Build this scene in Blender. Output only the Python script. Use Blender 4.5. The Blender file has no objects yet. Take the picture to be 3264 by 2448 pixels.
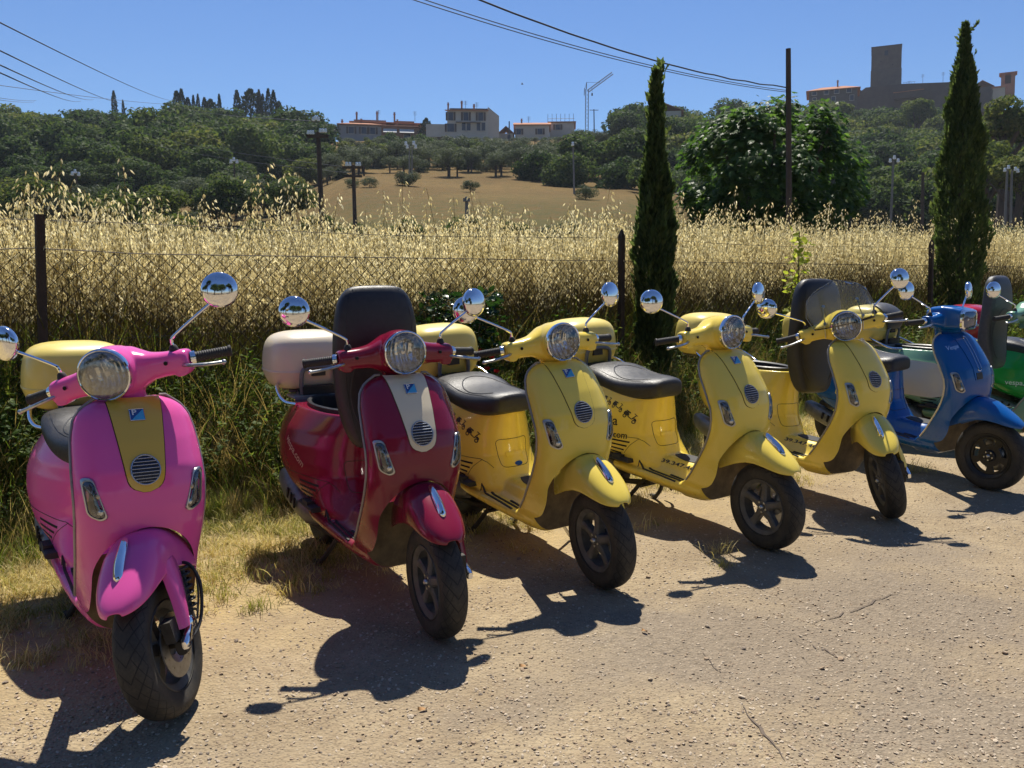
import bpy, bmesh, math, random
import numpy as np
from mathutils import Vector, Matrix, noise
from mathutils.bvhtree import BVHTree

R = math.radians
random.seed(7)
scene = bpy.context.scene
COL = scene.collection

# ------------------------------------------------------------------ camera, sky, sun, exposure
cam_d = bpy.data.cameras.new('camera')
cam = bpy.data.objects.new('camera', cam_d)
COL.objects.link(cam)
scene.camera = cam
cam.location = (0, 0, 1.40)
cam.rotation_euler = (R(90 - 7.825), 0, 0)
cam_d.sensor_width = 36
cam_d.lens = 885 / 1024 * 36
cam_d.clip_start = 0.05
cam_d.clip_end = 3000

SUN_EL, SUN_AZ = 59.5, -3.0          # azimuth from +Y towards +X
world = bpy.data.worlds.new('World')
scene.world = world
world.use_nodes = True
wn, wl = world.node_tree.nodes, world.node_tree.links
wn.clear()
w_out = wn.new('ShaderNodeOutputWorld')
w_bg = wn.new('ShaderNodeBackground')
w_sky = wn.new('ShaderNodeTexSky')
w_sky.sky_type = 'NISHITA'
w_sky.sun_disc = False
w_sky.sun_elevation = R(SUN_EL)
w_sky.sun_rotation = R(SUN_AZ)
w_sky.altitude = 300
w_sky.air_density = 1.15
w_sky.dust_density = 0.0
w_sky.ozone_density = 8.0
w_bg.inputs['Strength'].default_value = 0.067
w_tint = wn.new('ShaderNodeMix'); w_tint.data_type = 'RGBA'; w_tint.blend_type = 'MULTIPLY'
w_tint.inputs[0].default_value = 1.0
w_tint.inputs[7].default_value = (.81, .91, 1.11, 1)
wl.new(w_sky.outputs[0], w_tint.inputs[6])
wl.new(w_tint.outputs[2], w_bg.inputs[0])
wl.new(w_bg.outputs[0], w_out.inputs[0])

sun_d = bpy.data.lights.new('sun', 'SUN')
sun_d.energy = 5.0
sun_d.angle = R(0.53)
sun_d.color = (1.0, 0.94, 0.83)
sun = bpy.data.objects.new('sun', sun_d)
COL.objects.link(sun)
_sd = Vector((math.sin(R(SUN_AZ)) * math.cos(R(SUN_EL)), math.cos(R(SUN_AZ)) * math.cos(R(SUN_EL)), math.sin(R(SUN_EL))))
sun.rotation_euler = _sd.to_track_quat('Z', 'Y').to_euler()
sun.location = _sd * 50

vs = scene.view_settings
vs.view_transform = 'Standard'
vs.look = 'None'
vs.exposure = 0.48
vs.gamma = 1.0
vs.use_curve_mapping = False
scene.cycles.max_bounces = 8
scene.cycles.transparent_max_bounces = 16
scene.cycles.caustics_reflective = False
scene.cycles.caustics_refractive = False

# ------------------------------------------------------------------ materials
def new_mat(name):
    m = bpy.data.materials.new(name)
    m.use_nodes = True
    nt = m.node_tree
    for n in list(nt.nodes):
        nt.nodes.remove(n)
    out = nt.nodes.new('ShaderNodeOutputMaterial')
    return m, nt, out

class NT:
    """tiny node helper"""
    def __init__(s, nt): s.nt = nt
    def n(s, t, **kw):
        nd = s.nt.nodes.new(t)
        for k, v in kw.items():
            if k.startswith('i_'):
                key = k[2:]
                key = int(key) if key.isdigit() else key
                nd.inputs[key].default_value = v
            else:
                setattr(nd, k, v)
        return nd
    def l(s, a, b): s.nt.links.new(a, b)
    def noise(s, vec, scale, detail=4, rough=.55):
        nd = s.n('ShaderNodeTexNoise'); nd.inputs['Scale'].default_value = scale
        nd.inputs['Detail'].default_value = detail; nd.inputs['Roughness'].default_value = rough
        if vec is not None: s.l(vec, nd.inputs['Vector'])
        return nd
    def ramp(s, fac, stops):
        nd = s.n('ShaderNodeValToRGB')
        el = nd.color_ramp.elements
        while len(el) < len(stops): el.new(.5)
        for e, (p, c) in zip(el, stops):
            e.position = p; e.color = c if len(c) == 4 else (*c, 1)
        s.l(fac, nd.inputs[0]); return nd
    def mix(s, fac, a, b, typ='MIX'):
        nd = s.n('ShaderNodeMix', data_type='RGBA', blend_type=typ)
        for sock, v in ((nd.inputs[0], fac), (nd.inputs[6], a), (nd.inputs[7], b)):
            if hasattr(v, 'node'): s.l(v, sock)
            elif isinstance(v, (int, float)): sock.default_value = v
            else: sock.default_value = (*v, 1) if len(v) == 3 else v
        return nd.outputs[2]
    def math(s, op, a, b=None, c=None):
        nd = s.n('ShaderNodeMath', operation=op)
        for i, v in enumerate((a, b, c)):
            if v is None: continue
            if hasattr(v, 'node'): s.l(v, nd.inputs[i])
            else: nd.inputs[i].default_value = v
        return nd.outputs[0]
    def maprange(s, v, a, b, c=0, d=1):
        nd = s.n('ShaderNodeMapRange'); s.l(v, nd.inputs[0])
        for i, x in enumerate((a, b, c, d)): nd.inputs[i + 1].default_value = x
        return nd.outputs[0]
    def bump(s, h, strength=.3, dist=.01):
        nd = s.n('ShaderNodeBump'); nd.inputs['Strength'].default_value = strength
        nd.inputs['Distance'].default_value = dist; s.l(h, nd.inputs['Height']); return nd.outputs[0]

MATS = {}
def mat_paint(name, col, rough=.20, dust=.10):
    if name in MATS: return MATS[name]
    m, nt, out = new_mat(name); k = NT(nt)
    tc = k.n('ShaderNodeTexCoord')
    geo = k.n('ShaderNodeNewGeometry')
    b = k.n('ShaderNodeBsdfPrincipled')
    n1 = k.noise(tc.outputs['Object'], 7, 5, .6)
    n2 = k.noise(tc.outputs['Object'], 60, 3, .6)
    # road dust: thicker low down on the bodywork and where the noise is high
    sep = k.n('ShaderNodeSeparateXYZ'); k.l(tc.outputs['Object'], sep.inputs[0])
    low = k.maprange(sep.outputs[2], .45, .12, 0, 1)
    d = k.math('MULTIPLY', k.maprange(n1.outputs[0], .35, .75), k.math('ADD', k.math('MULTIPLY', low, .6), dust))
    d = k.math('MULTIPLY', d, k.maprange(n2.outputs[0], .25, .7, .5, 1))
    c = k.mix(d, col, tuple(.45 * a + .55 * b for a, b in zip(col, (.30, .22, .12))))
    k.l(c, b.inputs['Base Color'])
    k.l(k.maprange(d, 0, .4, rough, rough + .35), b.inputs['Roughness'])
    b.inputs['Coat Weight'].default_value = .35
    b.inputs['Specular IOR Level'].default_value = .35
    b.inputs['Coat Roughness'].default_value = .06
    n3 = k.noise(tc.outputs['Object'], 220, 2, .5)
    k.l(k.bump(n3.outputs[0], .03, .002), b.inputs['Normal'])
    k.l(b.outputs[0], out.inputs[0])
    MATS[name] = m; return m

def mat_simple(name, col, rough=.5, metal=0., var=.12, scale=30, bump=0., bscale=200, spec=.5, coat=0.):
    if name in MATS: return MATS[name]
    m, nt, out = new_mat(name); k = NT(nt)
    tc = k.n('ShaderNodeTexCoord')
    b = k.n('ShaderNodeBsdfPrincipled')
    n1 = k.noise(tc.outputs['Object'], scale, 4, .6)
    f = k.maprange(n1.outputs[0], .3, .7, 0, 1)
    c = k.mix(f, tuple(x * (1 - var) for x in col), tuple(min(1, x * (1 + var)) for x in col))
    k.l(c, b.inputs['Base Color'])
    k.l(k.maprange(f, 0, 1, max(0, rough - .06), min(1, rough + .08)), b.inputs['Roughness'])
    b.inputs['Metallic'].default_value = metal
    b.inputs['Specular IOR Level'].default_value = spec
    b.inputs['Coat Weight'].default_value = coat
    if bump:
        n2 = k.noise(tc.outputs['Object'], bscale, 3, .6)
        k.l(k.bump(n2.outputs[0], bump, .004), b.inputs['Normal'])
    k.l(b.outputs[0], out.inputs[0])
    MATS[name] = m; return m

def mat_glass(name, tint=(.95, .97, .98), refl=.12, rough=.03):
    """thin clear cover: transparent with a fresnel mirror coat"""
    if name in MATS: return MATS[name]
    m, nt, out = new_mat(name); k = NT(nt)
    tr = k.n('ShaderNodeBsdfTransparent'); tr.inputs[0].default_value = (*tint, 1)
    gl = k.n('ShaderNodeBsdfGlossy'); gl.inputs['Roughness'].default_value = rough
    fr = k.n('ShaderNodeFresnel'); fr.inputs[0].default_value = 1.5
    f = k.math('ADD', fr.outputs[0], refl * .4)
    mx = k.n('ShaderNodeMixShader'); k.l(f, mx.inputs[0]); k.l(tr.outputs[0], mx.inputs[1]); k.l(gl.outputs[0], mx.inputs[2])
    k.l(mx.outputs[0], out.inputs[0])
    MATS[name] = m; return m

def mat_leaf(name, cols, trans=.45, gloss=.35, spec=.3, vscale=.8, tint=(1.15, 1.2, .75)):
    """leaf: diffuse + translucent, colour varies per instance and over space"""
    if name in MATS: return MATS[name]
    m, nt, out = new_mat(name); k = NT(nt)
    geo = k.n('ShaderNodeNewGeometry')
    oi = k.n('ShaderNodeObjectInfo')
    tc = k.n('ShaderNodeTexCoord')
    n1 = k.noise(geo.outputs['Position'], vscale, 3, .6)
    f = k.math('ADD', k.math('MULTIPLY', geo.outputs['Random Per Island'], .55), k.math('MULTIPLY', n1.outputs[0], .45))
    f = k.math('ADD', f, k.math('MULTIPLY', k.math('SUBTRACT', oi.outputs['Random'], .5), .35))
    n = len(cols)
    rp = k.ramp(f, [(.15 + .7 * i / max(1, n - 1), c) for i, c in enumerate(cols)])
    b = k.n('ShaderNodeBsdfPrincipled')
    k.l(rp.outputs[0], b.inputs['Base Color'])
    b.inputs['Roughness'].default_value = gloss
    b.inputs['Specular IOR Level'].default_value = spec
    tl = k.n('ShaderNodeBsdfTranslucent')
    k.l(k.mix(1.0, rp.outputs[0], tint, 'MULTIPLY'), tl.inputs[0])
    mx = k.n('ShaderNodeMixShader'); mx.inputs[0].default_value = trans
    k.l(b.outputs[0], mx.inputs[1]); k.l(tl.outputs[0], mx.inputs[2])
    k.l(mx.outputs[0], out.inputs[0])
    MATS[name] = m; return m

# ------------------------------------------------------------------ mesh helpers
class MB:
    def __init__(s): s.v = []; s.f = []; s.uv = None
    def add(s, vs, fs):
        o = len(s.v); s.v += [tuple(p) for p in vs]; s.f += [tuple(i + o for i in f) for f in fs]; return s
    def rings(s, rings, closed=True, cap0=True, cap1=True):
        n = len(rings[0]); o = len(s.v)
        for r in rings: s.v += [tuple(p) for p in r]
        m = n if closed else n - 1
        for i in range(len(rings) - 1):
            for j in range(m):
                a = o + i * n + j; b = o + i * n + (j + 1) % n
                s.f.append((a, b, b + n, a + n))
        if cap0: s.f.append(tuple(o + j for j in reversed(range(n))))
        if cap1: s.f.append(tuple(o + (len(rings) - 1) * n + j for j in range(n)))
        return s
    def tube(s, pts, r, n=8, cap=True):
        pts = [Vector(p) for p in pts]
        rr = r if isinstance(r, (list, tuple)) else [r] * len(pts)
        rings = []; ref = None
        for i, p in enumerate(pts):
            d = (pts[min(i + 1, len(pts) - 1)] - pts[max(i - 1, 0)]).normalized()
            if ref is None:
                ref = Vector((0, 0, 1)) if abs(d.z) < .9 else Vector((1, 0, 0))
            u = (ref - d * ref.dot(d)).normalized(); w = d.cross(u); ref = u
            rings.append([p + (u * math.cos(2 * math.pi * k / n) + w * math.sin(2 * math.pi * k / n)) * rr[i] for k in range(n)])
        return s.rings(rings, True, cap, cap)
    def lathe(s, prof, axis_o, axis_d, n=32, cap0=False, cap1=False, ref=None):
        """prof: (radius, distance along the axis)"""
        o = Vector(axis_o); d = Vector(axis_d).normalized()
        rf = Vector(ref) if ref else (Vector((0, 0, 1)) if abs(d.z) < .9 else Vector((1, 0, 0)))
        u = (rf - d * rf.dot(d)).normalized(); w = d.cross(u)
        rings = [[o + d * h + (u * math.cos(2 * math.pi * k / n) + w * math.sin(2 * math.pi * k / n)) * r for k in range(n)] for r, h in prof]
        return s.rings(rings, True, cap0, cap1)
    def box(s, c, h, mat=None):
        c = Vector(c); vs = []
        for x in (-1, 1):
            for y in (-1, 1):
                for z in (-1, 1):
                    q = Vector((x * h[0], y * h[1], z * h[2]))
                    if mat is not None: q = mat @ q
                    vs.append(c + q)
        return s.add(vs, [(0, 1, 3, 2), (4, 6, 7, 5), (0, 4, 5, 1), (2, 3, 7, 6), (0, 2, 6, 4), (1, 5, 7, 3)])
    def bar(s, a, b, w, h=None):
        """rectangular bar from a to b"""
        a = Vector(a); b = Vector(b); d = (b - a).normalized(); h = h or w
        ref = Vector((0, 0, 1)) if abs(d.z) < .95 else Vector((1, 0, 0))
        u = (ref - d * ref.dot(d)).normalized(); v = d.cross(u)
        rg = [[p + u * sx * h / 2 + v * sy * w / 2 for sx, sy in ((-1, -1), (1, -1), (1, 1), (-1, 1))] for p in (a, b)]
        return s.rings(rg)
    def mesh(s, name, smooth=True, angle=38):
        me = bpy.data.meshes.new(name)
        me.from_pydata(s.v, [], s.f)
        finish(me, smooth, angle)
        return me

def finish(me, smooth=True, angle=38):
    bm = bmesh.new(); bm.from_mesh(me)
    bmesh.ops.recalc_face_normals(bm, faces=bm.faces)
    bm.to_mesh(me); bm.free()
    if smooth:
        me.polygons.foreach_set('use_smooth', [True] * len(me.polygons))
        me.set_sharp_from_angle(angle=R(angle))
    me.update()

def evaluate(me, mods):
    """mesh after a stack of modifiers: [(type, {prop: value})]"""
    o = bpy.data.objects.new('work', me); COL.objects.link(o); tmp = []
    for t, kw in mods:
        md = o.modifiers.new(t, t)
        for k_, v_ in kw.items():
            if k_ == 'cutter':
                c = bpy.data.objects.new('work', v_); COL.objects.link(c); tmp.append(c); md.object = c
            else: setattr(md, k_, v_)
    dg = bpy.context.evaluated_depsgraph_get(); dg.update()
    res = bpy.data.meshes.new_from_object(o.evaluated_get(dg), preserve_all_data_layers=False, depsgraph=dg)
    for q in [o] + tmp: bpy.data.objects.remove(q)
    return res

def bvh_of(me):
    return BVHTree.FromPolygons([v.co for v in me.vertices], [tuple(p.vertices) for p in me.polygons])

def link(name, data, mat=None, parent=None, matrix=None, label=None, kind=None):
    o = bpy.data.objects.new(name, data); COL.objects.link(o)
    if mat is not None:
        if len(data.materials) == 0: data.materials.append(None)
        o.material_slots[0].link = 'OBJECT'
        o.material_slots[0].material = mat
    if parent is not None: o.parent = parent
    if matrix is not None: o.matrix_local = matrix
    if label: o['label'] = label
    if kind: o['kind'] = kind
    return o

def thing(o, label, cat, group=None):
    o['label'] = label; o['category'] = cat
    if group: o['group'] = group
    return o

def empty(name, loc=(0, 0, 0), rotz=0.):
    o = bpy.data.objects.new(name, None); COL.objects.link(o)
    o.location = loc; o.rotation_euler = (0, 0, rotz); o.empty_display_size = .2
    return o

def interp(x, xs, ys): return float(np.interp(x, xs, ys))
# ------------------------------------------------------------------ scooter: shared geometry
# scooter axes: x forward (front axle at x=0), y to its own left, z up
def se_ring(cy, cz, hy, hz, n=24, e=2.6, x=0.0):
    pts = []
    for k in range(n):
        t = 2 * math.pi * k / n
        c, s_ = math.cos(t), math.sin(t)
        pts.append((x, cy + hy * math.copysign(abs(c) ** (2 / e), c), cz + hz * math.copysign(abs(s_) ** (2 / e), s_)))
    return pts

Z_E = [.17, .20, .24, .27, .30, .35, .40, .45, .50, .55, .60, .65, .70, .75, .80, .85, .90, .93, .95, .965]
X_E = [-.47, -.47, -.45, -.41, -.369, -.325, -.291, -.257, -.224, -.198, -.180, -.172, -.177, -.200, -.227, -.257, -.280, -.292, -.298, -.302]
Y_E = [.09, .13, .16, .172, .180, .184, .187, .189, .192, .194, .195, .196, .197, .196, .193, .188, .176, .157, .130, .088]
Z_R = [.17, .20, .24, .28, .36, .44, .50, .575, .64, .70, .757, .84, .917, .965]
X_R = [-.34, -.27, -.20, -.15, -.13, -.125, -.115, -.092, -.088, -.093, -.104, -.155, -.214, -.264]

def build_body():
    mb = MB()
    rings = []
    for z in np.linspace(.17, .965, 64):
        xe, ye, xr = interp(z, Z_E, X_E), interp(z, Z_E, Y_E), interp(z, Z_R, X_R)
        n = interp(z, [.28, .36, .44, .55, .8], [8, 6, 4, 3.2, 2.9]); ring = []
        for k in range(41):
            t = math.sin(math.pi * (k / 40 - .5))
            ring.append((xe + (xr - xe) * max(0, 1 - abs(t) ** n) ** .625, ye * t, z))
        bx = xe - .02
        for k in range(11):
            t = 1 - 2 * k / 10
            ring.append((bx - .015 * (1 - t * t), (ye - .004) * t, z))
        rings.append(ring)
    mb.rings(rings)
    # floor with its raised tunnel
    rings = []
    for x in np.linspace(-.30, -.98, 24):
        wf = interp(x, [-.98, -.90, -.65, -.5, -.4, -.3], [.93, 1.0, .975, .93, .87, .8])
        dz = interp(x, [-.9, -.4], [.012, -.014])
        hump = interp(x, [-.8, -.62, -.45, -.36], [.06, .075, .075, .085])
        half = [(0, .283 + hump), (.055, .283 + hump), (.085, .283 + hump * .8), (.11, .283 + hump * .28), (.135, .283), (.165, .281), (.190, .278), (.200, .262), (.192, .243), (.155, .215), (.09, .20), (0, .198)]
        pts = [(x, y * wf, z + dz) for y, z in half] + [(x, -y * wf, z + dz) for y, z in half[-2:0:-1]]
        rings.append(pts)
    mb.rings(rings)
    # rear body, horizontal slices
    rings = []
    zf = [.26, .30, .34, .40, .46, .55, .62, .70, .735]
    xf = [-.60, -.615, -.65, -.695, -.720, -.726, -.722, -.712, -.71]
    zr = [.26, .32, .38, .45, .52, .60, .70, .735]
    xr_ = [-.98, -1.06, -1.27, -1.43, -1.50, -1.53, -1.50, -1.46]
    zw = [.26, .32, .40, .50, .58, .64, .70, .735]
    ww = [.155, .190, .216, .228, .222, .203, .170, .148]
    for z in np.linspace(.26, .735, 44):
        a, b, w = interp(z, zf, xf), interp(z, zr, xr_), interp(z, zw, ww); side = []
        for k in range(41):
            s_ = (1 - math.cos(math.pi * k / 40)) / 2
            if s_ < .55: g = (1 - (1 - s_ / .55) ** 2.4) ** .5
            else: g = max(0, 1 - ((s_ - .55) / .45) ** 2.4) ** .55
            x = a + (b - a) * s_
            bulge = 1 + .07 * math.exp(-((x + 1.16) / .17) ** 2) - .035 * math.exp(-((x + .90) / .10) ** 2)
            side.append((x, w * g * bulge, z))
        rings.append(side + [(x, -y, z) for x, y, z in side[-2:0:-1]])
    mb.rings(rings)
    me = bpy.data.meshes.new('body'); me.from_pydata(mb.v, [], mb.f); finish(me, False)
    me = evaluate(me, [('REMESH', dict(mode='VOXEL', voxel_size=.0065)), ('SMOOTH', dict(factor=.5, iterations=9))])
    # wheel arch
    cut = MB(); out = []
    for k in range(25):
        t = math.pi * k / 24
        y, z = .157 * math.cos(t), .40 + .178 * math.sin(t)
        out.append((y, z))
    out = [(.168, .10), (.162, .30)] + out + [(-.162, .30), (-.168, .10)]
    cut.rings([[(x, y, z) for y, z in out] for x in (-.285, .4)])
    cm = cut.mesh('cutter', False)
    # storage well under the seat
    c2 = MB(); c2.rings([[(-1.03 + .262 * math.cos(t), .118 * math.sin(t), z) for t in np.linspace(0, 2 * math.pi, 48, endpoint=False)] for z in (.50, .90)])
    cm2 = c2.mesh('cutter', False)
    me = evaluate(me, [('BOOLEAN', dict(operation='DIFFERENCE', cutter=cm, solver='EXACT'))])
    me = evaluate(me, [('BOOLEAN', dict(operation='DIFFERENCE', cutter=cm2, solver='EXACT'))])
    me.materials.clear()
    me.polygons.foreach_set('use_smooth', [True] * len(me.polygons)); me.set_sharp_from_angle(angle=R(42)); me.update()
    return me

def split_mesh(me, fn, names):
    """pieces of me by the class of each face centre; vertex normals stay those of the whole"""
    cls = [fn(p.center, p.normal) for p in me.polygons]
    cn = [Vector(c.vector) for c in me.corner_normals]
    res = {}
    for nm in names:
        vmap = {}; vs = []; fs = []; nrm = []
        for p, c in zip(me.polygons, cls):
            if c != nm: continue
            f = []
            for li, vi in zip(p.loop_indices, p.vertices):
                if vi not in vmap: vmap[vi] = len(vs); vs.append(me.vertices[vi].co[:])
                f.append(vmap[vi]); nrm.append(cn[li])
            fs.append(f)
        m = bpy.data.meshes.new(nm); m.from_pydata(vs, [], fs)
        m.polygons.foreach_set('use_smooth', [True] * len(m.polygons))
        m.normals_split_custom_set([tuple(n) for n in nrm]); m.update()
        res[nm] = m
    return res

BODY = build_body()
BVH = bvh_of(BODY)
def _cls(c, nr):
    if c.x > -.2875 and .10 < c.z < .5795 and abs(c.y) < .172:
        inw = Vector((0, -c.y, min(0., .40 - c.z))).normalized()
        if c.x < -.283 and nr.x > .7: return 'wheel_well'
        e = (c.y / .157) ** 2 + ((c.z - .40) / .178) ** 2 if c.z > .40 else (abs(c.y) / (.157 + .011 * (.40 - c.z) / .3)) ** 2
        if .93 < e < 1.05 and nr.dot(inw) > .75 and abs(nr.x) < .3: return 'wheel_well'
    if c.x > -.43 and c.z > .302: return 'leg_shield'
    if c.z < .325 and c.x > -1.0 or (c.x > -.60): return 'floorboard'
    return 'rear_body'
G = split_mesh(BODY, _cls, ['leg_shield', 'floorboard', 'rear_body', 'wheel_well'])

def hit(o, d):
    loc, nrm, i, dist = BVH.ray_cast(Vector(o), Vector(d).normalized())
    if loc is None: return None, None
    if nrm.dot(Vector(d)) > 0: nrm = -nrm
    return loc, nrm
def from_front(y, z, x0=.5):
    l_, n = hit((x0, y, z), (-1, 0, 0))
    return (l_, n) if l_ is not None else (Vector((-.25, y, z)), Vector((1, 0, 0)))
def from_right(x, z):
    l_, n = hit((x, -1, z), (0, 1, 0))
    return (l_, n) if l_ is not None else (Vector((x, -.15, z)), Vector((0, -1, 0)))

def round_poly(pts, r, n=5):
    """rounded polygon outline, 2-D"""
    res = []; m = len(pts)
    for i in range(m):
        p0, p, p1 = (Vector(pts[i - 1]), Vector(pts[i]), Vector(pts[(i + 1) % m]))
        a = (p0 - p); b = (p1 - p)
        ra = min(r, a.length * .45, b.length * .45)
        A = p + a.normalized() * ra; B = p + b.normalized() * ra
        for k in range(n + 1):
            t = k / n
            res.append(A * (1 - t) ** 2 + p * 2 * t * (1 - t) + B * t * t)
    return res

def patch(outline_fn, rows, proj, off=.003, skirt=.006):
    """surface patch: rows of 2-D points projected on the body, lifted by off, edges folded down"""
    mb = MB(); grid = []
    for r in rows:
        line = []
        for q in r:
            l_, n = proj(*q); line.append((l_, n))
        ext = [line[0][0] - line[0][1] * skirt] + [l_ + n * off for l_, n in line] + [line[-1][0] - line[-1][1] * skirt]
        grid.append(ext)
    def lower(line): return [p for p in line]
    first = [Vector(p) - Vector((1, 0, 0)) * 0 for p in grid[0]]
    mb.rings(grid, False, False, False)
    return mb

def build_nose():
    rows = []
    for t in np.linspace(0, 1, 30):
        z = .9635 - t * (.9635 - .692)
        w = interp(z, [.692, .697, .703, .712, .725, .745, .76, .9635], [.010, .026, .036, .0455, .052, .056, .058, .082])
        rows.append([(w * s_, z) for s_ in np.linspace(-1, 1, 13)])
    mb = patch(None, rows, from_front, .0035)
    return mb.mesh('nose_panel', True, 60)
G['nose_panel'] = build_nose()

def seam_on(pts, proj, r=.0013, n=5, off=.0004):
    P = []; Q = []
    for a, b in zip(pts[:-1], pts[1:]):
        m = max(1, int(math.hypot(b[0] - a[0], b[1] - a[1]) / .008))
        Q += [(a[0] + (b[0] - a[0]) * i / m, a[1] + (b[1] - a[1]) * i / m) for i in range(m)]
    for q in Q + [pts[-1]]:
        l_, nn = proj(*q); P.append(l_ + nn * off)
    return MB().tube(P, r, n)

def nose_outline():
    left = []
    for t in np.linspace(0, 1, 26):
        z = .9635 - t * (.9635 - .692)
        w = interp(z, [.692, .697, .703, .712, .725, .745, .76, .9635], [.008, .026, .036, .0455, .052, .056, .058, .082])
        left.append((w + .0015, z))
    return left + [(-w, z) for w, z in left[::-1]]
G['panel_gap'] = seam_on(nose_outline(), from_front, .0016).mesh('panel_gap')

# rolled edge strip of the leg shield
def build_trim():
    mb = MB(); side = []
    for z in np.linspace(.30, .95, 40):
        side.append((interp(z, Z_E, X_E) - .008, interp(z, Z_E, Y_E) + .0005, z))
    top = [( -.303, y, .966) for y in (.108, .088)]
    for sgn in (1, -1):
        mb.tube([(x, y * sgn, z) for x, y, z in side + top], .0052, 8)
    return mb.mesh('edge_trim')
G['edge_trim'] = build_trim()

# turn signals
SIG = [(.179, .742), (.147, .742), (.113, .622), (.131, .612), (.166, .630)]
def build_signal(sgn):
    outl = round_poly([(y * sgn, z) for y, z in SIG], .018, 5)
    cy = sum(p[0] for p in outl) / len(outl); cz = sum(p[1] for p in outl) / len(outl)
    def ringof(scale, off):
        res = []
        for p in outl:
            y = cy + (p[0] - cy) * scale; z = cz + (p[1] - cz) * (1 - (1 - scale) * .62)
            l_, n = from_front(y, z); res.append(l_ + n * off)
        return res
    bez = MB().rings([ringof(1.04, -.003), ringof(1.03, .004), ringof(.97, .0065), ringof(.84, .0065), ringof(.80, .003)], True, False, False)
    lens = MB().rings([ringof(.82, .004), ringof(.6, .0075), ringof(.3, .009), ringof(.06, .0095)], True, False, True)
    refl = MB().rings([ringof(.80, .003), ringof(.70, .0012), ringof(.4, .0012), ringof(.06, .0012)], True, False, True)
    bulb = MB()
    l_, n = from_front(cy - .004 * sgn, cz + .018)
    bulb.lathe([(.011, .001), (.010, .003), (.0065, .0055), (.001, .0062)], l_, n, 12, False, True)
    l_, n = from_front(cy - .012 * sgn, cz - .03)
    bulb2 = MB().lathe([(.013, .001), (.012, .003), (.008, .0052), (.001, .006)], l_, n, 12, False, True)
    return bez.mesh('bezel'), lens.mesh('lens'), refl.mesh('reflector'), bulb.mesh('bulb'), bulb2.mesh('bulb')
G['sig'] = {1: build_signal(1), -1: build_signal(-1)}

# horn grille and emblem
def frame_at(y, z):
    l_, n = from_front(y, z)
    # average normal over a small patch
    n = sum((from_front(y + a, z + b)[1] for a in (-.03, 0, .03) for b in (-.03, 0, .03)), Vector()).normalized()
    u = Vector((0, 1, 0)); u = (u - n * u.dot(n)).normalized(); v = n.cross(u)
    return l_, n, u, v
def build_horn():
    def q(y, z, off):
        l_, n = from_front(y, z); return l_ + n * off
    C = [(math.cos(t), math.sin(t)) for t in np.linspace(0, 2 * math.pi, 41)]
    ring = MB().tube([q(.0425 * c, .757 + .0425 * s_, .0055) for c, s_ in C], .0024, 6)
    back = MB().rings([[q(r_ * c, .757 + r_ * s_, .0050 + (.0003 if r_ < .03 else 0)) for c, s_ in C[:-1]] for r_ in (.0425, .03, .015, .001)], True, False, True)
    slats = MB()
    for k in range(8):
        h = -.033 + k * .0094; w = math.sqrt(max(0, .0405 ** 2 - h * h))
        slats.tube([q(w * t, .757 + h, .0068) for t in np.linspace(-1, 1, 11)], .0016, 6)
    return ring.mesh('ring'), back.mesh('horn_grille'), slats.mesh('slats')
G['horn'] = build_horn()

def text_mesh(body, size, name='lettering', bold=0., shear=0., res=3):
    cu = bpy.data.curves.new('work', 'FONT'); cu.body = body; cu.size = size; cu.align_x = 'CENTER'; cu.align_y = 'CENTER'
    cu.resolution_u = res; cu.offset = bold; cu.shear = shear
    o = bpy.data.objects.new('work', cu); COL.objects.link(o)
    dg = bpy.context.evaluated_depsgraph_get(); dg.update()
    me = bpy.data.meshes.new_from_object(o.evaluated_get(dg), depsgraph=dg)
    bpy.data.objects.remove(o); me.name = name; me.materials.clear()
    return me

def build_emblem():
    l_, n, u, v = frame_at(0, .915)
    o = l_ + n * .0048
    u = -u if False else u
    h = .0215
    M = lambda a, b, c=0: o + u * a + v * b + n * c
    sq = MB(); sq.rings([[M(a, b, c) for a, b in ((-h, -h), (h, -h), (h, h), (-h, h))] for c in (-.006, .0015)])
    tri = MB(); tri.rings([[M(a, b, c) for a, b in ((-h * .93, -h * .95), (h * .95, h * .93), (h * .95, -h * .95))] for c in (.001, .0022)]) if False else None
    # scooter's own right is the viewer's left: seen from the front, u points to the viewer's right
    t2 = MB(); t2.rings([[M(a, b, c) for a, b in ((-h * .9, -h * .95), (h * .95, -h * .95), (h * .95, h * .9))] for c in (.001, .0022)])
    p = text_mesh('P', .029, bold=.0009)
    for vt in p.vertices:
        a, b, _ = vt.co; vt.co = M(-.0085 + a, .0070 + b, .0032)
    fr = MB().tube([M(a, b, .0015) for a, b in ((-h, -h), (h, -h), (h, h), (-h, h), (-h, -h))], .0009, 5)
    return sq.mesh('plate', False), t2.mesh('triangle', False), p, fr.mesh('frame')
G['emblem'] = build_emblem()

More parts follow.
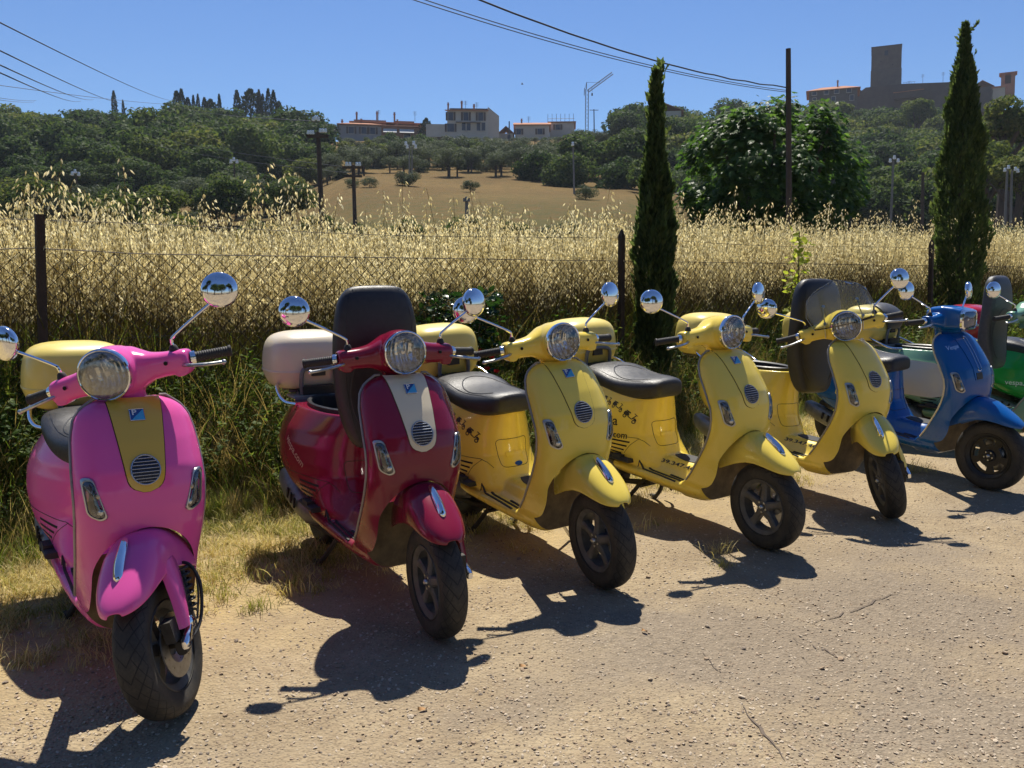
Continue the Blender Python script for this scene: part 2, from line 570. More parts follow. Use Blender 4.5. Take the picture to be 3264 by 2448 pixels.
# decals on the right-hand cowl
def on_right(me, x, z, rot=0., mir=True, off=.0012):
    """lay a flat x-y mesh on the right side (reading direction: towards the front)"""
    c, s_ = math.cos(rot), math.sin(rot)
    for vt in me.vertices:
        a, b, _ = vt.co
        l_, n = from_right(x + a * c - b * s_, z + a * s_ + b * c)
        vt.co = l_ + n * off
    me.update(); return me
def flat(polys):
    mb = MB()
    for p in polys: mb.add([(x, y, 0) for x, y in p], [tuple(range(len(p)))])
    return mb
def ring2(cx, cy, r0, r1, n=14):
    mb = []
    for k in range(n):
        a, b = 2 * math.pi * k / n, 2 * math.pi * (k + 1) / n
        mb.append([(cx + r0 * math.cos(a), cy + r0 * math.sin(a)), (cx + r1 * math.cos(a), cy + r1 * math.sin(a)), (cx + r1 * math.cos(b), cy + r1 * math.sin(b)), (cx + r0 * math.cos(b), cy + r0 * math.sin(b))])
    return mb
def mini_scooter(s_=1.):
    q = ring2(-.030, -.018, .006, .0115) + ring2(.034, -.018, .006, .0115)
    q += [[(-.045, -.004), (-.038, -.012), (-.018, -.010), (-.008, -.004), (-.010, .008), (-.022, .014), (-.040, .012)],
          [(-.012, -.012), (.014, -.014), (.014, -.009), (-.010, -.006)], [(.012, -.014), (.019, -.012), (.029, .020), (.024, .022)],
          [(-.038, .0145), (-.008, .0125), (-.004, .017), (-.010, .021), (-.036, .020)], [(.012, .024), (.033, .020), (.034, .023), (.014, .028)],
          [(.020, -.006), (.034, -.006), (.045, -.010), (.040, .000), (.028, .004)]]
    return flat([[(x * s_, y * s_) for x, y in p] for p in q])

def decal_chain():
    res = []
    for x, z, s_, rt in ((-.845, .560, .95, -.55), (-.925, .610, .82, -.42), (-1.0, .637, .72, -.30), (-1.068, .655, .62, -.20)):
        me = mini_scooter(s_).mesh('scooter_decal', False)
        res.append(on_right(me, x, z, rt))
    return res
G['chain'] = decal_chain()
G['t_ia'] = on_right(text_mesh('ria', .075, bold=.0012), -.955, .525)
G['t_m'] = on_right(text_mesh('.com', .052, bold=.0009), -.905, .447)
G['t_vespa'] = on_right(text_mesh('vespa.com', .046, bold=.0004), -1.03, .545, -.62)
G['t_com'] = on_right(text_mesh('vespa.com', .055, bold=.0006), -1.03, .47, 0)
_n = text_mesh('39.347.46', .062, bold=.0011)
for vt in _n.vertices:
    a, b, _ = vt.co
    x = -.545 + a; z = .291 + b * .50
    l_, n = hit((x, -1, z + .45), (0, 1, -.45)); 
    if l_ is None: l_, n = Vector((x, -.13, .3)), Vector((0, 0, 1))
    vt.co = l_ + n * .0022
G['t_num'] = _n

# floor rubber strips, tunnel mat, pegs
def on_top(x, y):
    l_, n = hit((x, y, .60), (0, 0, -1)); return l_, n
def build_strips():
    res = []
    for sgn in (1, -1):
        for y, x0, x1 in ((.128, -.43, -.55), (.148, -.45, -.70), (.170, -.47, -.82)):
            pts = []
            for t in np.linspace(0, 1, 12):
                x = x0 + (x1 - x0) * t
                l_, n = hit((x, y * sgn, .325), (0, 0, -1))
                if l_ is None: l_, n = Vector((x, y * sgn, .285)), Vector((0, 0, 1))
                pts.append(l_ + Vector((0, 0, .0012)))
            mb = MB()
            rg = []
            for p in pts: rg.append([p + Vector((0, a, b)) for a, b in ((-.0055, -.003), (-.0045, .0028), (.0045, .0028), (.0055, -.003))])
            mb.rings(rg); res.append(mb.mesh('rubber_strip'))
    return res
G['strips'] = build_strips()
def build_mat():
    rows = []
    for t in np.linspace(0, 1, 14):
        x = -.415 - t * .22
        w = .050 * math.sin(math.pi * (.12 + .80 * t)) ** .7
        rows.append([(x, w * s_) for s_ in np.linspace(-1, 1, 9)])
    def pr(x, y):
        l_, n = hit((x, y, .60), (0, 0, -1))
        return (l_, n) if l_ is not None else (Vector((x, y, .35)), Vector((0, 0, 1)))
    return patch(None, rows, pr, .004, .004).mesh('tunnel_mat')
G['tunnel_mat'] = build_mat()
def build_peg(sgn):
    mb = MB()
    mb.rings([se_ring(sgn * .196, .318, .030, .012, 12, 3, x) for x in (-.80, -.84, -.95, -.985)])
    mb.box((-.90, sgn * .205, .330), (.035, .018, .012))
    return mb.mesh('footrest')
G['peg'] = {1: build_peg(1), -1: build_peg(-1)}

def build_gills():
    res = []
    for i, (x0, x1, z) in enumerate(((-.985, -.835, .425), (-.985, -.850, .402), (-.985, -.868, .379), (-.985, -.890, .357))):
        for a, b in ((-.006, 0), ):
            pts = [from_right(x0 + (x1 - x0) * t, z - .006 * t)[0] + Vector((0, -.0007, 0)) for t in np.linspace(0, 1, 8)]
            pts2 = [from_right(x0 + (x1 - x0) * t, z - .006 * t - .009)[0] + Vector((0, -.0007, 0)) for t in np.linspace(0, 1, 8)]
            for sg in (1, -1):
                mb = MB()
                mb.add([(p.x, p.y * sg, p.z) for p in pts] + [(p.x, p.y * sg, p.z) for p in pts2], [(k, k + 1, k + 9, k + 8) for k in range(7)])
                res.append(mb.mesh('vent_slot'))
    return res
G['gills'] = build_gills()
def build_cowl_seam():
    P = [(-1.36, .455), (-1.2, .452), (-1.0, .446), (-.90, .443), (-.80, .440), (-.765, .425), (-.735, .40)]
    mb = seam_on([(x, z) for x, z in P], from_right, .0013)
    mb2 = seam_on([(-.79, .438), (-.83, .40), (-.865, .352)], from_right, .0012)
    mb.add(mb2.v, mb2.f)
    n = len(mb.v); mb.add([(x, -y, z) for x, y, z in mb.v], mb.f)
    return mb.mesh('panel_seam')
G['cowl_seam'] = build_cowl_seam()
def build_door():
    proj = lambda y, z: from_front(y, z, -.40) if z > .40 else hit((-.40, y, z + .06), (-1, 0, -.25))
    o = round_poly([(-.088, .535), (.088, .535), (.075, .40), (-.075, .40)], .025, 5)
    mb = seam_on([tuple(p) for p in o] + [tuple(o[0])], proj, .0014)
    h = MB()
    rows = [[(y, z) for y in np.linspace(-.045, .045, 8)] for z in (.448, .455, .462, .470)]
    h = patch(None, rows, proj, .0045, .001)
    return mb.mesh('panel_seam'), h.mesh('handle')
G['door'] = build_door()

# seat
SEAT = [(-.690, .742, .690, .065), (-.700, .762, .672, .098), (-.735, .773, .658, .124), (-.80, .772, .648, .148), (-.88, .767, .652, .166), (-.96, .767, .664, .178), (-1.04, .777, .680, .184),
        (-1.10, .797, .692, .186), (-1.18, .808, .700, .183), (-1.26, .808, .708, .173), (-1.32, .802, .715, .155), (-1.355, .790, .725, .125), (-1.37, .772, .740, .092)]
def build_seat():
    rings = []
    for x, zt, zb, w in SEAT:
        ring = []
        for k in range(20):
            t = 2 * math.pi * k / 20; c, s_ = math.cos(t), math.sin(t)
            e = 2.7 if s_ > 0 else 5
            zc, hz = (zt + zb) / 2, (zt - zb) / 2
            ring.append((x, w * math.copysign(abs(c) ** (2 / e), c), zc + hz * math.copysign(abs(s_) ** (2 / e), s_)))
        rings.append(ring)
    me = MB().rings(rings).mesh('seat')
    return evaluate(me, [('SUBSURF', dict(levels=2, render_levels=2))])
G['seat'] = build_seat()
SBVH = bvh_of(G['seat'])
def seat_line(pts, r=.0022):
    P = []
    for x, y in pts:
        l_, n, i, d = SBVH.ray_cast(Vector((x, y, 1.2)), Vector((0, 0, -1)))
        if l_ is not None: P.append(l_ + Vector((0, 0, .0006)))
    return MB().tube(P, r, 5)
def build_piping():
    pts = []
    for t in np.linspace(-2.5, 2.5, 40):
        pts.append((-.93 + .20 * -math.cos(t), .125 * math.sin(t)))
    mb = seat_line(pts, .0026)
    w = []
    for x, zt, zb, ww in SEAT[1:-1]: w.append((x, ww * .80))
    for sg in (1, -1):
        b = seat_line([(x, y * sg) for x, y in w], .0016); mb.add(b.v, b.f)
    return mb.mesh('piping')
G['piping'] = build_piping()

# storage bucket seen when the seat is up
def build_bucket():
    mb = MB(); N = 40
    def ov(a, b, z): return [(-1.03 + a * math.cos(t), b * math.sin(t), z) for t in np.linspace(0, 2 * math.pi, N, endpoint=False)]
    mb.rings([ov(.275, .130, .735), ov(.277, .132, .752), ov(.268, .124, .757), ov(.255, .112, .750), ov(.25, .105, .62), ov(.22, .09, .56), ov(.02, .01, .555)], True, False, True)
    tray = MB()
    tray.rings([se_ring(0, .742, .135, .010, 16, 4, x) for x in (-1.31, -1.33, -1.43, -1.45)])
    cap = MB(); cap.box((-1.36, 0, .768), (.035, .085, .020)); cap.rings([se_ring(0, .790, .088, .006, 12, 4, x) for x in (-1.32, -1.33, -1.40, -1.41)])
    return mb.mesh('bucket'), tray.mesh('tray'), cap.mesh('battery_box', True, 30)
G['bucket'] = build_bucket()

# chrome grab rail, rack, top case
def bez(pts, n=6):
    """Catmull-Rom through points"""
    P = [Vector(p) for p in pts]; P = [P[0] * 2 - P[1]] + P + [P[-1] * 2 - P[-2]]; res = []
    for i in range(1, len(P) - 2):
        for k in range(n):
            t = k / n; a, b, c, d = P[i - 1], P[i], P[i + 1], P[i + 2]
            res.append(.5 * ((2 * b) + (c - a) * t + (2 * a - 5 * b + 4 * c - d) * t * t + (3 * b - a - 3 * c + d) * t ** 3))
    return res + [P[-2]]
G['grab_rail'] = MB().tube(bez([(-1.17, -.165, .735), (-1.25, -.195, .738), (-1.33, -.205, .765), (-1.42, -.185, .80), (-1.52, -.10, .828), (-1.54, 0, .832), (-1.52, .10, .828), (-1.42, .185, .80), (-1.33, .205, .765), (-1.25, .195, .738), (-1.17, .165, .735)]), .0095, 10).mesh('grab_rail')
def build_rack():
    mb = MB()
    mb.tube(bez([(-1.33, -.07, .72), (-1.345, -.085, .77), (-1.335, -.085, .86), (-1.335, -.05, .885), (-1.335, .05, .885), (-1.335, .085, .86), (-1.345, .085, .77), (-1.33, .07, .72)]), .011, 8)
    for y in (-.09, 0, .09): mb.tube([(-1.34, y, .745), (-1.42, y, .762), (-1.68, y, .762)], .008, 6)
    for x in (-1.42, -1.52, -1.64): mb.tube([(x, -.13, .766), (x, .13, .766)], .008, 6)
    return mb.mesh('luggage_rack')
G['rack'] = build_rack()
CX, CZ = -1.53, .775
def case_ring(z, hx, hy, dx=0, n=40, e=3.2):
    r = []
    for k in range(n):
        t = 2 * math.pi * k / n; c, s_ = math.cos(t), math.sin(t)
        r.append((CX + dx + hx * math.copysign(abs(c) ** (2 / e), c), hy * math.copysign(abs(s_) ** (2 / e), s_), CZ + z))
    return r
def build_case():
    base = MB().rings([case_ring(0, .13, .15), case_ring(.004, .15, .17), case_ring(.025, .168, .192), case_ring(.07, .181, .210), case_ring(.084, .1838, .2125), case_ring(.087, .184, .213), case_ring(.088, .184, .213)], True, True, True)
    band = MB().rings([case_ring(.085, .184, .213), case_ring(.086, .1862, .2152), case_ring(.092, .1862, .2152), case_ring(.095, .184, .213)], True, False, False)
    lid = MB().rings([case_ring(.090, .184, .213), case_ring(.091, .184, .213), case_ring(.094, .184, .213), case_ring(.14, .184, .213), case_ring(.205, .177, .205), case_ring(.245, .160, .187), case_ring(.266, .13, .158), case_ring(.279, .085, .11), case_ring(.284, .03, .04)], True, True, True)
    lid = evaluate(lid.mesh('lid', True, 60), [('SUBSURF', dict(levels=1, render_levels=1))])
    base = evaluate(base.mesh('base', True, 60), [('SUBSURF', dict(levels=1, render_levels=1))])
    latch = MB().box((CX + .186, 0, CZ + .09), (.006, .035, .022))
    pad = MB()
    rg = []
    for t in np.linspace(0, 1, 12):
        a = -.35 + t * 1.75
        r_ = .205
        x = CX + .02 + .185 * math.cos(a); z = CZ + .15 + .145 * math.sin(a)
        d = Vector((math.cos(a), 0, math.sin(a)))
        w = .13 * (.55 + .45 * math.sin(math.pi * min(1, .15 + .7 * t)))
        th = .022 * math.sin(math.pi * (.06 + .88 * t)) ** .5
        rg.append([Vector((x, 0, z)) + d * (th * math.sin(q) + .0) + Vector((0, w * math.cos(q), 0)) for q in np.linspace(0, 2 * math.pi, 16, endpoint=False)])
    pad.rings(rg)
    return base, band.mesh('band'), lid, latch.mesh('latch', False), pad.mesh('backrest_pad')
G['case'] = build_case()

# running gear
def build_tyre(r, w):
    prof = []
    rim = r - .078
    for t in np.linspace(0, 1, 25):
        a = math.pi * (t - .5) * 1.0
        y = w / 2 * math.copysign(abs(math.sin(a)) ** .85, math.sin(a))
        rr = rim + .012 + (r - rim - .012) * abs(math.cos(a)) ** .52
        prof.append((rr, y))
    prof = [(rim - .006, -w * .34), (rim + .004, -w * .42)] + prof[1:-1] + [(rim + .004, w * .42), (rim - .006, w * .34)]
    mb = MB(); N = 72
    mb.lathe(prof, (0, 0, r), (0, 1, 0), N)
    me = mb.mesh('tyre', True, 60)
    uv = me.uv_layers.new(name='UVMap'); L = []
    np_ = len(prof)
    # arc length over the profile, angle around
    s_ = [0]
    for i in range(1, np_): s_.append(s_[-1] + math.hypot(prof[i][0] - prof[i - 1][0], prof[i][1] - prof[i - 1][1]))
    for p in me.polygons:
        ks = [vi % N for vi in p.vertices]
        wrap = max(ks) - min(ks) > N / 2
        for li, vi in zip(p.loop_indices, p.vertices):
            k_ = vi % N
            if wrap and k_ == 0: k_ = N
            uv.data[li].uv = (k_ / N, (s_[vi // N] / s_[-1]) - .5)
    return me
G['tyre_f'] = build_tyre(.216, .103)
G['tyre_r'] = build_tyre(.211, .112)
def build_rim(r, nsp=5, slots=False):
    mb = MB(); c = (0, 0, r); ax = (0, 1, 0)
    R0 = r - .080
    mb.lathe([(R0 + .003, -.046), (R0 + .005, -.041), (R0 - .006, -.037), (R0 - .018, -.028), (R0 - .020, .028), (R0 - .006, .037), (R0 + .005, .041), (R0 + .003, .046)], c, ax, 48)
    mb.lathe([(.001, -.034), (.030, -.034), (.036, -.028), (.038, .028), (.03, .034), (.001, .034)], c, ax, 24, True, True)
    if slots:
        # pressed disc with five holes
        N = 60
        for i in range(5):
            a0 = 2 * math.pi * i / 5
            for (t0, t1, ra, rb) in ((0, .62, .036, R0 - .066), (0, .62, R0 - .034, R0 - .016), (.62, 1, .036, R0 - .016)):
                for q in range(6):
                    u0, u1 = a0 + 2 * math.pi / 5 * (t0 + (t1 - t0) * q / 6), a0 + 2 * math.pi / 5 * (t0 + (t1 - t0) * (q + 1) / 6)
                    vs_ = [(rr * math.cos(u), yy, r + rr * math.sin(u)) for yy in (-.020, -.008) for rr, u in ((ra, u0), (rb, u0), (rb, u1), (ra, u1))]
                    mb.add(vs_, [(0, 1, 2, 3), (7, 6, 5, 4), (0, 4, 5, 1), (1, 5, 6, 2), (2, 6, 7, 3), (3, 7, 4, 0)])
    else:
        for i in range(nsp):
            a = 2 * math.pi * i / nsp + .3
            d = Vector((math.cos(a), 0, math.sin(a))); t = Vector((-math.sin(a), 0, math.cos(a))); o = Vector(c)
            rg = []
            for rr, w, h0, h1 in ((.028, .020, -.032, .010), (.06, .0165, -.026, .006), (R0 - .032, .0175, -.026, .006), (R0 - .012, .026, -.030, .012)):
                rg.append([o + d * rr + t * sx * w + Vector((0, y, 0)) for sx, y in ((-1, h0 + .006), (-.6, h0), (.6, h0), (1, h0 + .006), (1, h1), (-1, h1))])
            mb.rings(rg)
    return mb.mesh('rim', True, 35)
G['rim'] = build_rim(.216)
G['rim_r'] = build_rim(.211)
G['rim_s'] = build_rim(.216, slots=True)
def build_hubnut(): 
    mb = MB(); mb.lathe([(.014, -.034), (.014, -.040), (.011, -.046), (.004, -.050), (.001, -.050)], (0, 0, .216), (0, 1, 0), 16, False, True)
    for i in range(5):
        a = 2 * math.pi * i / 5 + .3 + .63
        mb.lathe([(.005, -.033), (.005, -.038), (.001, -.039)], (.026 * math.cos(a), 0, .216 + .026 * math.sin(a)), (0, 1, 0), 8, False, True)
    return mb.mesh('wheel_nuts')
G['nuts'] = build_hubnut()
def build_disc():
    mb = MB(); mb.lathe([(.055, .050), (.100, .050), (.100, .054), (.055, .054), (.055, .050)], (0, 0, .216), (0, 1, 0), 40)
    mb.lathe([(.03, .04), (.06, .052)], (0, 0, .216), (0, 1, 0), 20)
    return mb.mesh('brake_disc')
G['disc'] = build_disc()

def build_fender():
    X = [-.25, -.20, -.13, -.06, 0, .05, .09, .125, .152, .172, .186]
    ZT = [.505, .545, .572, .577, .560, .530, .503, .478, .457, .438, .418]
    W = [.083, .090, .096, .098, .096, .092, .085, .074, .060, .043, .016]
    ZB = [.355, .375, .405, .428, .433, .428, .420, .412, .408, .406, .408]
    rings = []
    for x in np.linspace(-.25, .186, 34):
        zt, w, zb = interp(x, X, ZT), interp(x, X, W), interp(x, X, ZB); r = []
        for k in range(25):
            t = -1 + 2 * k / 24
            a = t * math.pi / 2
            y = w * math.copysign(abs(math.sin(a)) ** .80, math.sin(a))
            z = zb + (zt - zb) * abs(math.cos(a)) ** .62
            lean = .018 * (1 - (z - zb) / (zt - zb + 1e-6)) if x > .05 else 0
            r.append((x + lean * 0, y, z))
        rings.append(r)
    me = MB().rings(rings, False, False, False).mesh('front_fender', True, 70)
    return evaluate(me, [('SMOOTH', dict(factor=.5, iterations=3)), ('SOLIDIFY', dict(thickness=.004, offset=-1)), ('SUBSURF', dict(levels=1, render_levels=1))])
G['fender'] = build_fender()
def build_crest():
    P = bez([(-.020, 0, .573), (.0, 0, .568), (.035, 0, .547), (.068, 0, .524), (.090, 0, .500), (.093, 0, .487)], 4)
    rg = []
    for i, p in enumerate(P):
        t = i / (len(P) - 1)
        w = .0170 * (math.sin(math.pi * min(1, .10 + .55 * t)) ** .6); h = .016 * (.35 + .65 * math.sin(math.pi * (.12 + .55 * t)))
        d = (P[min(i + 1, len(P) - 1)] - P[max(i - 1, 0)]).normalized(); u = Vector((-d.z, 0, d.x)); u = u if u.z > 0 else -u
        rg.append([p + Vector((0, w * a, 0)) + u * h * b for a, b in ((-1, -.6), (-.95, .1), (-.45, .75), (0, 1), (.45, .75), (.95, .1), (1, -.6))])
    return MB().rings(rg).mesh('crest', True, 50)
G['crest'] = build_crest()
def build_forkcover():
    rg = []
    for x, z, hx, y0 in ((-.055, .475, .050, .088), (-.04, .42, .046, .099), (-.015, .36, .036, .108), (.005, .31, .028, .112), (.018, .275, .022, .112)):
        rg.append([(x + hx * a, y0 + b, z) for a, b in ((-1, -.016), (-.8, .004), (0, .012), (.8, .004), (1, -.016))])
    return MB().rings(rg).mesh('fork_cover', True, 60)
G['fork_cover'] = build_forkcover()
def build_fork():
    mb = MB()
    mb.tube([(-.10, .06, .47), (-.075, .082, .42), (-.055, .092, .36), (-.045, .092, .30)], [.02, .02, .019, .017], 10)
    mb.rings([se_ring(.088, .285, .016, .030, 12, 3, -.06), se_ring(.088, .262, .018, .032, 12, 3, -.02), se_ring(.085, .222, .02, .03, 12, 3, .02), se_ring(.085, .216, .016, .022, 12, 3, .045)])
    mb.tube([(0, -.02, .216), (0, .09, .216)], .012, 10)
    mb.box((.055, .078, .285), (.022, .016, .034))
    return mb.mesh('suspension_arm')
G['fork'] = build_fork()
def build_spring():
    mb = MB(); a, b = Vector((-.098, .098, .42)), Vector((-.060, .100, .285)); d = (b - a).normalized(); u = Vector((0, 1, 0)); u = (u - d * u.dot(d)).normalized(); w = d.cross(u); P = []
    for k in range(85):
        t = k / 84; q = t * 2 * math.pi * 7
        P.append(a + (b - a) * t + (u * math.cos(q) + w * math.sin(q)) * .021)
    mb.tube(P, .0042, 5); mb.tube([a, b], .010, 8)
    return mb.mesh('shock_spring')
G['spring'] = build_spring()
def build_axlecap():
    mb = MB()
    mb.lathe([(.022, 0), (.024, .012), (.021, .022), (.012, .027), (.001, .028)], (-.012, .098, .272), (0, 1, 0), 18, True, True)
    mb.rings([se_ring(.112, .268, .010, .014, 10, 3, -.005), se_ring(.114, .250, .012, .015, 10, 3, .03), se_ring(.112, .236, .013, .017, 10, 3, .062), se_ring(.112, .234, .008, .012, 10, 3, .072)])
    return mb.mesh('axle_cover')
G['axlecap'] = build_axlecap()
G['hose'] = MB().tube(bez([(-.13, .07, .43), (-.12, .115, .42), (-.10, .140, .36), (-.06, .13, .27), (.0, .118, .235), (.05, .10, .25)]), .0055, 7).tube(bez([(-.15, .07, .42), (-.14, .115, .39), (-.10, .125, .33), (-.05, .118, .262)]), .0035, 6).mesh('brake_hose')

def build_headset():
    mb = MB(); rings = []
    ys = [-.236, -.225, -.20, -.16, -.12, -.09, -.06, -.03, 0, .03, .06, .09, .12, .16, .20, .225, .236]
    for y in np.linspace(-.236, .236, 41):
        a = abs(y)
        hx = interp(a, [0, .05, .08, .11, .15, .20, .23, .236], [.082, .078, .062, .049, .045, .043, .041, .036])
        hz = interp(a, [0, .05, .08, .11, .15, .20, .23, .236], [.082, .076, .060, .046, .041, .040, .039, .034])
        xc = interp(a, [0, .1, .236], [-.340, -.342, -.352])
        zc = interp(a, [0, .1, .16, .236], [1.048, 1.040, 1.034, 1.029])
        ring = []
        for k in range(24):
            t = 2 * math.pi * k / 24; c, s_ = math.cos(t), math.sin(t); e = 2.8
            ring.append((xc + hx * math.copysign(abs(c) ** (2 / e), c), y, zc + hz * math.copysign(abs(s_) ** (2 / e), s_)))
        rings.append(ring)
    mb.rings(rings)
    # headlight shell
    mb.lathe([(.03, -.20), (.060, -.17), (.076, -.12), (.0835, -.07), (.0855, -.03), (.084, -.008), (.03, -.004)], HL, HLD, 36, True, True)
    # neck
    mb.rings([[(xc + hx * math.cos(t), hy * math.sin(t), z) for t in np.linspace(0, 2 * math.pi, 24, endpoint=False)] for z, xc, hx, hy in ((1.03, -.34, .07, .075), (.99, -.335, .06, .062), (.955, -.34, .058, .056), (.935, -.345, .058, .056))])
    # cable bulges beneath the arms
    for sg in (1, -1): mb.rings([se_ring(sg * .205, 1.0, .022, .016, 12, 3, x) for x in (-.375, -.37, -.32, -.315)])
    me = bpy.data.meshes.new('headset'); me.from_pydata(mb.v, [], mb.f); finish(me, False)
    me = evaluate(me, [('REMESH', dict(mode='VOXEL', voxel_size=.0045)), ('SMOOTH', dict(factor=.5, iterations=9))])
    cut = MB().lathe([(.0775, .06), (.0775, -.008), (.072, -.03), (.055, -.055), (.03, -.066)], HL, HLD, 40, True, True).mesh('cutter', False)
    me = evaluate(me, [('BOOLEAN', dict(operation='DIFFERENCE', cutter=cut, solver='EXACT'))])
    me.materials.clear(); me.polygons.foreach_set('use_smooth', [True] * len(me.polygons)); me.set_sharp_from_angle(angle=R(45)); me.update()
    return me
HL = (-.232, 0, 1.056); HLD = (1, 0, -.02)
G['headset'] = build_headset()
def build_headlight():
    bez_ = MB().lathe([(.084, -.014), (.0858, -.004), (.0845, .005), (.0805, .008), (.0785, .007), (.0778, .002)], HL, HLD, 48)
    refl = MB().lathe([(.0782, .003), (.074, -.010), (.064, -.028), (.048, -.045), (.03, -.056), (.012, -.060)], HL, HLD, 40, False, True)
    lens = MB().lathe([(.0785, .006), (.068, .014), (.048, .0195), (.022, .0225), (.001, .0235)], HL, HLD, 40, False, True)
    bulb = MB().lathe([(.012, -.060), (.012, -.030), (.009, -.024), (.001, -.023)], HL, HLD, 16, False, True)
    return bez_.mesh('bezel'), refl.mesh('reflector'), lens.mesh('lens'), bulb.mesh('bulb')
G['headlight'] = build_headlight()
def build_headlight_s():
    """squared headlight of the blue scooter and its angular cover"""
    def rr(x, hy, hz, zc, n=28, e=5):
        return [(x, hy * math.copysign(abs(math.cos(t)) ** (2 / e), math.cos(t)), zc + hz * math.copysign(abs(math.sin(t)) ** (2 / e), math.sin(t))) for t in np.linspace(0, 2 * math.pi, n, endpoint=False)]
    cover = MB().rings([rr(-.44, .07, .045, 1.06), rr(-.40, .10, .062, 1.06), rr(-.33, .105, .078, 1.055), rr(-.26, .098, .074, 1.052), rr(-.205, .092, .066, 1.048), rr(-.20, .07, .05, 1.048)])
    bz = MB().rings([rr(-.206, .093, .067, 1.048), rr(-.194, .090, .063, 1.047), rr(-.188, .080, .053, 1.046), rr(-.196, .076, .049, 1.046)], True, False, False)
    rf = MB().rings([rr(-.195, .078, .051, 1.046), rr(-.215, .06, .036, 1.046), rr(-.225, .02, .012, 1.046)], True, False, True)
    ln = MB().rings([rr(-.191, .079, .052, 1.046), rr(-.184, .06, .04, 1.046), rr(-.181, .02, .012, 1.046)], True, False, True)
    bl = MB().lathe([(.012, -.222 + .2), (.012, 0), (.001, .006)], (-.2, 0, 1.046), (1, 0, 0), 12, False, True)
    return bz.mesh('bezel'), rf.mesh('reflector'), ln.mesh('lens'), bl.mesh('bulb'), cover
G['headlight_s'] = build_headlight_s()
def build_headset_s():
    mb = G['headlight_s'][4]
    rings = []
    for y in np.linspace(-.225, .225, 25):
        a = abs(y); hx = interp(a, [0, .1, .16, .225], [.06, .055, .042, .034]); hz = interp(a, [0, .1, .16, .225], [.06, .05, .036, .030])
        rings.append([(-.352 + hx * math.copysign(abs(math.cos(t)) ** .66, math.cos(t)), y, 1.036 + hz * math.copysign(abs(math.sin(t)) ** .66, math.sin(t))) for t in np.linspace(0, 2 * math.pi, 20, endpoint=False)])
    mb.rings(rings)
    mb.rings([[(xc + hx * math.cos(t), hy * math.sin(t), z) for t in np.linspace(0, 2 * math.pi, 24, endpoint=False)] for z, xc, hx, hy in ((1.03, -.325, .10, .085), (.99, -.325, .088, .075), (.955, -.335, .072, .065), (.935, -.34, .066, .06))])
    me = bpy.data.meshes.new('headset'); me.from_pydata(mb.v, [], mb.f); finish(me, False)
    me = evaluate(me, [('REMESH', dict(mode='VOXEL', voxel_size=.0045)), ('SMOOTH', dict(factor=.5, iterations=5))])
    me.materials.clear(); me.polygons.foreach_set('use_smooth', [True] * len(me.polygons)); me.update()
    return me
G['headset_s'] = build_headset_s()
def build_hand(sg):
    grip = MB(); a, b = Vector((-.354, .240 * sg, 1.034)), Vector((-.403, .350 * sg, 1.022))
    prof = [(.0155, 0)]
    L = (b - a).length
    for k in range(14): prof += [(.0172, .012 + k * (L - .016) / 14), (.0158, .012 + (k + .55) * (L - .016) / 14)]
    prof += [(.019, L - .002), (.019, L + .004), (.012, L + .006)]
    grip.lathe(prof, a, b - a, 14, True, True)
    coll = MB().lathe([(.02, -.006), (.021, .0), (.021, .010), (.017, .012)], a, b - a, 16, True, True)
    lev = MB(); P = bez([(-.325, .205 * sg, 1.022), (-.300, .245 * sg, 1.016), (-.300, .30 * sg, 1.006), (-.318, .350 * sg, .998)], 5)
    lev.tube(P, [.006 + .0015 * math.sin(i) * 0 for i in range(len(P))], 8)
    lev.lathe([(.001, -.009), (.007, -.006), (.0092, 0), (.007, .006), (.001, .009)], P[-1], P[-1] - P[-2], 10)
    boot = MB().lathe([(.017, 0), (.015, .012), (.012, .022), (.008, .026)], (-.347, .193 * sg, 1.064), (0, 0, 1), 14, True, True)
    stem = MB().tube(bez([(-.347, .193 * sg, 1.085), (-.347, .195 * sg, 1.103), (-.350, .206 * sg, 1.117), (-.378, .283 * sg, 1.160), (-.400, .345 * sg, 1.192)], 5), .0052, 8)
    # mirror shell: a chromed bowl facing forward, glass to the rear
    o = Vector((-.409, .376 * sg, 1.224)); d = Vector((1, .32 * sg, .08)).normalized()
    rm = .0595
    prof = [(rm * .93, -.010), (rm, -.004), (rm * .99, .006)] + [(rm * math.cos(t), .003 + .023 * math.sin(t)) for t in np.linspace(.15, 1.5, 10)]
    sh = MB().lathe(prof, o, d, 32, False, True)
    gl = MB().lathe([(rm * .94, -.008), (.001, -.010)], o, d, 28, False, True)
    hole = MB().lathe([(.007, 0), (.006, .001), (.001, .001)], (-.2985, .172 * sg, 1.040), (1, .05 * sg, .12), 12, False, True)
    return dict(grip=grip.mesh('grip', True, 30), collar=coll.mesh('collar'), lever=lev.mesh('brake_lever'), boot=boot.mesh('boot'), stem=stem.mesh('stem'), shell=sh.mesh('mirror', True, 60), glass=gl.mesh('glass'), hole=hole.mesh('screw_hole'))
G['hand'] = {1: build_hand(1), -1: build_hand(-1)}

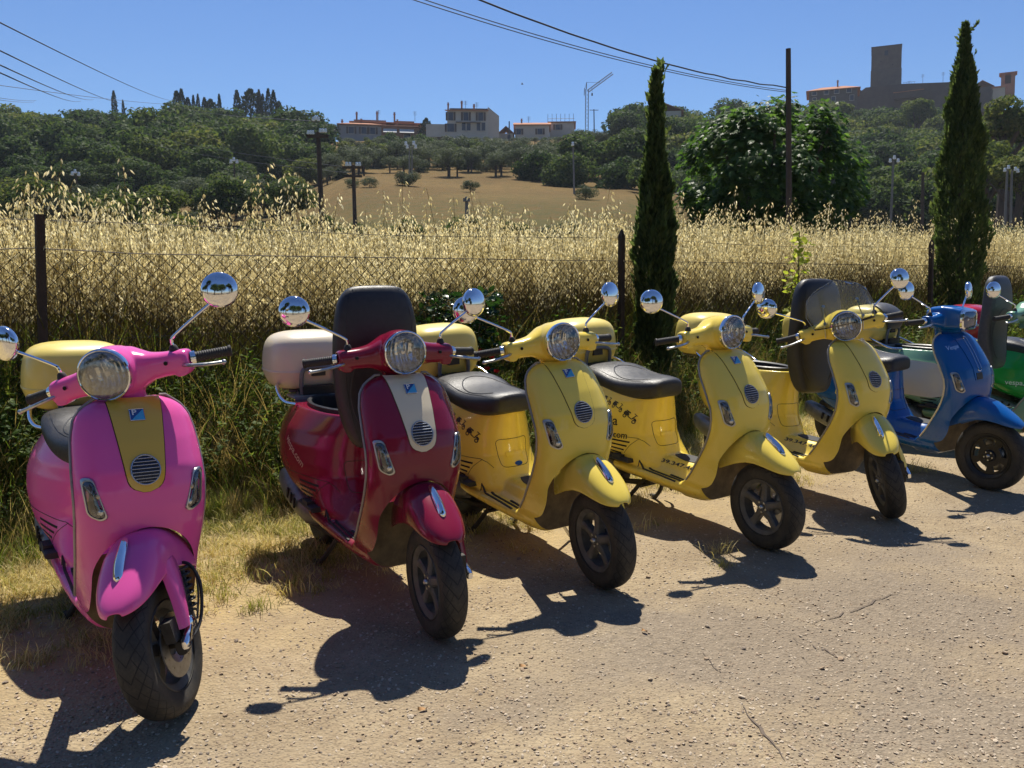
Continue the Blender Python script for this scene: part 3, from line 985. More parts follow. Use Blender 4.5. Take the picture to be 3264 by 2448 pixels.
def build_under():
    eng = MB()
    eng.rings([se_ring(.02, .30, .11, .06, 14, 3, -.86), se_ring(.03, .29, .13, .09, 14, 3, -.95), se_ring(.05, .27, .12, .10, 14, 3, -1.1), se_ring(.10, .25, .06, .09, 14, 3, -1.25), se_ring(.11, .22, .05, .07, 14, 3, -1.38)])
    eng.rings([se_ring(-.05, .27, .05, .05, 12, 3, -.88), se_ring(-.07, .25, .06, .07, 12, 3, -1.0), se_ring(-.08, .25, .05, .06, 12, 3, -1.12)])
    eng.tube([(-.86, -.08, .24), (-.70, -.07, .20), (-.62, -.06, .205)], .018, 8)
    eng.tube([(-1.10, -.09, .20), (-1.20, -.10, .14), (-.95, -.08, .15), (-.80, -.05, .17)], .016, 8)
    st = MB()
    for sg in (1, -1):
        st.tube(bez([(-.80, .07 * sg, .22), (-.85, .09 * sg, .16), (-.92, .12 * sg, .07), (-.98, .135 * sg, .012)]), .012, 8)
        st.tube([(-.98, .135 * sg, .012), (-1.03, .14 * sg, .010)], [.016, .010], 8)
    st.tube([(-.835, -.105, .15), (-.835, .105, .15)], .009, 8)
    st.tube(bez([(-.86, .15, .08), (-.92, .19, .09), (-1.0, .21, .12)]), .009, 8)
    ss = MB().tube(bez([(-.56, .10, .205), (-.58, .16, .12), (-.60, .235, .012)]), .0085, 8)
    ex = MB()
    ex.rings([se_ring(-.120, .215, .02, .03, 14, 2.6, -1.00), se_ring(-.145, .235, .042, .052, 14, 2.6, -1.05), se_ring(-.155, .265, .050, .062, 14, 2.6, -1.16), se_ring(-.160, .305, .050, .062, 14, 2.6, -1.30), se_ring(-.158, .335, .042, .052, 14, 2.6, -1.40), se_ring(-.155, .345, .02, .03, 14, 2.6, -1.44)])
    sl = MB()
    for k in range(3): sl.box((-1.12 - k * .05, -.2075, .275 + k * .014), (.007, .004, .026), Matrix.Rotation(R(20), 3, 'Y'))
    return eng.mesh('engine'), st.mesh('centre_stand'), ex.mesh('exhaust'), sl.mesh('shield_slots', False), ss.mesh('side_stand')
G['under'] = build_under()

def build_screen():
    rg = []
    N = 21
    for t in np.linspace(0, 1, 14):
        z = 1.065 + .235 * t; w = interp(t, [0, .3, .7, .9, 1], [.165, .19, .165, .11, .03])
        row = []
        for s_ in np.linspace(-1, 1, N):
            y = w * s_
            row.append((-.215 - .11 * t - 1.6 * y * y, y, z + (.012 * (1 - s_ * s_) if t > .9 else 0)))
        rg.append(row)
    me = MB().rings(rg, False, False, False).mesh('windscreen', True, 80)
    me = evaluate(me, [('SOLIDIFY', dict(thickness=.003, offset=0))])
    edge = MB(); L_ = [r_[0] for r_ in rg] + rg[-1] + [r_[-1] for r_ in rg[::-1]]; edge.tube(L_[::2], .0022, 5)
    br = MB()
    for sg in (1, -1):
        br.tube([(-.30, .105 * sg, 1.0), (-.262, .105 * sg, 1.09), (-.275, .098 * sg, 1.14), (-.288, .093 * sg, 1.19)], .004, 6)
        for q in ((-.258, .105 * sg, 1.09), (-.277, .093 * sg, 1.185)): br.lathe([(.009, -.006), (.009, .008), (.001, .009)], q, (1, 0, .3), 10, True, True)
    return me, br.mesh('bracket'), edge.mesh('edge')
G['screen'] = build_screen()
# ------------------------------------------------------------------ scooter materials
def mat_tyre():
    m, nt, out = new_mat('tyre'); k = NT(nt)
    uv = k.n('ShaderNodeUVMap'); sp = k.n('ShaderNodeSeparateXYZ'); k.l(uv.outputs[0], sp.inputs[0])
    av = k.math('ABSOLUTE', sp.outputs[1])
    # chevron grooves on the tread
    u = k.math('ADD', k.math('MULTIPLY', sp.outputs[0], 26), k.math('MULTIPLY', av, 6.5))
    f = k.math('ABSOLUTE', k.math('SUBTRACT', k.math('FRACT', u), .5))
    g1 = k.maprange(f, .05, .075, 1, 0)
    u2 = k.math('SUBTRACT', k.math('MULTIPLY', sp.outputs[0], 26), k.math('MULTIPLY', av, 9))
    f2 = k.math('ABSOLUTE', k.math('SUBTRACT', k.math('FRACT', u2), .5))
    g2 = k.math('MULTIPLY', k.maprange(f2, .035, .055, 1, 0), k.maprange(av, .06, .075, 0, 1))
    g = k.math('MULTIPLY', k.math('MAXIMUM', g1, g2), k.maprange(av, .24, .26, 1, 0))
    tc = k.n('ShaderNodeTexCoord')
    n1 = k.noise(tc.outputs['Object'], 14, 5, .65); n2 = k.noise(tc.outputs['Object'], 120, 3, .6)
    d = k.math('MULTIPLY', k.maprange(n1.outputs[0], .3, .72), k.maprange(n2.outputs[0], .3, .7, .4, 1))
    c = k.mix(d, (.016, .016, .016), (.075, .062, .045))
    c = k.mix(g, c, (.010, .010, .010))  # groove dirt and the shade of the groove depth, both in the colour
    b = k.n('ShaderNodeBsdfPrincipled'); k.l(c, b.inputs['Base Color']); b.inputs['Roughness'].default_value = .72
    h = k.math('SUBTRACT', k.math('MULTIPLY', n2.outputs[0], .12), g)
    k.l(k.bump(h, .8, .004), b.inputs['Normal']); k.l(b.outputs[0], out.inputs[0]); return m
M_TYRE = mat_tyre()
M_CHROME = mat_simple('chrome', (.80, .81, .83), .07, 1.0, .03, 40)
M_STEEL = mat_simple('brushed_steel', (.50, .50, .49), .32, 1.0, .15, 60)
M_RIM = mat_simple('dusty_rim', (.12, .115, .105), .55, .3, .3, 25, .1, 180)
M_RIMB = mat_simple('black_rim', (.015, .015, .016), .4, .2, .3, 25)
M_BLACK = mat_simple('black_plastic', (.018, .018, .019), .45, 0, .3, 50, .12, 400)
M_RUBBER = mat_simple('rubber', (.025, .024, .024), .7, 0, .25, 60, .15, 500)
M_VINYL = mat_simple('seat_vinyl', (.022, .022, .024), .42, 0, .25, 40, .22, 900, .5)
M_GREYV = mat_simple('grey_vinyl', (.06, .062, .07), .5, 0, .2, 40, .2, 900)
M_ENGINE = mat_simple('engine_grime', (.045, .04, .034), .7, .2, .45, 18, .3, 120)
M_SILVER = mat_simple('silver_paint', (.20, .20, .19), .45, .6, .3, 20)
M_GREYP = mat_simple('grey_plastic', (.30, .30, .28), .5, 0, .12, 40)
M_RACK = mat_simple('grey_rack', (.16, .165, .17), .45, .2, .2, 40)
M_TRIM = mat_simple('grey_trim', (.28, .27, .25), .4, .3, .15, 50)
M_CREAMTRIM = mat_simple('cream_trim', (.62, .55, .38), .45, 0, .15, 50)
M_GAP = mat_simple('panel_gap', (.05, .036, .012), .8, 0, .1, 50)
M_SLOT = mat_simple('slot_dark', (.012, .010, .009), .9)
M_SLAT = mat_simple('grille_slat', (.30, .34, .42), .28, .7, .1, 40)
M_GRBACK = mat_simple('grille_back', (.012, .014, .028), .5)
M_LENS = mat_glass('clear_lens', (.93, .94, .94), .22, .04)
M_LENSF = mat_glass('worn_lens', (.82, .83, .80), .55, .18)
def mat_screen():
    m, nt, out = new_mat('screen_plastic'); k = NT(nt)
    tr = k.n('ShaderNodeBsdfTransparent'); tr.inputs[0].default_value = (.93, .95, .95, 1)
    tl = k.n('ShaderNodeBsdfTranslucent'); tl.inputs[0].default_value = (.8, .82, .84, 1)
    gl = k.n('ShaderNodeBsdfGlossy'); gl.inputs['Roughness'].default_value = .03
    a = k.n('ShaderNodeMixShader'); a.inputs[0].default_value = .06; k.l(tr.outputs[0], a.inputs[1]); k.l(tl.outputs[0], a.inputs[2])
    fr = k.n('ShaderNodeFresnel'); fr.inputs[0].default_value = 1.45
    b = k.n('ShaderNodeMixShader'); k.l(fr.outputs[0], b.inputs[0]); k.l(a.outputs[0], b.inputs[1]); k.l(gl.outputs[0], b.inputs[2])
    k.l(b.outputs[0], out.inputs[0]); return m
M_SCREEN = mat_screen()
M_GLASSM = mat_simple('mirror_glass', (.85, .86, .88), .03, 1.0, .01)
M_BULB = mat_simple('bulb_glass', (.55, .42, .25), .12, .2, .1)
M_BULBC = mat_simple('bulb_cap', (.55, .56, .6), .15, .9, .1)
M_BLUEPL = mat_simple('emblem_blue', (.012, .055, .24), .25, 0, .05, coat=.5)
M_CYAN = mat_simple('emblem_cyan', (.05, .36, .62), .25, 0, .05, coat=.5)
M_WHITE = mat_simple('white_print', (.75, .75, .75), .4)
M_INK = mat_simple('black_print', (.020, .018, .014), .45)
M_CREAMP = mat_simple('cream_print', (.50, .38, .26), .5)
M_WELL = mat_simple('grimy_well', (.19, .135, .065), .85, 0, .4, 20)
def mat_reflector():
    m, nt, out = new_mat('reflector'); k = NT(nt)
    tc = k.n('ShaderNodeTexCoord'); b = k.n('ShaderNodeBsdfPrincipled')
    b.inputs['Base Color'].default_value = (.72, .74, .77, 1); b.inputs['Metallic'].default_value = 1; b.inputs['Roughness'].default_value = .14
    w = k.n('ShaderNodeTexWave', wave_type='BANDS', bands_direction='Y'); w.inputs['Scale'].default_value = 14; w.inputs['Distortion'].default_value = 2.5
    k.l(tc.outputs['Object'], w.inputs[0])
    v = k.n('ShaderNodeTexVoronoi'); v.inputs['Scale'].default_value = 38; k.l(tc.outputs['Object'], v.inputs['Vector'])
    k.l(k.bump(k.math('ADD', w.outputs[1], v.outputs[0]), .55, .010), b.inputs['Normal']); k.l(b.outputs[0], out.inputs[0]); return m
M_REFL = mat_reflector()
def mat_sigrefl():
    m, nt, out = new_mat('signal_reflector'); k = NT(nt)
    tc = k.n('ShaderNodeTexCoord'); b = k.n('ShaderNodeBsdfPrincipled')
    b.inputs['Metallic'].default_value = .75; b.inputs['Roughness'].default_value = .22
    n = k.noise(tc.outputs['Object'], 28, 3); k.l(k.mix(k.maprange(n.outputs[0], .4, .62), (.035, .034, .034), (.42, .40, .38)), b.inputs['Base Color'])
    w = k.n('ShaderNodeTexWave', wave_type='BANDS', bands_direction='Z'); w.inputs['Scale'].default_value = 55; k.l(tc.outputs['Object'], w.inputs[0])
    k.l(k.bump(w.outputs[1], .5, .004), b.inputs['Normal']); k.l(b.outputs[0], out.inputs[0]); return m
M_SIGR = mat_sigrefl()

YELLOW = (.86, .655, .10); PINK = (.77, .10, .37); WINE = (.21, .005, .030); CREAM = (.74, .64, .45); BLUE = (.001, .090, .34)
PALEGREEN = (.16, .33, .22); GREEN = (.01, .30, .045); RED = (.42, .012, .03)
P_YEL = mat_paint('yellow_paint', YELLOW, .2, .08); P_PINK = mat_paint('pink_paint', PINK, .2, .06); P_WINE = mat_paint('wine_paint', WINE, .2, .06)
P_CREAM = mat_paint('cream_paint', CREAM); P_BLUE = mat_paint('blue_paint', BLUE, .2, .06); P_PALE = mat_paint('pale_green_paint', PALEGREEN)
P_GREEN = mat_paint('green_paint', GREEN, .2, .1); P_RED = mat_paint('red_paint', RED, .2, .1); P_MUST = mat_paint('mustard_paint', (.66, .42, .055))
P_YCASE = mat_paint('yellow_case', (.82, .65, .16), .35, .12); P_CCASE = mat_paint('cream_case', (.74, .64, .48), .35, .15)

A0 = Vector((-.36, 0, 1.0)); AD = Vector((-math.sin(R(25)), 0, math.cos(R(25))))
def steer_matrix(s):
    return Matrix.Translation(A0) @ Matrix.Rotation(s, 4, AD) @ Matrix.Translation(-A0)

def scooter(name, x, y, yaw, lean, steer, paint, label, group, nose=None, case=None, raised=False, style='round', emblem=True, lensmat=None, screen=False,
            deco=(), rim=None, trim=None, pad=False, caseoff=0., front=True, side_stand=False, cowl=None, script=None, seatmat=None, crest=True):
    root = empty(name, (x, y, 0)); root.rotation_euler = (R(lean), 0, R(yaw))
    thing(root, label, 'scooter', group)
    S = steer_matrix(R(steer))
    p = lambda n, me, m, par=root, mx=None, lab=None: link(n, me, m, par, mx, lab)
    trim = trim or M_TRIM; nose_m = nose or paint; lensmat = lensmat or M_LENS
    sh = p('leg_shield', G['leg_shield'], paint); p('edge_trim', G['edge_trim'], trim, sh)
    p('wheel_well', G['wheel_well'], M_WELL)
    fl = p('floorboard', G['floorboard'], paint)
    for st in G['strips']: p('rubber_strip', st, M_RUBBER, fl)
    p('tunnel_mat', G['tunnel_mat'], M_RUBBER, fl)
    for sg in (1, -1): p('footrest', G['peg'][sg], M_RUBBER, fl)
    rb = p('rear_body', G['rear_body'], paint)
    [p('vent_slot', q, M_SLOT, rb) for q in G['gills']]; p('panel_seam', G['cowl_seam'], M_GAP, rb)
    gd = p('glovebox', G['door'][0], M_GAP); p('handle', G['door'][1], paint, gd)
    if style == 'round':
        npn = p('nose_panel', G['nose_panel'], nose_m); p('panel_gap', G['panel_gap'], M_GAP, npn)
        hg = p('horn_grille', G['horn'][1], M_GRBACK); p('ring', G['horn'][0], M_SLAT, hg); p('slats', G['horn'][2], M_SLAT, hg)
        if emblem:
            e = p('emblem', G['emblem'][0], M_BLUEPL); p('triangle', G['emblem'][1], M_CYAN, e); p('letter', G['emblem'][2], M_WHITE, e); p('frame', G['emblem'][3], M_CHROME, e)
    else:
        npn = p('nose_panel', G['nose_s'][0], nose_m); p('side_strip', G['nose_s'][1], M_CHROME, npn)
        p('grille', G['nose_s'][2], M_BLACK, npn)
        p('script_badge', G['nose_s'][3], M_CHROME)
    for sg in (1, -1):
        b_, l_, r_, u_, u2 = G['sig'][sg]
        t = p('turn_signal', b_, M_STEEL); p('reflector', r_, M_SIGR, t); p('bulb', u_, M_BULB, t); p('bulb', u2, M_BULBC, t); p('lens', l_, M_LENS, t)
    # steered parts
    f = p('front_fender', G['fender'], paint, root, S)
    if crest: p('crest', G['crest'], M_CHROME, f)
    p('fork_cover', G['fork_cover'], paint, root, S); p('suspension_arm', G['fork'], M_ENGINE, root, S); p('shock_spring', G['spring'], M_BLACK, root, S)
    p('axle_cover', G['axlecap'], M_CHROME, root, S); p('brake_hose', G['hose'], M_BLACK, root, S)
    w = p('front_wheel', (G['rim_s'] if style != 'round' else G['rim']), rim or M_RIM, root, S)
    p('tyre', G['tyre_f'], M_TYRE, w); p('wheel_nuts', G['nuts'], M_STEEL, w); p('brake_disc', G['disc'], M_STEEL, w)
    hs = p('handlebar_cover', G['headset' if style == 'round' else 'headset_s'], paint, root, S)
    hb = G['headlight'] if style == 'round' else G['headlight_s']
    h = p('headlight', hb[0], M_CHROME, root, S); p('reflector', hb[1], M_REFL, h); p('bulb', hb[3], M_BULBC, h); p('lens', hb[2], lensmat, h)
    for sg in (1, -1):
        g = G['hand'][sg]
        if style == 'round': p('screw_hole', g['hole'], M_SLOT, hs)
        gr = p('grip', g['grip'], M_RUBBER, root, S); p('collar', g['collar'], M_CHROME, gr)
        p('brake_lever', g['lever'], M_STEEL, root, S)
        mi = p('mirror', g['shell'], M_CHROME, root, S); p('stem', g['stem'], M_CHROME, mi); p('boot', g['boot'], M_RUBBER, mi); p('glass', g['glass'], M_GLASSM, mi)
    if screen:
        sc = p('windscreen', G['screen'][0], M_SCREEN, root, S); p('bracket', G['screen'][1], M_STEEL, sc); p('edge', G['screen'][2], M_GREYP, sc)
    sm = seatmat or M_VINYL
    if raised:
        # hinged at the nose, tipped up past upright
        mx = Matrix.Translation((-.55, 0, .675)) @ Matrix.Rotation(R(85), 4, 'Y') @ Matrix.Translation((.74, 0, -.72))
        s_ = p('seat', G['seat'], sm, root, mx, ('dark grey' if seatmat else 'black') + ' seat tipped up on its hinge'); p('piping', G['piping'], sm, s_)
    else:
        s_ = p('seat', G['seat'], sm); p('piping', G['piping'], sm, s_)
    bk = p('storage_bucket', G['bucket'][0], M_BLACK); p('tray', G['bucket'][1], M_GREYP, bk); p('battery_box', G['bucket'][2], M_BLACK, bk)
    p('grab_rail', G['grab_rail'], M_CHROME); p('luggage_rack', G['rack'], M_RACK)
    if case:
        mx = Matrix.Translation((0, 0, caseoff))
        c = p('top_case', G['case'][0], case, root, mx); p('lid', G['case'][2], case, c); p('band', G['case'][1], case, c); p('latch', G['case'][3], M_BLACK, c)
        if pad: p('backrest_pad', G['case'][4], M_GREYV, c)
    r = p('rear_wheel', G['rim_r'], rim or M_RIM, root, Matrix.Translation((-1.285, 0, 0))); p('tyre', G['tyre_r'], M_TYRE, r)
    u = G['under']
    p('engine', u[0], M_ENGINE); p('centre_stand', u[1], M_ENGINE)
    if side_stand: p('side_stand', u[4], M_STEEL)
    ex = p('exhaust', u[2], M_SILVER); p('shield_slots', u[3], M_SLOT, ex)
    if cowl: p('side_cowl', G['cowl_panel'], cowl)
    if 'chain' in deco:
        for q in G['chain']: p('scooter_decal', q, M_INK, rb)
    if 'text' in deco: p('lettering', G['t_ia'], M_INK, rb); p('lettering', G['t_m'], M_INK, rb)
    if 'num' in deco: p('number_lettering', G['t_num'], M_INK, fl)
    if 'vespa' in deco: p('lettering', G['t_vespa'], M_CREAMP, rb)
    if 'com' in deco: p('lettering', G['t_com'], M_WHITE, rb)
    if 'bluegraphic' in deco: p('scooter_decal', G['biggraphic'], P_YEL, rb)
    if 'badge' in deco: p('sticker', G['euro'][0], M_BLUEPL, gd)
    if 'script' in deco: p('lettering', G['t_script'], M_WHITE, rb)
    return root

def build_nose_s():
    rows = []
    for t in np.linspace(0, 1, 26):
        z = .955 - t * .275
        w = interp(z, [.68, .70, .73, .955], [.030, .036, .040, .055]); rows.append([(w * s_, z) for s_ in np.linspace(-1, 1, 9)])
    a = patch(None, rows, from_front, .004)
    st = []
    for t in np.linspace(0, 1, 16):
        z = .93 - t * .20; st.append((.012 + .0 * t, z))
    loop = round_poly([(.034, .935), (.012, .935), (-.004, .735), (.022, .735)], .01)
    b = seam_on([tuple(q) for q in loop] + [tuple(loop[0])], from_front, .0028, 6, .005)
    rows = [[(w, z) for w in np.linspace(-.024, .024, 5)] for z in np.linspace(.725, .685, 5)]
    c = patch(None, rows, from_front, .007, .002)
    tx = text_mesh('Vespa', .034, bold=.0006, shear=.3)
    for vt in tx.vertices:
        q, r_, _ = vt.co
        l_, n = from_front(-.105 + q, .885 + r_ + q * .12); vt.co = l_ + n * .0016
    return a.mesh('nose_panel', True, 60), b.mesh('side_strip'), c.mesh('grille'), tx
G['nose_s'] = build_nose_s()
def build_cowl_panel():
    rows = []; 
    for t in np.linspace(0, 1, 22):
        x = -.79 - t * .60
        zt = interp(t, [0, .06, .2, .5, .8, 1], [.50, .60, .645, .655, .64, .56]); zb = interp(t, [0, .06, .2, .5, .8, 1], [.46, .40, .385, .40, .44, .50])
        rows.append([(x, zb + (zt - zb) * s_) for s_ in np.linspace(0, 1, 12)])
    m = patch(None, rows, from_right, .012, .004)
    return m.mesh('side_cowl', True, 60)
G['cowl_panel'] = build_cowl_panel()
G['biggraphic'] = on_right(mini_scooter(3.2).mesh('scooter_decal', False), -.92, .52, .05)
def build_euro():
    mb = MB(); ring = []
    for t in np.linspace(0, 2 * math.pi, 20, endpoint=False):
        l_, n = hit((-.40, .012 + .022 * math.cos(t), .418 + .012 * math.sin(t) + .06), (-1, 0, -.22)); ring.append(l_ + n * .002)
    mb.add(ring, [tuple(range(20))]); return (mb.mesh('sticker', False),)
G['euro'] = build_euro()
G['t_script'] = on_right(text_mesh('Vespa', .075, bold=.001, shear=.25), -.83, .675, -.05)

ROW = 'scooters parked in a row along the wire fence'
scooter('scooter', -1.098, 2.603, -56.3, -1.2, -37, P_PINK, 'pink scooter with a mustard nose panel, black seat down and yellow top case', ROW, nose=P_MUST, case=P_YCASE, lensmat=M_LENSF, side_stand=False)
scooter('scooter', -.287, 3.197, -59.9, 0, -3.4, P_WINE, 'wine red scooter with a cream nose panel, cream top case and raised seat', ROW, nose=P_CREAM, case=P_CCASE, raised=True, deco=('vespa',))
scooter('scooter', .396, 3.71, -59.6, 3.0, -2.7, P_YEL, 'yellow scooter with its seat down standing next to the wine red scooter', ROW, case=P_YCASE, deco=('chain', 'badge'), side_stand=True)
scooter('scooter', 1.259, 4.232, -58.2, 2.4, .7, P_YEL, 'yellow scooter with its seat down and a black phone number, beside the windscreen one', ROW, case=P_YCASE, deco=('chain', 'text', 'num'))
scooter('scooter', 2.045, 4.752, -63, -.8, -35.5, P_YEL, 'yellow scooter with a clear windscreen and its black seat tipped up', ROW, case=P_YCASE, raised=True, emblem=False, screen=True, deco=('num',))
scooter('scooter', 2.985, 5.38, -66, 4.5, 13, P_BLUE, 'royal blue scooter with a squared headlight and black wheels', ROW, style='square', rim=M_RIMB, trim=M_CREAMTRIM, case=P_YCASE, deco=('bluegraphic',), crest=False)
scooter('scooter', 3.90, 6.05, -51, 0, -5, P_PALE, 'pale green scooter with cream side cowl and tipped up grey seat behind the blue one', ROW, case=P_YCASE, pad=True, raised=True, seatmat=M_GREYV, cowl=P_CREAM, deco=('script',))
scooter('scooter', 4.86, 6.26, -44, 0, 0, P_GREEN, 'bright green scooter with a red top case cut off by the photo edge', ROW, case=P_RED, deco=('com',))
# ------------------------------------------------------------------ terrain
F0 = np.array([-2.645, 5.0]); FD = np.array([.786, .618]); FN = np.array([-.618, .786])   # fence line: start, direction, normal (away from the lot)
def fpos(t, s=0.): return F0 + FD * t + FN * s
def fs(x, y): return (x - F0[0]) * FN[0] + (y - F0[1]) * FN[1]

TILT = math.tan(R(7.825))
def P(u, v, d):
    """place in the scene seen at (u, v) of the 2212-pixel wide photograph, d metres ahead"""
    x = (u - 1106) / 1912; yv = -(v - 829.5) / 1912
    cp, sp = math.cos(R(7.825)), math.sin(R(7.825))
    k = d / (cp + yv * sp)
    return Vector((x * k, d, 1.4 + (-sp + yv * cp) * k))
def pz(v, d): return P(1106, v, d).z

def terrain(x, y):
    x = np.asarray(x, float); y = np.asarray(y, float)
    a = x / np.maximum(y, 8)
    mid = np.interp(y, [0, 30, 45, 70, 130, 220, 255, 300, 420, 1200], [0, .1, .9, 4.6, 13.4, 31.0, 36.5, 37, 35, 10])
    lef = np.interp(y, [0, 30, 45, 70, 120, 160, 225, 260, 420, 1200], [0, .1, .7, 3.2, 8.6, 17, 31, 31.5, 28, 5])
    rig = np.interp(y, [0, 30, 45, 70, 120, 200, 270, 300, 340, 460, 1200], [0, .1, .5, 2.0, 8.0, 22, 40, 46, 48, 46, 20])
    wl = np.clip((-a - .17) / .08, 0, 1); wr = np.clip((a - .12) / .16, 0, 1)
    wl = wl * wl * (3 - 2 * wl); wr = wr * wr * (3 - 2 * wr)
    z = mid * (1 - wl - wr) + lef * wl + rig * wr
    r = np.clip((y - 25) / 40, 0, 1)
    z = z + r * (.35 * np.sin(x * .11 + 1.3) * np.cos(y * .09) + .9 * np.sin(x * .031 + y * .023))
    return z
def tz(x, y): return float(terrain(x, y))

def grid_mesh(xs, ys, zf, name):
    X, Y = np.meshgrid(xs, ys); Z = zf(X, Y)
    V = np.stack([X.ravel(), Y.ravel(), Z.ravel()], 1)
    n = len(xs); m = len(ys)
    i = (np.arange(m - 1)[:, None] * n + np.arange(n - 1)[None, :]).ravel()
    F = np.stack([i, i + 1, i + n + 1, i + n], 1)
    me = bpy.data.meshes.new(name)
    me.vertices.add(len(V)); me.vertices.foreach_set('co', V.ravel())
    me.loops.add(F.size); me.loops.foreach_set('vertex_index', F.ravel())
    me.polygons.add(len(F)); me.polygons.foreach_set('loop_start', np.arange(len(F)) * 4); me.polygons.foreach_set('loop_total', np.full(len(F), 4))
    me.update(calc_edges=True)
    me.polygons.foreach_set('use_smooth', [True] * len(F)); me.validate()
    return me

def mat_hill():
    m, nt, out = new_mat('hillside'); k = NT(nt)
    g = k.n('ShaderNodeNewGeometry')
    n1 = k.noise(g.outputs['Position'], .06, 5, .6); n2 = k.noise(g.outputs['Position'], .9, 5, .65); n3 = k.noise(g.outputs['Position'], 6, 4, .7)
    c = k.mix(k.maprange(n1.outputs[0], .35, .65), (.125, .075, .026), (.185, .118, .04))
    c = k.mix(k.maprange(n2.outputs[0], .45, .7), c, (.085, .072, .026))
    c = k.mix(k.math('MULTIPLY', k.maprange(n3.outputs[0], .4, .75), .5), c, (.25, .165, .06))
    sp = k.n('ShaderNodeSeparateXYZ'); k.l(g.outputs['Position'], sp.inputs[0])
    c = k.mix(k.math('MULTIPLY', k.maprange(sp.outputs[1], 95, 60), k.maprange(n2.outputs[0], .3, .6)), c, (.105, .095, .032))
    b = k.n('ShaderNodeBsdfPrincipled'); k.l(c, b.inputs['Base Color']); b.inputs['Roughness'].default_value = .95; b.inputs['Specular IOR Level'].default_value = .1
    k.l(k.bump(k.math('ADD', n2.outputs[0], n3.outputs[0]), .6, .3), b.inputs['Normal'])
    k.l(b.outputs[0], out.inputs[0]); return m
xs = np.concatenate([np.linspace(-330, -160, 16), np.linspace(-155, 250, 136), np.linspace(255, 340, 8)])
ys = np.concatenate([np.linspace(-130, 24, 24), np.linspace(28, 340, 105), np.linspace(348, 440, 12)])
hill = link('hillside', grid_mesh(xs, ys, lambda X, Y: terrain(X, Y) - .05, 'hillside'), mat_hill(), kind='structure')
hill['label'] = 'dry brown hillside rising behind the oat field to the village'

def mat_lot():
    m, nt, out = new_mat('gravel_lot'); k = NT(nt)
    g = k.n('ShaderNodeNewGeometry'); pos = g.outputs['Position']
    dot = k.n('ShaderNodeVectorMath', operation='DOT_PRODUCT'); dot.inputs[1].default_value = (float(FN[0]), float(FN[1]), 0); k.l(pos, dot.inputs[0])
    s_ = k.math('SUBTRACT', dot.outputs['Value'], float(F0 @ FN))
    nb = k.noise(pos, .9, 4, .6); nm = k.noise(pos, 3.2, 5, .65); nf = k.noise(pos, 26, 5, .7); ng = k.noise(pos, 110, 4, .7)
    sj = k.math('ADD', s_, k.math('MULTIPLY', k.math('SUBTRACT', nb.outputs[0], .5), 1.6))
    dirt = k.mix(k.maprange(nm.outputs[0], .35, .65), (.32, .245, .148), (.435, .345, .215))
    dirt = k.mix(k.math('MULTIPLY', k.maprange(nf.outputs[0], .45, .75), .55), dirt, (.215, .15, .09))
    # worn asphalt patches between the scooters and the camera
    asp = k.math('MULTIPLY', k.maprange(nb.outputs[0], .44, .56), k.maprange(sj, -2.9, -3.4, 0, 1))
    asc = k.mix(k.maprange(nf.outputs[0], .35, .7), (.19, .155, .115), (.30, .245, .18))
    dv = k.n('ShaderNodeVectorMath', operation='DISTANCE'); dv.inputs[1].default_value = (.85, 3.12, 0)
    mp = k.n('ShaderNodeVectorMath', operation='MULTIPLY'); mp.inputs[1].default_value = (.75, 1.25, 0); k.l(pos, mp.inputs[0])
    dv.inputs[1].default_value = (.85 * .75, 3.12 * 1.25, 0); k.l(mp.outputs[0], dv.inputs[0])
    spot = k.maprange(k.math('ADD', dv.outputs['Value'], k.math('MULTIPLY', k.math('SUBTRACT', nm.outputs[0], .5), .9)), .75, .35)
    asp = k.math('MAXIMUM', asp, spot)
    c = k.mix(k.math('MULTIPLY', asp, .9), dirt, asc)
    # stones of many sizes
    v1 = k.n('ShaderNodeTexVoronoi'); v1.inputs['Scale'].default_value = 95; k.l(pos, v1.inputs['Vector'])
    v2 = k.n('ShaderNodeTexVoronoi'); v2.inputs['Scale'].default_value = 48; k.l(pos, v2.inputs['Vector'])
    sepc = k.n('ShaderNodeSeparateColor'); k.l(v1.outputs['Color'], sepc.inputs[0])
    st = k.ramp(sepc.outputs[0], [(0, (.075, .056, .04)), (.25, (.18, .135, .09)), (.55, (.31, .24, .165)), (.8, (.42, .34, .24)), (1, (.56, .48, .36))])
    stf = k.math('MULTIPLY', k.maprange(v1.outputs['Distance'], .5, .25), k.maprange(ng.outputs[0], .4, .6, .25, 1))
    grav = k.maprange(sj, -1.7, -2.6, .15, .75)
    c = k.mix(k.math('MULTIPLY', stf, grav), c, st.outputs[0])
    nL = k.noise(pos, .45, 3, .6)
    c = k.mix(k.maprange(nL.outputs[0], .35, .65, .42, 0), c, (.20, .155, .11))
    # straw and bare soil towards the fence
    straw = k.mix(k.maprange(nf.outputs[0], .3, .7), (.38, .27, .11), (.50, .38, .17))
    c = k.mix(k.math('MULTIPLY', k.maprange(sj, -2.7, -1.7), k.maprange(nm.outputs[0], .35, .6, .3, 1)), c, straw)
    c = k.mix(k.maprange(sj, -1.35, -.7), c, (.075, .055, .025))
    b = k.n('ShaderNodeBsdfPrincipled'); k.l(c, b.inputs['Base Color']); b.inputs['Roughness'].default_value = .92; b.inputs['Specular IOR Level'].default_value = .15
    h = k.math('ADD', k.math('MULTIPLY', k.maprange(v1.outputs['Distance'], .6, 0), .5), k.math('ADD', k.math('MULTIPLY', nf.outputs[0], .8), k.math('MULTIPLY', k.maprange(v2.outputs['Distance'], .6, 0), .5)))
    k.l(k.bump(h, .55, .015), b.inputs['Normal'])
    k.l(b.outputs[0], out.inputs[0]); return m
_rng = np.random.default_rng(5)
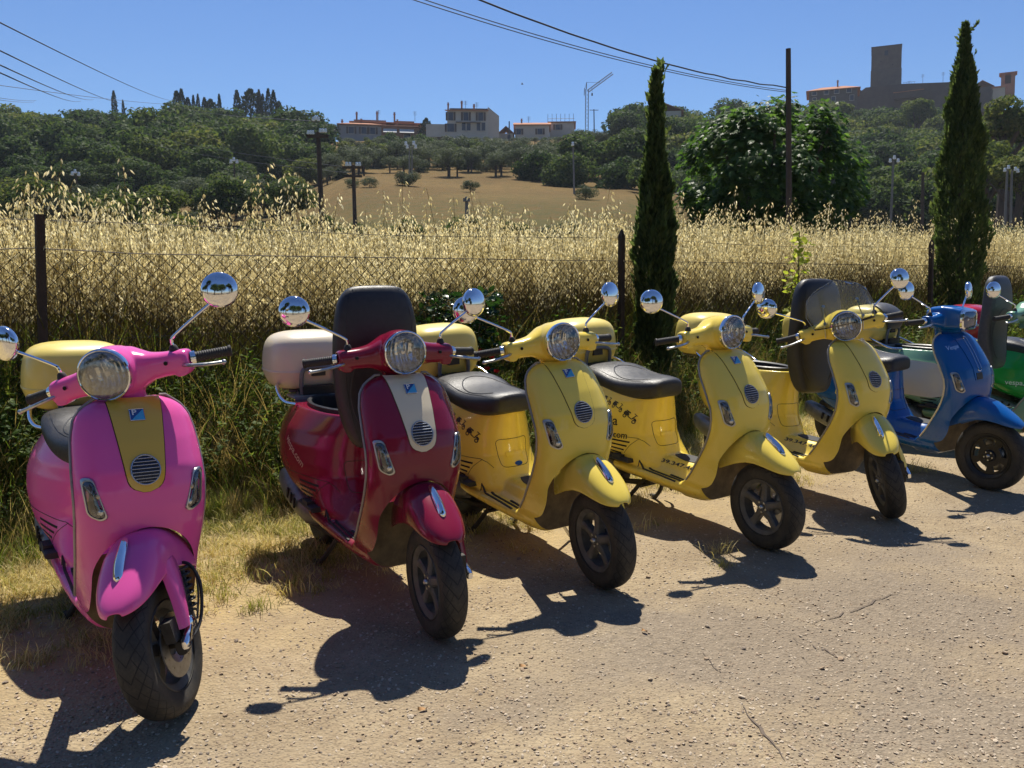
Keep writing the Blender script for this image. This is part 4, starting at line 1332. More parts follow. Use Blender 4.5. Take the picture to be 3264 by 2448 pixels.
_ph = _rng.uniform(0, 6.28, (60,)); _fr = _rng.uniform(1.5, 16, (60,)); _an = _rng.uniform(0, 6.28, (60,))
def lot_z(X, Y):
    Z = np.zeros_like(X)
    for p_, f_, a_ in zip(_ph, _fr, _an): Z += .0045 / f_ ** .8 * np.sin(f_ * (X * math.cos(a_) + Y * math.sin(a_)) + p_)
    S_ = fs(X, Y)
    return Z - .006 + np.clip((S_ + .9) / .8, 0, 1) * .10
lx = np.concatenate([np.linspace(-34, -4.2, 30), np.arange(-4, 6.5, .032), np.linspace(6.7, 36, 30)])
ly = np.concatenate([np.linspace(-30, 1.0, 18), np.arange(1.1, 8.5, .032), np.linspace(8.8, 34, 26)])
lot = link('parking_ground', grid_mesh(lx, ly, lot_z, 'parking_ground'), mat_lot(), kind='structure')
lot['label'] = 'dusty gravel parking ground with worn patches and straw'

# ------------------------------------------------------------------ scattering (uncountable ground cover only)
def source(name, mb, mats, midx, smooth=False):
    me = bpy.data.meshes.new(name); me.from_pydata(mb.v, [], mb.f)
    for m in mats: me.materials.append(m)
    me.polygons.foreach_set('material_index', midx)
    if smooth: me.polygons.foreach_set('use_smooth', [True] * len(me.polygons))
    me.update()
    return bpy.data.objects.new(name, me)           # not linked: only instanced

def scatter(name, pts, rots, scl, var, sources, label, kind='stuff'):
    me = bpy.data.meshes.new(name)
    me.vertices.add(len(pts)); me.vertices.foreach_set('co', np.asarray(pts, np.float32).ravel())
    a = me.attributes.new('rot', 'FLOAT_VECTOR', 'POINT'); a.data.foreach_set('vector', np.asarray(rots, np.float32).ravel())
    a = me.attributes.new('scl', 'FLOAT_VECTOR', 'POINT'); a.data.foreach_set('vector', np.asarray(scl, np.float32).ravel())
    a = me.attributes.new('kindex', 'INT', 'POINT'); a.data.foreach_set('value', np.asarray(var, np.int32))
    me.update()
    o = bpy.data.objects.new(name, me); COL.objects.link(o); o['kind'] = kind; o['label'] = label
    ng = bpy.data.node_groups.new(name, 'GeometryNodeTree')
    ng.interface.new_socket('Geometry', in_out='INPUT', socket_type='NodeSocketGeometry')
    ng.interface.new_socket('Geometry', in_out='OUTPUT', socket_type='NodeSocketGeometry')
    k = NT(ng)
    gi = k.n('NodeGroupInput'); go = k.n('NodeGroupOutput'); jn = k.n('GeometryNodeJoinGeometry')
    ar = k.n('GeometryNodeInputNamedAttribute', data_type='FLOAT_VECTOR'); ar.inputs['Name'].default_value = 'rot'
    as_ = k.n('GeometryNodeInputNamedAttribute', data_type='FLOAT_VECTOR'); as_.inputs['Name'].default_value = 'scl'
    ak = k.n('GeometryNodeInputNamedAttribute', data_type='INT'); ak.inputs['Name'].default_value = 'kindex'
    for i, s_ in enumerate(sources):
        oi = k.n('GeometryNodeObjectInfo'); oi.inputs['Object'].default_value = s_; oi.inputs['As Instance'].default_value = True
        cp = k.n('FunctionNodeCompare', data_type='INT', operation='EQUAL'); k.l(ak.outputs['Attribute'], cp.inputs[2]); cp.inputs[3].default_value = i
        ip = k.n('GeometryNodeInstanceOnPoints')
        k.l(gi.outputs[0], ip.inputs['Points']); k.l(cp.outputs[0], ip.inputs['Selection']); k.l(oi.outputs['Geometry'], ip.inputs['Instance'])
        k.l(ar.outputs['Attribute'], ip.inputs['Rotation']); k.l(as_.outputs['Attribute'], ip.inputs['Scale'])
        k.l(ip.outputs[0], jn.inputs[0])
    k.l(jn.outputs[0], go.inputs[0])
    md = o.modifiers.new('scatter', 'NODES'); md.node_group = ng
    return o

rng = np.random.default_rng(11)
M_SPIKE = mat_leaf('oat_spikelet', [(.70, .60, .32), (.86, .79, .50), (.95, .92, .72)], .62, .5, .2, 1.2, (1.05, 1.0, .86))
M_STRAW = mat_leaf('straw_stem', [(.10, .085, .028), (.20, .155, .055), (.32, .25, .11)], .4, .6, .2, .9, (1.05, 1.0, .72))
M_DRYB = mat_leaf('dry_blade', [(.06, .065, .016), (.13, .115, .032), (.24, .19, .07)], .45, .6, .2, .7, (1.05, 1.0, .8))
M_GRNB = mat_leaf('green_blade', [(.06, .10, .014), (.13, .18, .026), (.24, .25, .055)], .55, .6, .2, .9)
M_WEED = mat_leaf('weed_leaf', [(.045, .09, .015), (.10, .16, .026), (.20, .24, .055)], .55, .6, .2, 1.5)

def blade(mb, o, d0, L, w, bend, n=4):
    """one arching blade as a strip"""
    o = Vector(o); d = Vector(d0).normalized(); side = d.cross(Vector((0, 0, 1)))
    if side.length < .01: side = Vector((1, 0, 0))
    side = side.normalized(); pts = []; p = o.copy(); dd = Vector((d.x * .25, d.y * .25, 1)).normalized()
    for i in range(n + 1):
        t = i / n; ww = w * (1 - t) ** .6 * (.6 + .4 * min(1, t * 4))
        pts += [p - side * ww / 2, p + side * ww / 2]
        p = p + dd * L / n; dd = (dd + (d * .9 + Vector((0, 0, -.35))) * bend / n).normalized()
    return mb.add(pts, [(2 * i, 2 * i + 1, 2 * i + 3, 2 * i + 2) for i in range(n)])

def oat_tuft(i, nst=4, far=False):
    r = random.Random(100 + i); mb = MB(); idx = []
    def mark(m):
        idx.extend([m] * (len(mb.f) - len(idx)))
    for s_ in range(nst):
        bx, by = r.uniform(-.07, .07), r.uniform(-.07, .07); H = r.uniform(1.02, 1.28); a = r.uniform(0, 6.28); ln = r.uniform(.05, .22)
        P_ = [Vector((bx + math.cos(a) * ln * t * t, by + math.sin(a) * ln * t * t, H * t)) for t in (0, .35, .7, 1)]
        mb.tube(P_, [.0022, .002, .0016, .0010], 3, False); mark(1)
        top, n = P_[-1], r.randint(25, 33) if not far else 14
        for q in range(n):
            t = .76 + .24 * (q + r.random()) / n
            k_ = min(2, int(t * 3 / 1.0)) if t < 1 else 2
            b0 = P_[2] + (P_[3] - P_[2]) * ((t - .7) / .3)
            aa = r.uniform(0, 6.28); out = Vector((math.cos(aa), math.sin(aa), 0)); l_ = r.uniform(.02, .085) * (1.25 - .9 * (t - .72) / .28)
            tip = b0 + out * l_ + Vector((0, 0, r.uniform(-.02, .035)))
            if not far:
                w = Vector((-out.y, out.x, 0)) * .0006
                mb.add([b0 - w, b0 + w, tip + w, tip - w], [(0, 1, 2, 3)]); mark(1)
            dn = (Vector((0, 0, -1)) + out * r.uniform(.1, .9) + Vector((r.uniform(-.3, .3), r.uniform(-.3, .3), 0))).normalized()
            L = r.uniform(.019, .029) * (1.4 if far else 1); sd = dn.cross(Vector((r.uniform(-1, 1), r.uniform(-1, 1), .2))).normalized() * L * .17
            sd2 = dn.cross(sd).normalized() * L * .14
            mb.add([tip, tip + dn * L * .4 + sd, tip + dn * L, tip + dn * L * .4 - sd], [(0, 1, 2, 3)])
            mb.add([tip, tip + dn * L * .4 + sd2, tip + dn * L, tip + dn * L * .4 - sd2], [(0, 1, 2, 3)]); mark(0)
        for q in range(2 if not far else 1):
            h = r.uniform(.15, .75) * H; a2 = r.uniform(0, 6.28)
            blade(mb, (bx, by, h), (math.cos(a2), math.sin(a2), 0), r.uniform(.12, .26), r.uniform(.004, .008), 1.8, 3); mark(2)
    for q in range(8 if not far else 2):
        a2 = r.uniform(0, 6.28)
        blade(mb, (r.uniform(-.08, .08), r.uniform(-.08, .08), 0), (math.cos(a2), math.sin(a2), 0), r.uniform(.45, .95), r.uniform(.006, .012), .7, 4); mark(3 if q < 4 else 2)
    return source('oat_tuft', mb, [M_SPIKE, M_STRAW, M_DRYB, M_GRNB], idx)
OATS = [oat_tuft(i) for i in range(7)] + [oat_tuft(20 + i, 3, True) for i in range(3)]

def in_view(x, y, m=.05): return abs(x / max(y, .1)) < .58 + m + .6 / max(y, 1)
pts = []; rot = []; scl = []; var = []
def put(x, y, z, s_, v, tilt=.08):
    pts.append((x, y, z)); rot.append((rng.normal(0, tilt), rng.normal(0, tilt), rng.uniform(0, 6.28))); scl.append((s_ * rng.uniform(.85, 1.1), s_ * rng.uniform(.85, 1.1), s_)); var.append(v)
def gz(x, y): return float(lot_z(np.array(x), np.array(y)))
n = 0
while n < 6800:
    t, s_ = rng.uniform(-3.5, 24), .30 + 4.4 * rng.random() ** 1.35
    x, y = fpos(t, s_)
    if not in_view(x, y) or y < 2: n += 1; continue
    hv = 1.21 + .17 * noise.noise((x * .8, y * .8, 2)) + rng.normal(0, .07) + .012 * min(t, 14)
    if rng.random() < .06: hv += rng.uniform(.1, .38)
    put(x, y, .08, hv, int(rng.integers(0, 7))); n += 1
for _ in range(7500):
    y = rng.uniform(7, 36); x = rng.uniform(-.62, .62) * y; s_ = fs(x, y)
    if s_ < 4.4 or s_ > 30: continue
    hv = 1.27 + .24 * noise.noise((x * .5, y * .5, 5)) + rng.normal(0, .08)
    put(x, y, .1, hv, 7 + int(rng.integers(0, 3)))
scatter('oat_grass', pts, rot, scl, var, OATS, 'tall dry wild oats standing behind the wire fence')

# weeds and grass along the fence
def grass_tuft(i, mats, hmin, hmax, nb, w, spread=.06, bend=1.2):
    r = random.Random(300 + i); mb = MB()
    for q in range(nb):
        a = r.uniform(0, 6.28)
        blade(mb, (r.gauss(0, spread * .5), r.gauss(0, spread * .5), 0), (math.cos(a), math.sin(a), 0), r.uniform(hmin, hmax), w * r.uniform(.6, 1.3), bend * r.uniform(.4, 1.3), 4)
    return source('grass_tuft', mb, mats, [0] * len(mb.f))
def leafy_stem(i, mats, H, nleaf, L):
    r = random.Random(500 + i); mb = MB(); idx = []
    for s_ in range(3):
        a = r.uniform(0, 6.28); ln = r.uniform(.05, .25); h = H * r.uniform(.7, 1.1)
        Q = [Vector((math.cos(a) * ln * t * t, math.sin(a) * ln * t * t, h * t)) for t in (0, .4, .75, 1)]
        mb.tube(Q, [.004, .003, .0025, .0015], 3, False); idx += [1] * (len(mb.f) - len(idx))
        for q in range(nleaf):
            t = r.uniform(.12, 1); p = Vector((math.cos(a) * ln * t * t, math.sin(a) * ln * t * t, h * t)); b = r.uniform(0, 6.28)
            d = Vector((math.cos(b), math.sin(b), r.uniform(-.3, .6))).normalized(); sd = d.cross(Vector((0, 0, 1))).normalized(); l_ = L * r.uniform(.6, 1.3); w = l_ * r.uniform(.22, .36)
            up = sd.cross(d)
            mb.add([p, p + d * l_ * .45 + sd * w + up * w * .3, p + d * l_ - Vector((0, 0, l_ * .15)), p + d * l_ * .45 - sd * w + up * w * .3, p + d * l_ * .5], [(0, 1, 4), (1, 2, 4), (2, 3, 4), (3, 0, 4)]); idx += [0] * 4
    return source('leafy_weed', mb, mats, idx)
M_DRYW = mat_leaf('dry_weed_blade', [(.16, .13, .04), (.34, .27, .10), (.52, .43, .20)], .5, .6, .2, 1.2, (1.1, 1.0, .75))
WEEDS = [grass_tuft(i, [M_GRNB], .22, .62, 26, .006) for i in range(3)] + [grass_tuft(5 + i, [M_DRYW], .22, .62, 30, .005) for i in range(2)] \
    + [leafy_stem(i, [M_WEED, M_GRNB], .5, 22, .05) for i in range(3)] + [leafy_stem(8 + i, [M_WEED, M_GRNB], .62, 34, .032) for i in range(2)]
pts, rot, scl, var = [], [], [], []
for _ in range(9000):
    t, s_ = rng.uniform(-4, 20), rng.uniform(-1.15, .75)
    x, y = fpos(t, s_)
    if not in_view(x, y): continue
    edge = -1.02 + .28 * noise.noise((t * 1.3, 0, 0)) - .10 * min(1, max(0, t / 6))
    if s_ < edge: continue
    f = min(1, (s_ - edge) / .75)
    nz = noise.noise((x * 1.1, y * 1.1, 7))
    hv = (.28 + .95 * f) * (1 + .35 * nz) * rng.uniform(.75, 1.2)
    if s_ > .2: hv *= .9
    r_ = rng.random()
    if s_ > .22: v = int(rng.choice([0, 1, 2, 0, 1, 3])); hv = rng.uniform(.9, 1.75) if nz > -.1 else rng.uniform(.5, 1.0)
    elif nz > .12: v = int(rng.choice([0, 1, 2, 3, 4, 5, 6, 7, 8, 9]))
    else: v = int(rng.choice([0, 1, 2, 3, 4, 3, 4, 8, 7]))
    if f < .25: v = int(rng.choice([0, 1, 2, 3, 4]))
    put(x, y, gz(x, y), hv, v, .15)
for _ in range(2600):
    t, s_ = rng.uniform(-4, 20), rng.uniform(.25, 1.8); x, y = fpos(t, s_)
    if not in_view(x, y): continue
    nz = noise.noise((x * .7, y * .7, 17))
    put(x, y, gz(x, y), rng.uniform(1.35, 2.1) * (1 + .25 * nz), int(rng.choice([0, 1, 2, 0, 1, 2, 3])), .12)
scatter('weeds', pts, rot, scl, var, WEEDS, 'dark green weeds and grass along the foot of the fence')

# short dry grass on the lot, between and behind the scooters
TUFTS = [grass_tuft(40 + i, [M_STRAWG], .04, .11, 30, .0038, .07, 2.2) for i, M_STRAWG in enumerate([mat_leaf('dry_tuft', [(.46, .35, .12), (.64, .52, .24), (.74, .64, .36)], .35, .7, .2, 2.0)] * 3)] \
    + [grass_tuft(50 + i, [mat_leaf('olive_tuft', [(.12, .15, .025), (.24, .24, .05), (.40, .35, .11)], .4, .6, .2, 2.0)], .04, .12, 30, .0040, .07, 2.0) for i in range(3)]
pts, rot, scl, var = [], [], [], []
for _ in range(60000):
    x, y = rng.uniform(-4, 8), rng.uniform(1.6, 10)
    if not in_view(x, y): continue
    s_ = fs(x, y)
    nb = noise.noise((x * 1.1, y * 1.1, 3)); nf = noise.noise((x * 3.5, y * 3.5, 9))
    dens = np.interp(s_, [-4.2, -3.2, -2.4, -1.7, -.8], [-.75, -.38, -.05, .5, .9]) + .55 * nb + .35 * nf
    # grassy patch ahead of the two seats-down yellow scooters and round the wine one
    dens += .75 * math.exp(-(((x - .35) / .38) ** 2 + ((y - 3.05) / .28) ** 2)) + .55 * math.exp(-(((x + .15) / .3) ** 2 + ((y - 2.75) / .2) ** 2))
    if rng.random() > dens: continue
    green = .5 * noise.noise((x * 1.7, y * 1.7, 21)) + np.interp(s_, [-3, -1], [.22, .4])
    put(x, y, gz(x, y) - .004, rng.uniform(.45, 1.15), int(rng.integers(3, 6)) if rng.random() < green else int(rng.integers(0, 3)), .2)
scatter('dry_grass', pts, rot, scl, var, TUFTS, 'short trampled dry grass between the scooters')

# gravel stones
def pebble(i, cols):
    r = random.Random(700 + i); bm = bmesh.new(); bmesh.ops.create_icosphere(bm, subdivisions=1, radius=1)
    for v in bm.verts: v.co = Vector((v.co.x * r.uniform(.8, 1.2), v.co.y * r.uniform(.65, 1.0), v.co.z * r.uniform(.3, .5))) * r.uniform(.85, 1.15)
    mb = MB(); bm.verts.ensure_lookup_table(); mb.add([v.co[:] for v in bm.verts], [tuple(q.index for q in f.verts) for f in bm.faces]); bm.free()
    return source('pebble', mb, [cols], [0] * len(mb.f), False)
PCOL = [mat_simple('stone_pale', (.50, .41, .30), .9, 0, .25, 3), mat_simple('stone_tan', (.34, .25, .165), .9, 0, .25, 3), mat_simple('stone_grey', (.25, .20, .15), .9, 0, .25, 3), mat_simple('stone_dark', (.12, .09, .065), .9, 0, .3, 3)]
PEB = [pebble(i, PCOL[i % 4]) for i in range(8)]
pts, rot, scl, var = [], [], [], []
for _ in range(62000):
    y = 1.65 + 6.5 * rng.random() ** 1.7; x = rng.uniform(-.64, .64) * y
    s_ = fs(x, y)
    if s_ > -1.2: continue
    nb = noise.noise((x * 1.4, y * 1.4, 31))
    if rng.random() > .62 + .8 * nb: continue
    a = .0020 + .0052 * rng.random() ** 2.0 + (.007 * rng.random() if rng.random() < .03 else 0)
    v = int(rng.choice([0, 4, 1, 5, 2, 6, 3], p=[.24, .24, .19, .18, .08, .07, 0]))
    pts.append((x, y, gz(x, y) + a * .25)); rot.append(rng.uniform(-.5, .5, 3) + (0, 0, rng.uniform(0, 6.28))); scl.append((a, a, a)); var.append(v)
scatter('gravel', pts, rot, scl, var, PEB, 'loose gravel stones scattered over the parking ground')

# cracks in the worn surface
M_CRACK = mat_simple('crack_shadow', (.13, .10, .075), .95)
def crack(pix, w):
    r = random.Random(int(pix[0][0])); Q = []
    for a, b in zip(pix[:-1], pix[1:]):
        for i in range(6): Q.append((a[0] + (b[0] - a[0]) * i / 6 + r.gauss(0, 3), a[1] + (b[1] - a[1]) * i / 6 + r.gauss(0, 2)))
    mb = MB(); L = []; Rr = []
    for i, (u, v) in enumerate(Q):
        x = (u - 1106) / 1912; yv = -(v - 829.5) / 1912; cp, sp = math.cos(R(7.825)), math.sin(R(7.825))
        k_ = 1.4 / (sp - yv * cp); g_ = Vector((x * k_, (cp + yv * sp) * k_, 0))
        ww = .55 * w * math.sin(math.pi * (i + .6) / (len(Q) + .2)) * r.uniform(.4, 1.3)
        L.append(g_ + Vector((-ww, ww * .3, 0))); Rr.append(g_ + Vector((ww, -ww * .3, 0)))
    vs_ = []
    for a, b in zip(L, Rr):
        for q in (a, b): vs_.append((q.x, q.y, gz(q.x, q.y) + .004))
    mb.add(vs_, [(2 * i, 2 * i + 1, 2 * i + 3, 2 * i + 2) for i in range(len(L) - 1)])
    o = link('ground_crack', mb.mesh('ground_crack', False), M_CRACK, kind='structure'); return o
crack([(1950, 1275), (1880, 1300), (1800, 1330), (1740, 1345)], .012)
crack([(1600, 1520), (1660, 1590), (1700, 1650)], .008)
crack([(1500, 1395), (1550, 1440), (1590, 1452)], .006)
crack([(1700, 1365), (1780, 1400), (1840, 1425)], .006)

# fallen leaves
def dead_leaf(x, y, a, s_):
    mb = MB(); N = 7
    for q in range(N):
        t = q / (N - 1); w = s_ * .5 * math.sin(math.pi * (.05 + .9 * t)); mb.v += [((t - .5) * 2 * s_, -w, .006 + .01 * t * t), ((t - .5) * 2 * s_, w, .004 + .012 * (1 - t))]
    mb.f = [(2 * q, 2 * q + 1, 2 * q + 3, 2 * q + 2) for q in range(N - 1)]
    o = link('fallen_leaf', mb.mesh('fallen_leaf', True), mat_simple('dead_leaf', (.38, .20, .07), .8)); o.location = (x, y, gz(x, y)); o.rotation_euler = (.1, .05, a)
    return o
def ground_at(u, v):
    x = (u - 1106) / 1912; yv = -(v - 829.5) / 1912; cp, sp = math.cos(R(7.825)), math.sin(R(7.825)); k_ = 1.4 / (sp - yv * cp)
    return x * k_, (cp + yv * sp) * k_
x, y = ground_at(912, 1530); thing(dead_leaf(x, y, .4, .016), 'curled brown leaf on the gravel below the shadow of the tipped up seat', 'leaf')

for u, v, a, lab in ((548, 1222, 1.2, 'small brown leaf on the straw left of the wine red scooter'), (1392, 1368, 2.2, 'pale brown leaf on the grassy patch before the first yellow scooter'), (1130, 1440, .2, 'brown leaf lying on the gravel just ahead of the wine red front wheel')):
    x, y = ground_at(u, v); thing(dead_leaf(x, y, a, .015), lab, 'leaf')

# ------------------------------------------------------------------ wire fence
M_POST = mat_simple('fence_post_wood', (.035, .022, .016), .8, 0, .35, 12, .5, 60)
M_WIRE = mat_simple('fence_wire', (.045, .032, .022), .6, .5, .3, 20)
fence = empty('wire_fence', (float(F0[0]), float(F0[1]), 0))
thing(fence, 'diamond wire mesh fence on dark posts in front of the oats', 'fence')
def fl(t, s_, z): return Vector((*(fpos(t, s_) - F0), z))
def ft_of_u(u):
    a = (u - 1106) / 1912; return (a * 5.0 + 2.645) / (.786 - a * .618)
for u, w, tip in ((95, .046, 0), (1335, .044, .035), (1998, .046, .035)):
    t = ft_of_u(u); mb = MB(); H = 1.665
    px = fl(t, -.03, 0)
    rg = [[px + Vector((*(FD * a * w / 2 + FN * b * w / 2), z)) + Vector((0, (z - 1.4) * .085, 0)) for a, b in ((-1, -1), (1, -1), (1, 1), (-1, 1))] for z in (-.1, H - tip)]
    mb.rings(rg)
    if tip: mb.rings([rg[1], [px + Vector((float(FD[0] * a * .004 + FN[0] * b * .004), float(FD[1] * a * .004 + FN[1] * b * .004) + .022, H + tip * .6)) for a, b in ((-1, -1), (1, -1), (1, 1), (-1, 1))]], True, False, True)
    o = link('post', mb.mesh('post', False), M_POST, fence)
mz = lambda t: 1.455 - .0095 * max(0, t)
T0, T1, DX = -4.0, 19.5, .083
mb = MB(); k_ = T0
def seg(a, b, r=.0013): mb.tube([a, b], r, 3, False)
Hm = 1.40
while k_ < T1:
    nst = int(Hm / DX * 2)
    for sg in (1, -1):
        Pq = []
        for q in range(0, nst + 1, 4):
            t = k_ + sg * q * DX / 2
            Pq.append(fl(t, .004 * sg + .008 * math.sin(t * 2.1 + q * .3), mz(t) - q * DX / 2 * (Hm / 1.40)))
        mb.tube(Pq, .0024, 3, False)
    k_ += DX
wm = link('wire_mesh', mb.mesh('wire_mesh', False), M_WIRE, fence, kind='stuff')
mb = MB(); mb.tube([fl(t, 0, mz(t) + (.025 * math.exp(-((t - ft_of_u(95)) / .3) ** 2))) for t in np.linspace(T0, T1, 90)], .0030, 4, False); link('line_wire', mb.mesh('line_wire'), M_WIRE, fence)
mb = MB(); mb.tube([fl(t, 0, 1.635 - .006 * t - .03 * math.sin(math.pi * t / 4.6) ** 2) for t in np.linspace(T0, T1, 60)], .0018, 4, False); link('line_wire', mb.mesh('line_wire'), M_WIRE, fence)
mb = MB(); mb.tube([fl(t, -.02, .95 + .01 * math.sin(t)) for t in np.linspace(T0, T1, 40)], .0014, 3, False); link('line_wire', mb.mesh('line_wire'), M_WIRE, fence)
# ------------------------------------------------------------------ trees
def crown_mesh(name, seed, nleaf, leaf, clumps=16, flat=.8, open_=.0, ratio=1.0, lw=.55):
    """foliage: leaf faces spread over clumps inside a unit crown (radius 1, centred on 0)"""
    r = np.random.default_rng(seed)
    C = []
    for i in range(clumps):
        while True:
            p = r.uniform(-1, 1, 3)
            if .25 < np.linalg.norm(p) < .95: break
        p *= .74; C.append((p * [1, 1, flat], r.uniform(.24, .46)))
    V = []; F = []
    per = nleaf // clumps
    for c, R_ in C:
        d = r.normal(size=(per, 3)); d /= np.linalg.norm(d, axis=1)[:, None]
        rad = R_ * r.uniform(.62, 1.08, (per, 1)) ** .6
        pos = c + d * rad * [1, 1, .82]
        nrm = d * .9 + r.normal(size=(per, 3)) * .55 + [0, 0, .25]; nrm /= np.linalg.norm(nrm, axis=1)[:, None]
        ref = r.normal(size=(per, 3)); u = np.cross(nrm, ref); u /= np.linalg.norm(u, axis=1)[:, None]; w = np.cross(nrm, u)
        L = leaf * r.uniform(.6, 1.35, (per, 1))
        o = len(V)
        q = np.stack([pos - u * L, pos + w * L * lw, pos + u * L, pos - w * L * lw], 1).reshape(-1, 3)
        V.append(q)
    V = np.concatenate(V); n = len(V) // 4
    me = bpy.data.meshes.new(name)
    me.vertices.add(len(V)); me.vertices.foreach_set('co', V.ravel())
    me.loops.add(len(V)); me.loops.foreach_set('vertex_index', np.arange(len(V)))
    me.polygons.add(n); me.polygons.foreach_set('loop_start', np.arange(n) * 4); me.polygons.foreach_set('loop_total', np.full(n, 4))
    me.update(calc_edges=True)
    return me
def trunk_mesh(seed, H, r0, nl=4, spread=.5):
    rr = random.Random(seed); mb = MB(); bx = rr.uniform(-.1, .1)
    mb.tube([(0, 0, -.3), (bx, 0, H * .4), (bx * 2, .05, H * .75), (bx * 2, .1, H)], [r0 * 1.25, r0, r0 * .7, r0 * .3], 8)
    for i in range(nl):
        a = 6.28 * i / nl + rr.random(); h = H * rr.uniform(.35, .6)
        mb.tube([(bx * 1.2, 0, h), (bx + math.cos(a) * spread * .5, math.sin(a) * spread * .5, h + .25 * H), (bx + math.cos(a) * spread, math.sin(a) * spread, h + .45 * H)], [r0 * .5, r0 * .35, r0 * .12], 6)
    return mb.mesh('trunk')
M_BARK = mat_simple('bark', (.075, .055, .038), .9, 0, .35, 4, .5, 12)
M_OAK = mat_leaf('oak_leaf', [(.028, .052, .018), (.048, .082, .026), (.075, .115, .034), (.12, .15, .045)], .42, .65, .08, .10)
M_OAK2 = mat_leaf('light_oak_leaf', [(.050, .078, .02), (.085, .12, .03), (.13, .16, .042), (.19, .19, .055)], .45, .65, .08, .15)
M_OLIVE = mat_leaf('olive_leaf', [(.045, .062, .034), (.085, .105, .062), (.13, .15, .095)], .35, .6, .12, .3)
M_CONE = mat_leaf('cypress_leaf', [(.012, .024, .010), (.022, .042, .014), (.040, .062, .020)], .2, .6, .2, .5)
M_CONE2 = mat_leaf('near_cypress_leaf', [(.045, .072, .030), (.085, .125, .045), (.15, .18, .065)], .6, .6, .2, 3)
OAKS = [crown_mesh('crown', 900 + i, 6200, .058, 20 + i % 3 * 4, .78) for i in range(6)]
OLIVES = [crown_mesh('crown', 950 + i, 3200, .06, 14, .72, lw=.3) for i in range(3)]
TRUNKS = [trunk_mesh(40 + i, 1.0, .055, 4, .35) for i in range(3)]
def tree(name, x, y, rad, height, crown, mat, label, cat='tree', group=None, trunk=True, vr=1.0, z=None, seed=0, lift=None):
    """crown of radius rad whose top reaches height above the ground"""
    z = tz(x, y) if z is None else z
    rz = random.Random(seed + int(x * 17 + y * 31)).uniform(0, 6.28)
    root = empty(name, (x, y, z), 0); thing(root, label, cat, group)
    hz = rad * vr
    cz = height - hz * .92
    c = link('crown', crown, mat, root); c.location = (0, 0, cz); c.rotation_euler = (0, 0, rz); c.scale = (rad, rad, hz)
    if trunk:
        t = link('trunk', TRUNKS[int(abs(x * 7)) % 3], M_BARK, root); s_ = max(cz + hz * .2, .4); t.scale = (s_, s_, s_); t.rotation_euler = (0, 0, rz)
    return root

rt = random.Random(4)
def px_tree(u, vtop, wpx, d, **kw):
    """tree whose crown top stands at (u, vtop) of the photograph, d metres away, wpx wide"""
    p = P(u, vtop, d); g = tz(p.x, d); rad = wpx / 2 / 1912 * d
    return dict(x=p.x, y=d, rad=rad, height=max(p.z - g, rad * 1.2), **kw)

# the wood on the left-hand hill
G1 = 'oaks of the wood on the left hill'
L1 = 'dark green oak in the dense wood covering the hill behind the pink scooter'
cand = []
yy = 116.0
while yy < 236:
    step = 7.3 + (yy - 116) * .024
    xx = -.66 * yy
    while xx < -.212 * yy:
        cand.append((xx + rt.uniform(-2.2, 2.2), yy + rt.uniform(-2.2, 2.2))); xx += step * 1.05
    yy += step * 1.12
nw = 0
for x, y in cand:
    a = x / y
    front = np.interp(a, [-.66, -.50, -.40, -.33, -.26, -.21], [120, 116, 116, 122, 138, 150])
    back = np.interp(a, [-.66, -.50, -.30, -.24, -.21], [236, 236, 236, 205, 172])
    if y < front or y > back - 6 or nw >= 205: continue
    rad = rt.uniform(4.2, 6.4); h = rad * rt.uniform(1.5, 1.85) * np.interp(y, [190, 225], [1, .68])
    tree('oak_tree', x, y, rad, h, OAKS[rt.randrange(6)], M_OAK2 if rt.random() < .12 else M_OAK, L1, 'tree', G1, vr=.88, lift=None); nw += 1
# lower fringe so that the wood's foot closes on the field
for i in range(28):
    a = -.60 + i * .0143; y = float(np.interp(a, [-.66, -.50, -.40, -.33, -.26, -.21], [117, 113, 113, 119, 135, 147])) + rt.uniform(-2, 2)
    tree('oak_tree', a * y, y, rt.uniform(2.6, 4.2), rt.uniform(4.6, 6.4), OAKS[rt.randrange(6)], M_OAK, L1, 'tree', G1, vr=.9)

# the wood below the tower on the right
G2 = 'oaks of the wood below the tower'
L2 = 'olive green oak in the wood filling the slope below the stone tower'
nw = 0; yy = 92.0
while yy < 292:
    step = 8.3 + (yy - 92) * .027; xx = .125 * yy
    while xx < .66 * yy:
        x, y = xx + rt.uniform(-2.4, 2.4), yy + rt.uniform(-2.4, 2.4); xx += step * 1.1
        a = x / y
        front = np.interp(a, [.12, .17, .25, .66], [185, 140, 100, 92]); back = np.interp(a, [.12, .2, .3, .34, .5, .66], [240, 255, 272, 284, 284, 290])
        if y < front or y > back or nw >= 255: continue
        rad = rt.uniform(4.7, 7.0); h = rad * rt.uniform(1.4, 1.75)
        tree('oak_tree', x, y, rad, h, OAKS[rt.randrange(6)], M_OAK2 if rt.random() < .42 else M_OAK, L2, 'tree', G2, vr=.86); nw += 1
    yy += step * 1.15

for i in range(36):
    a = .13 + i * .0146; y = float(np.interp(a, [.12, .17, .25, .66], [182, 136, 97, 89])) + rt.uniform(-2, 2)
    tree('oak_tree', a * y, y, rt.uniform(3.0, 4.4), rt.uniform(4.6, 6.4), OAKS[rt.randrange(6)], M_OAK, L2, 'tree', G2, vr=.95)

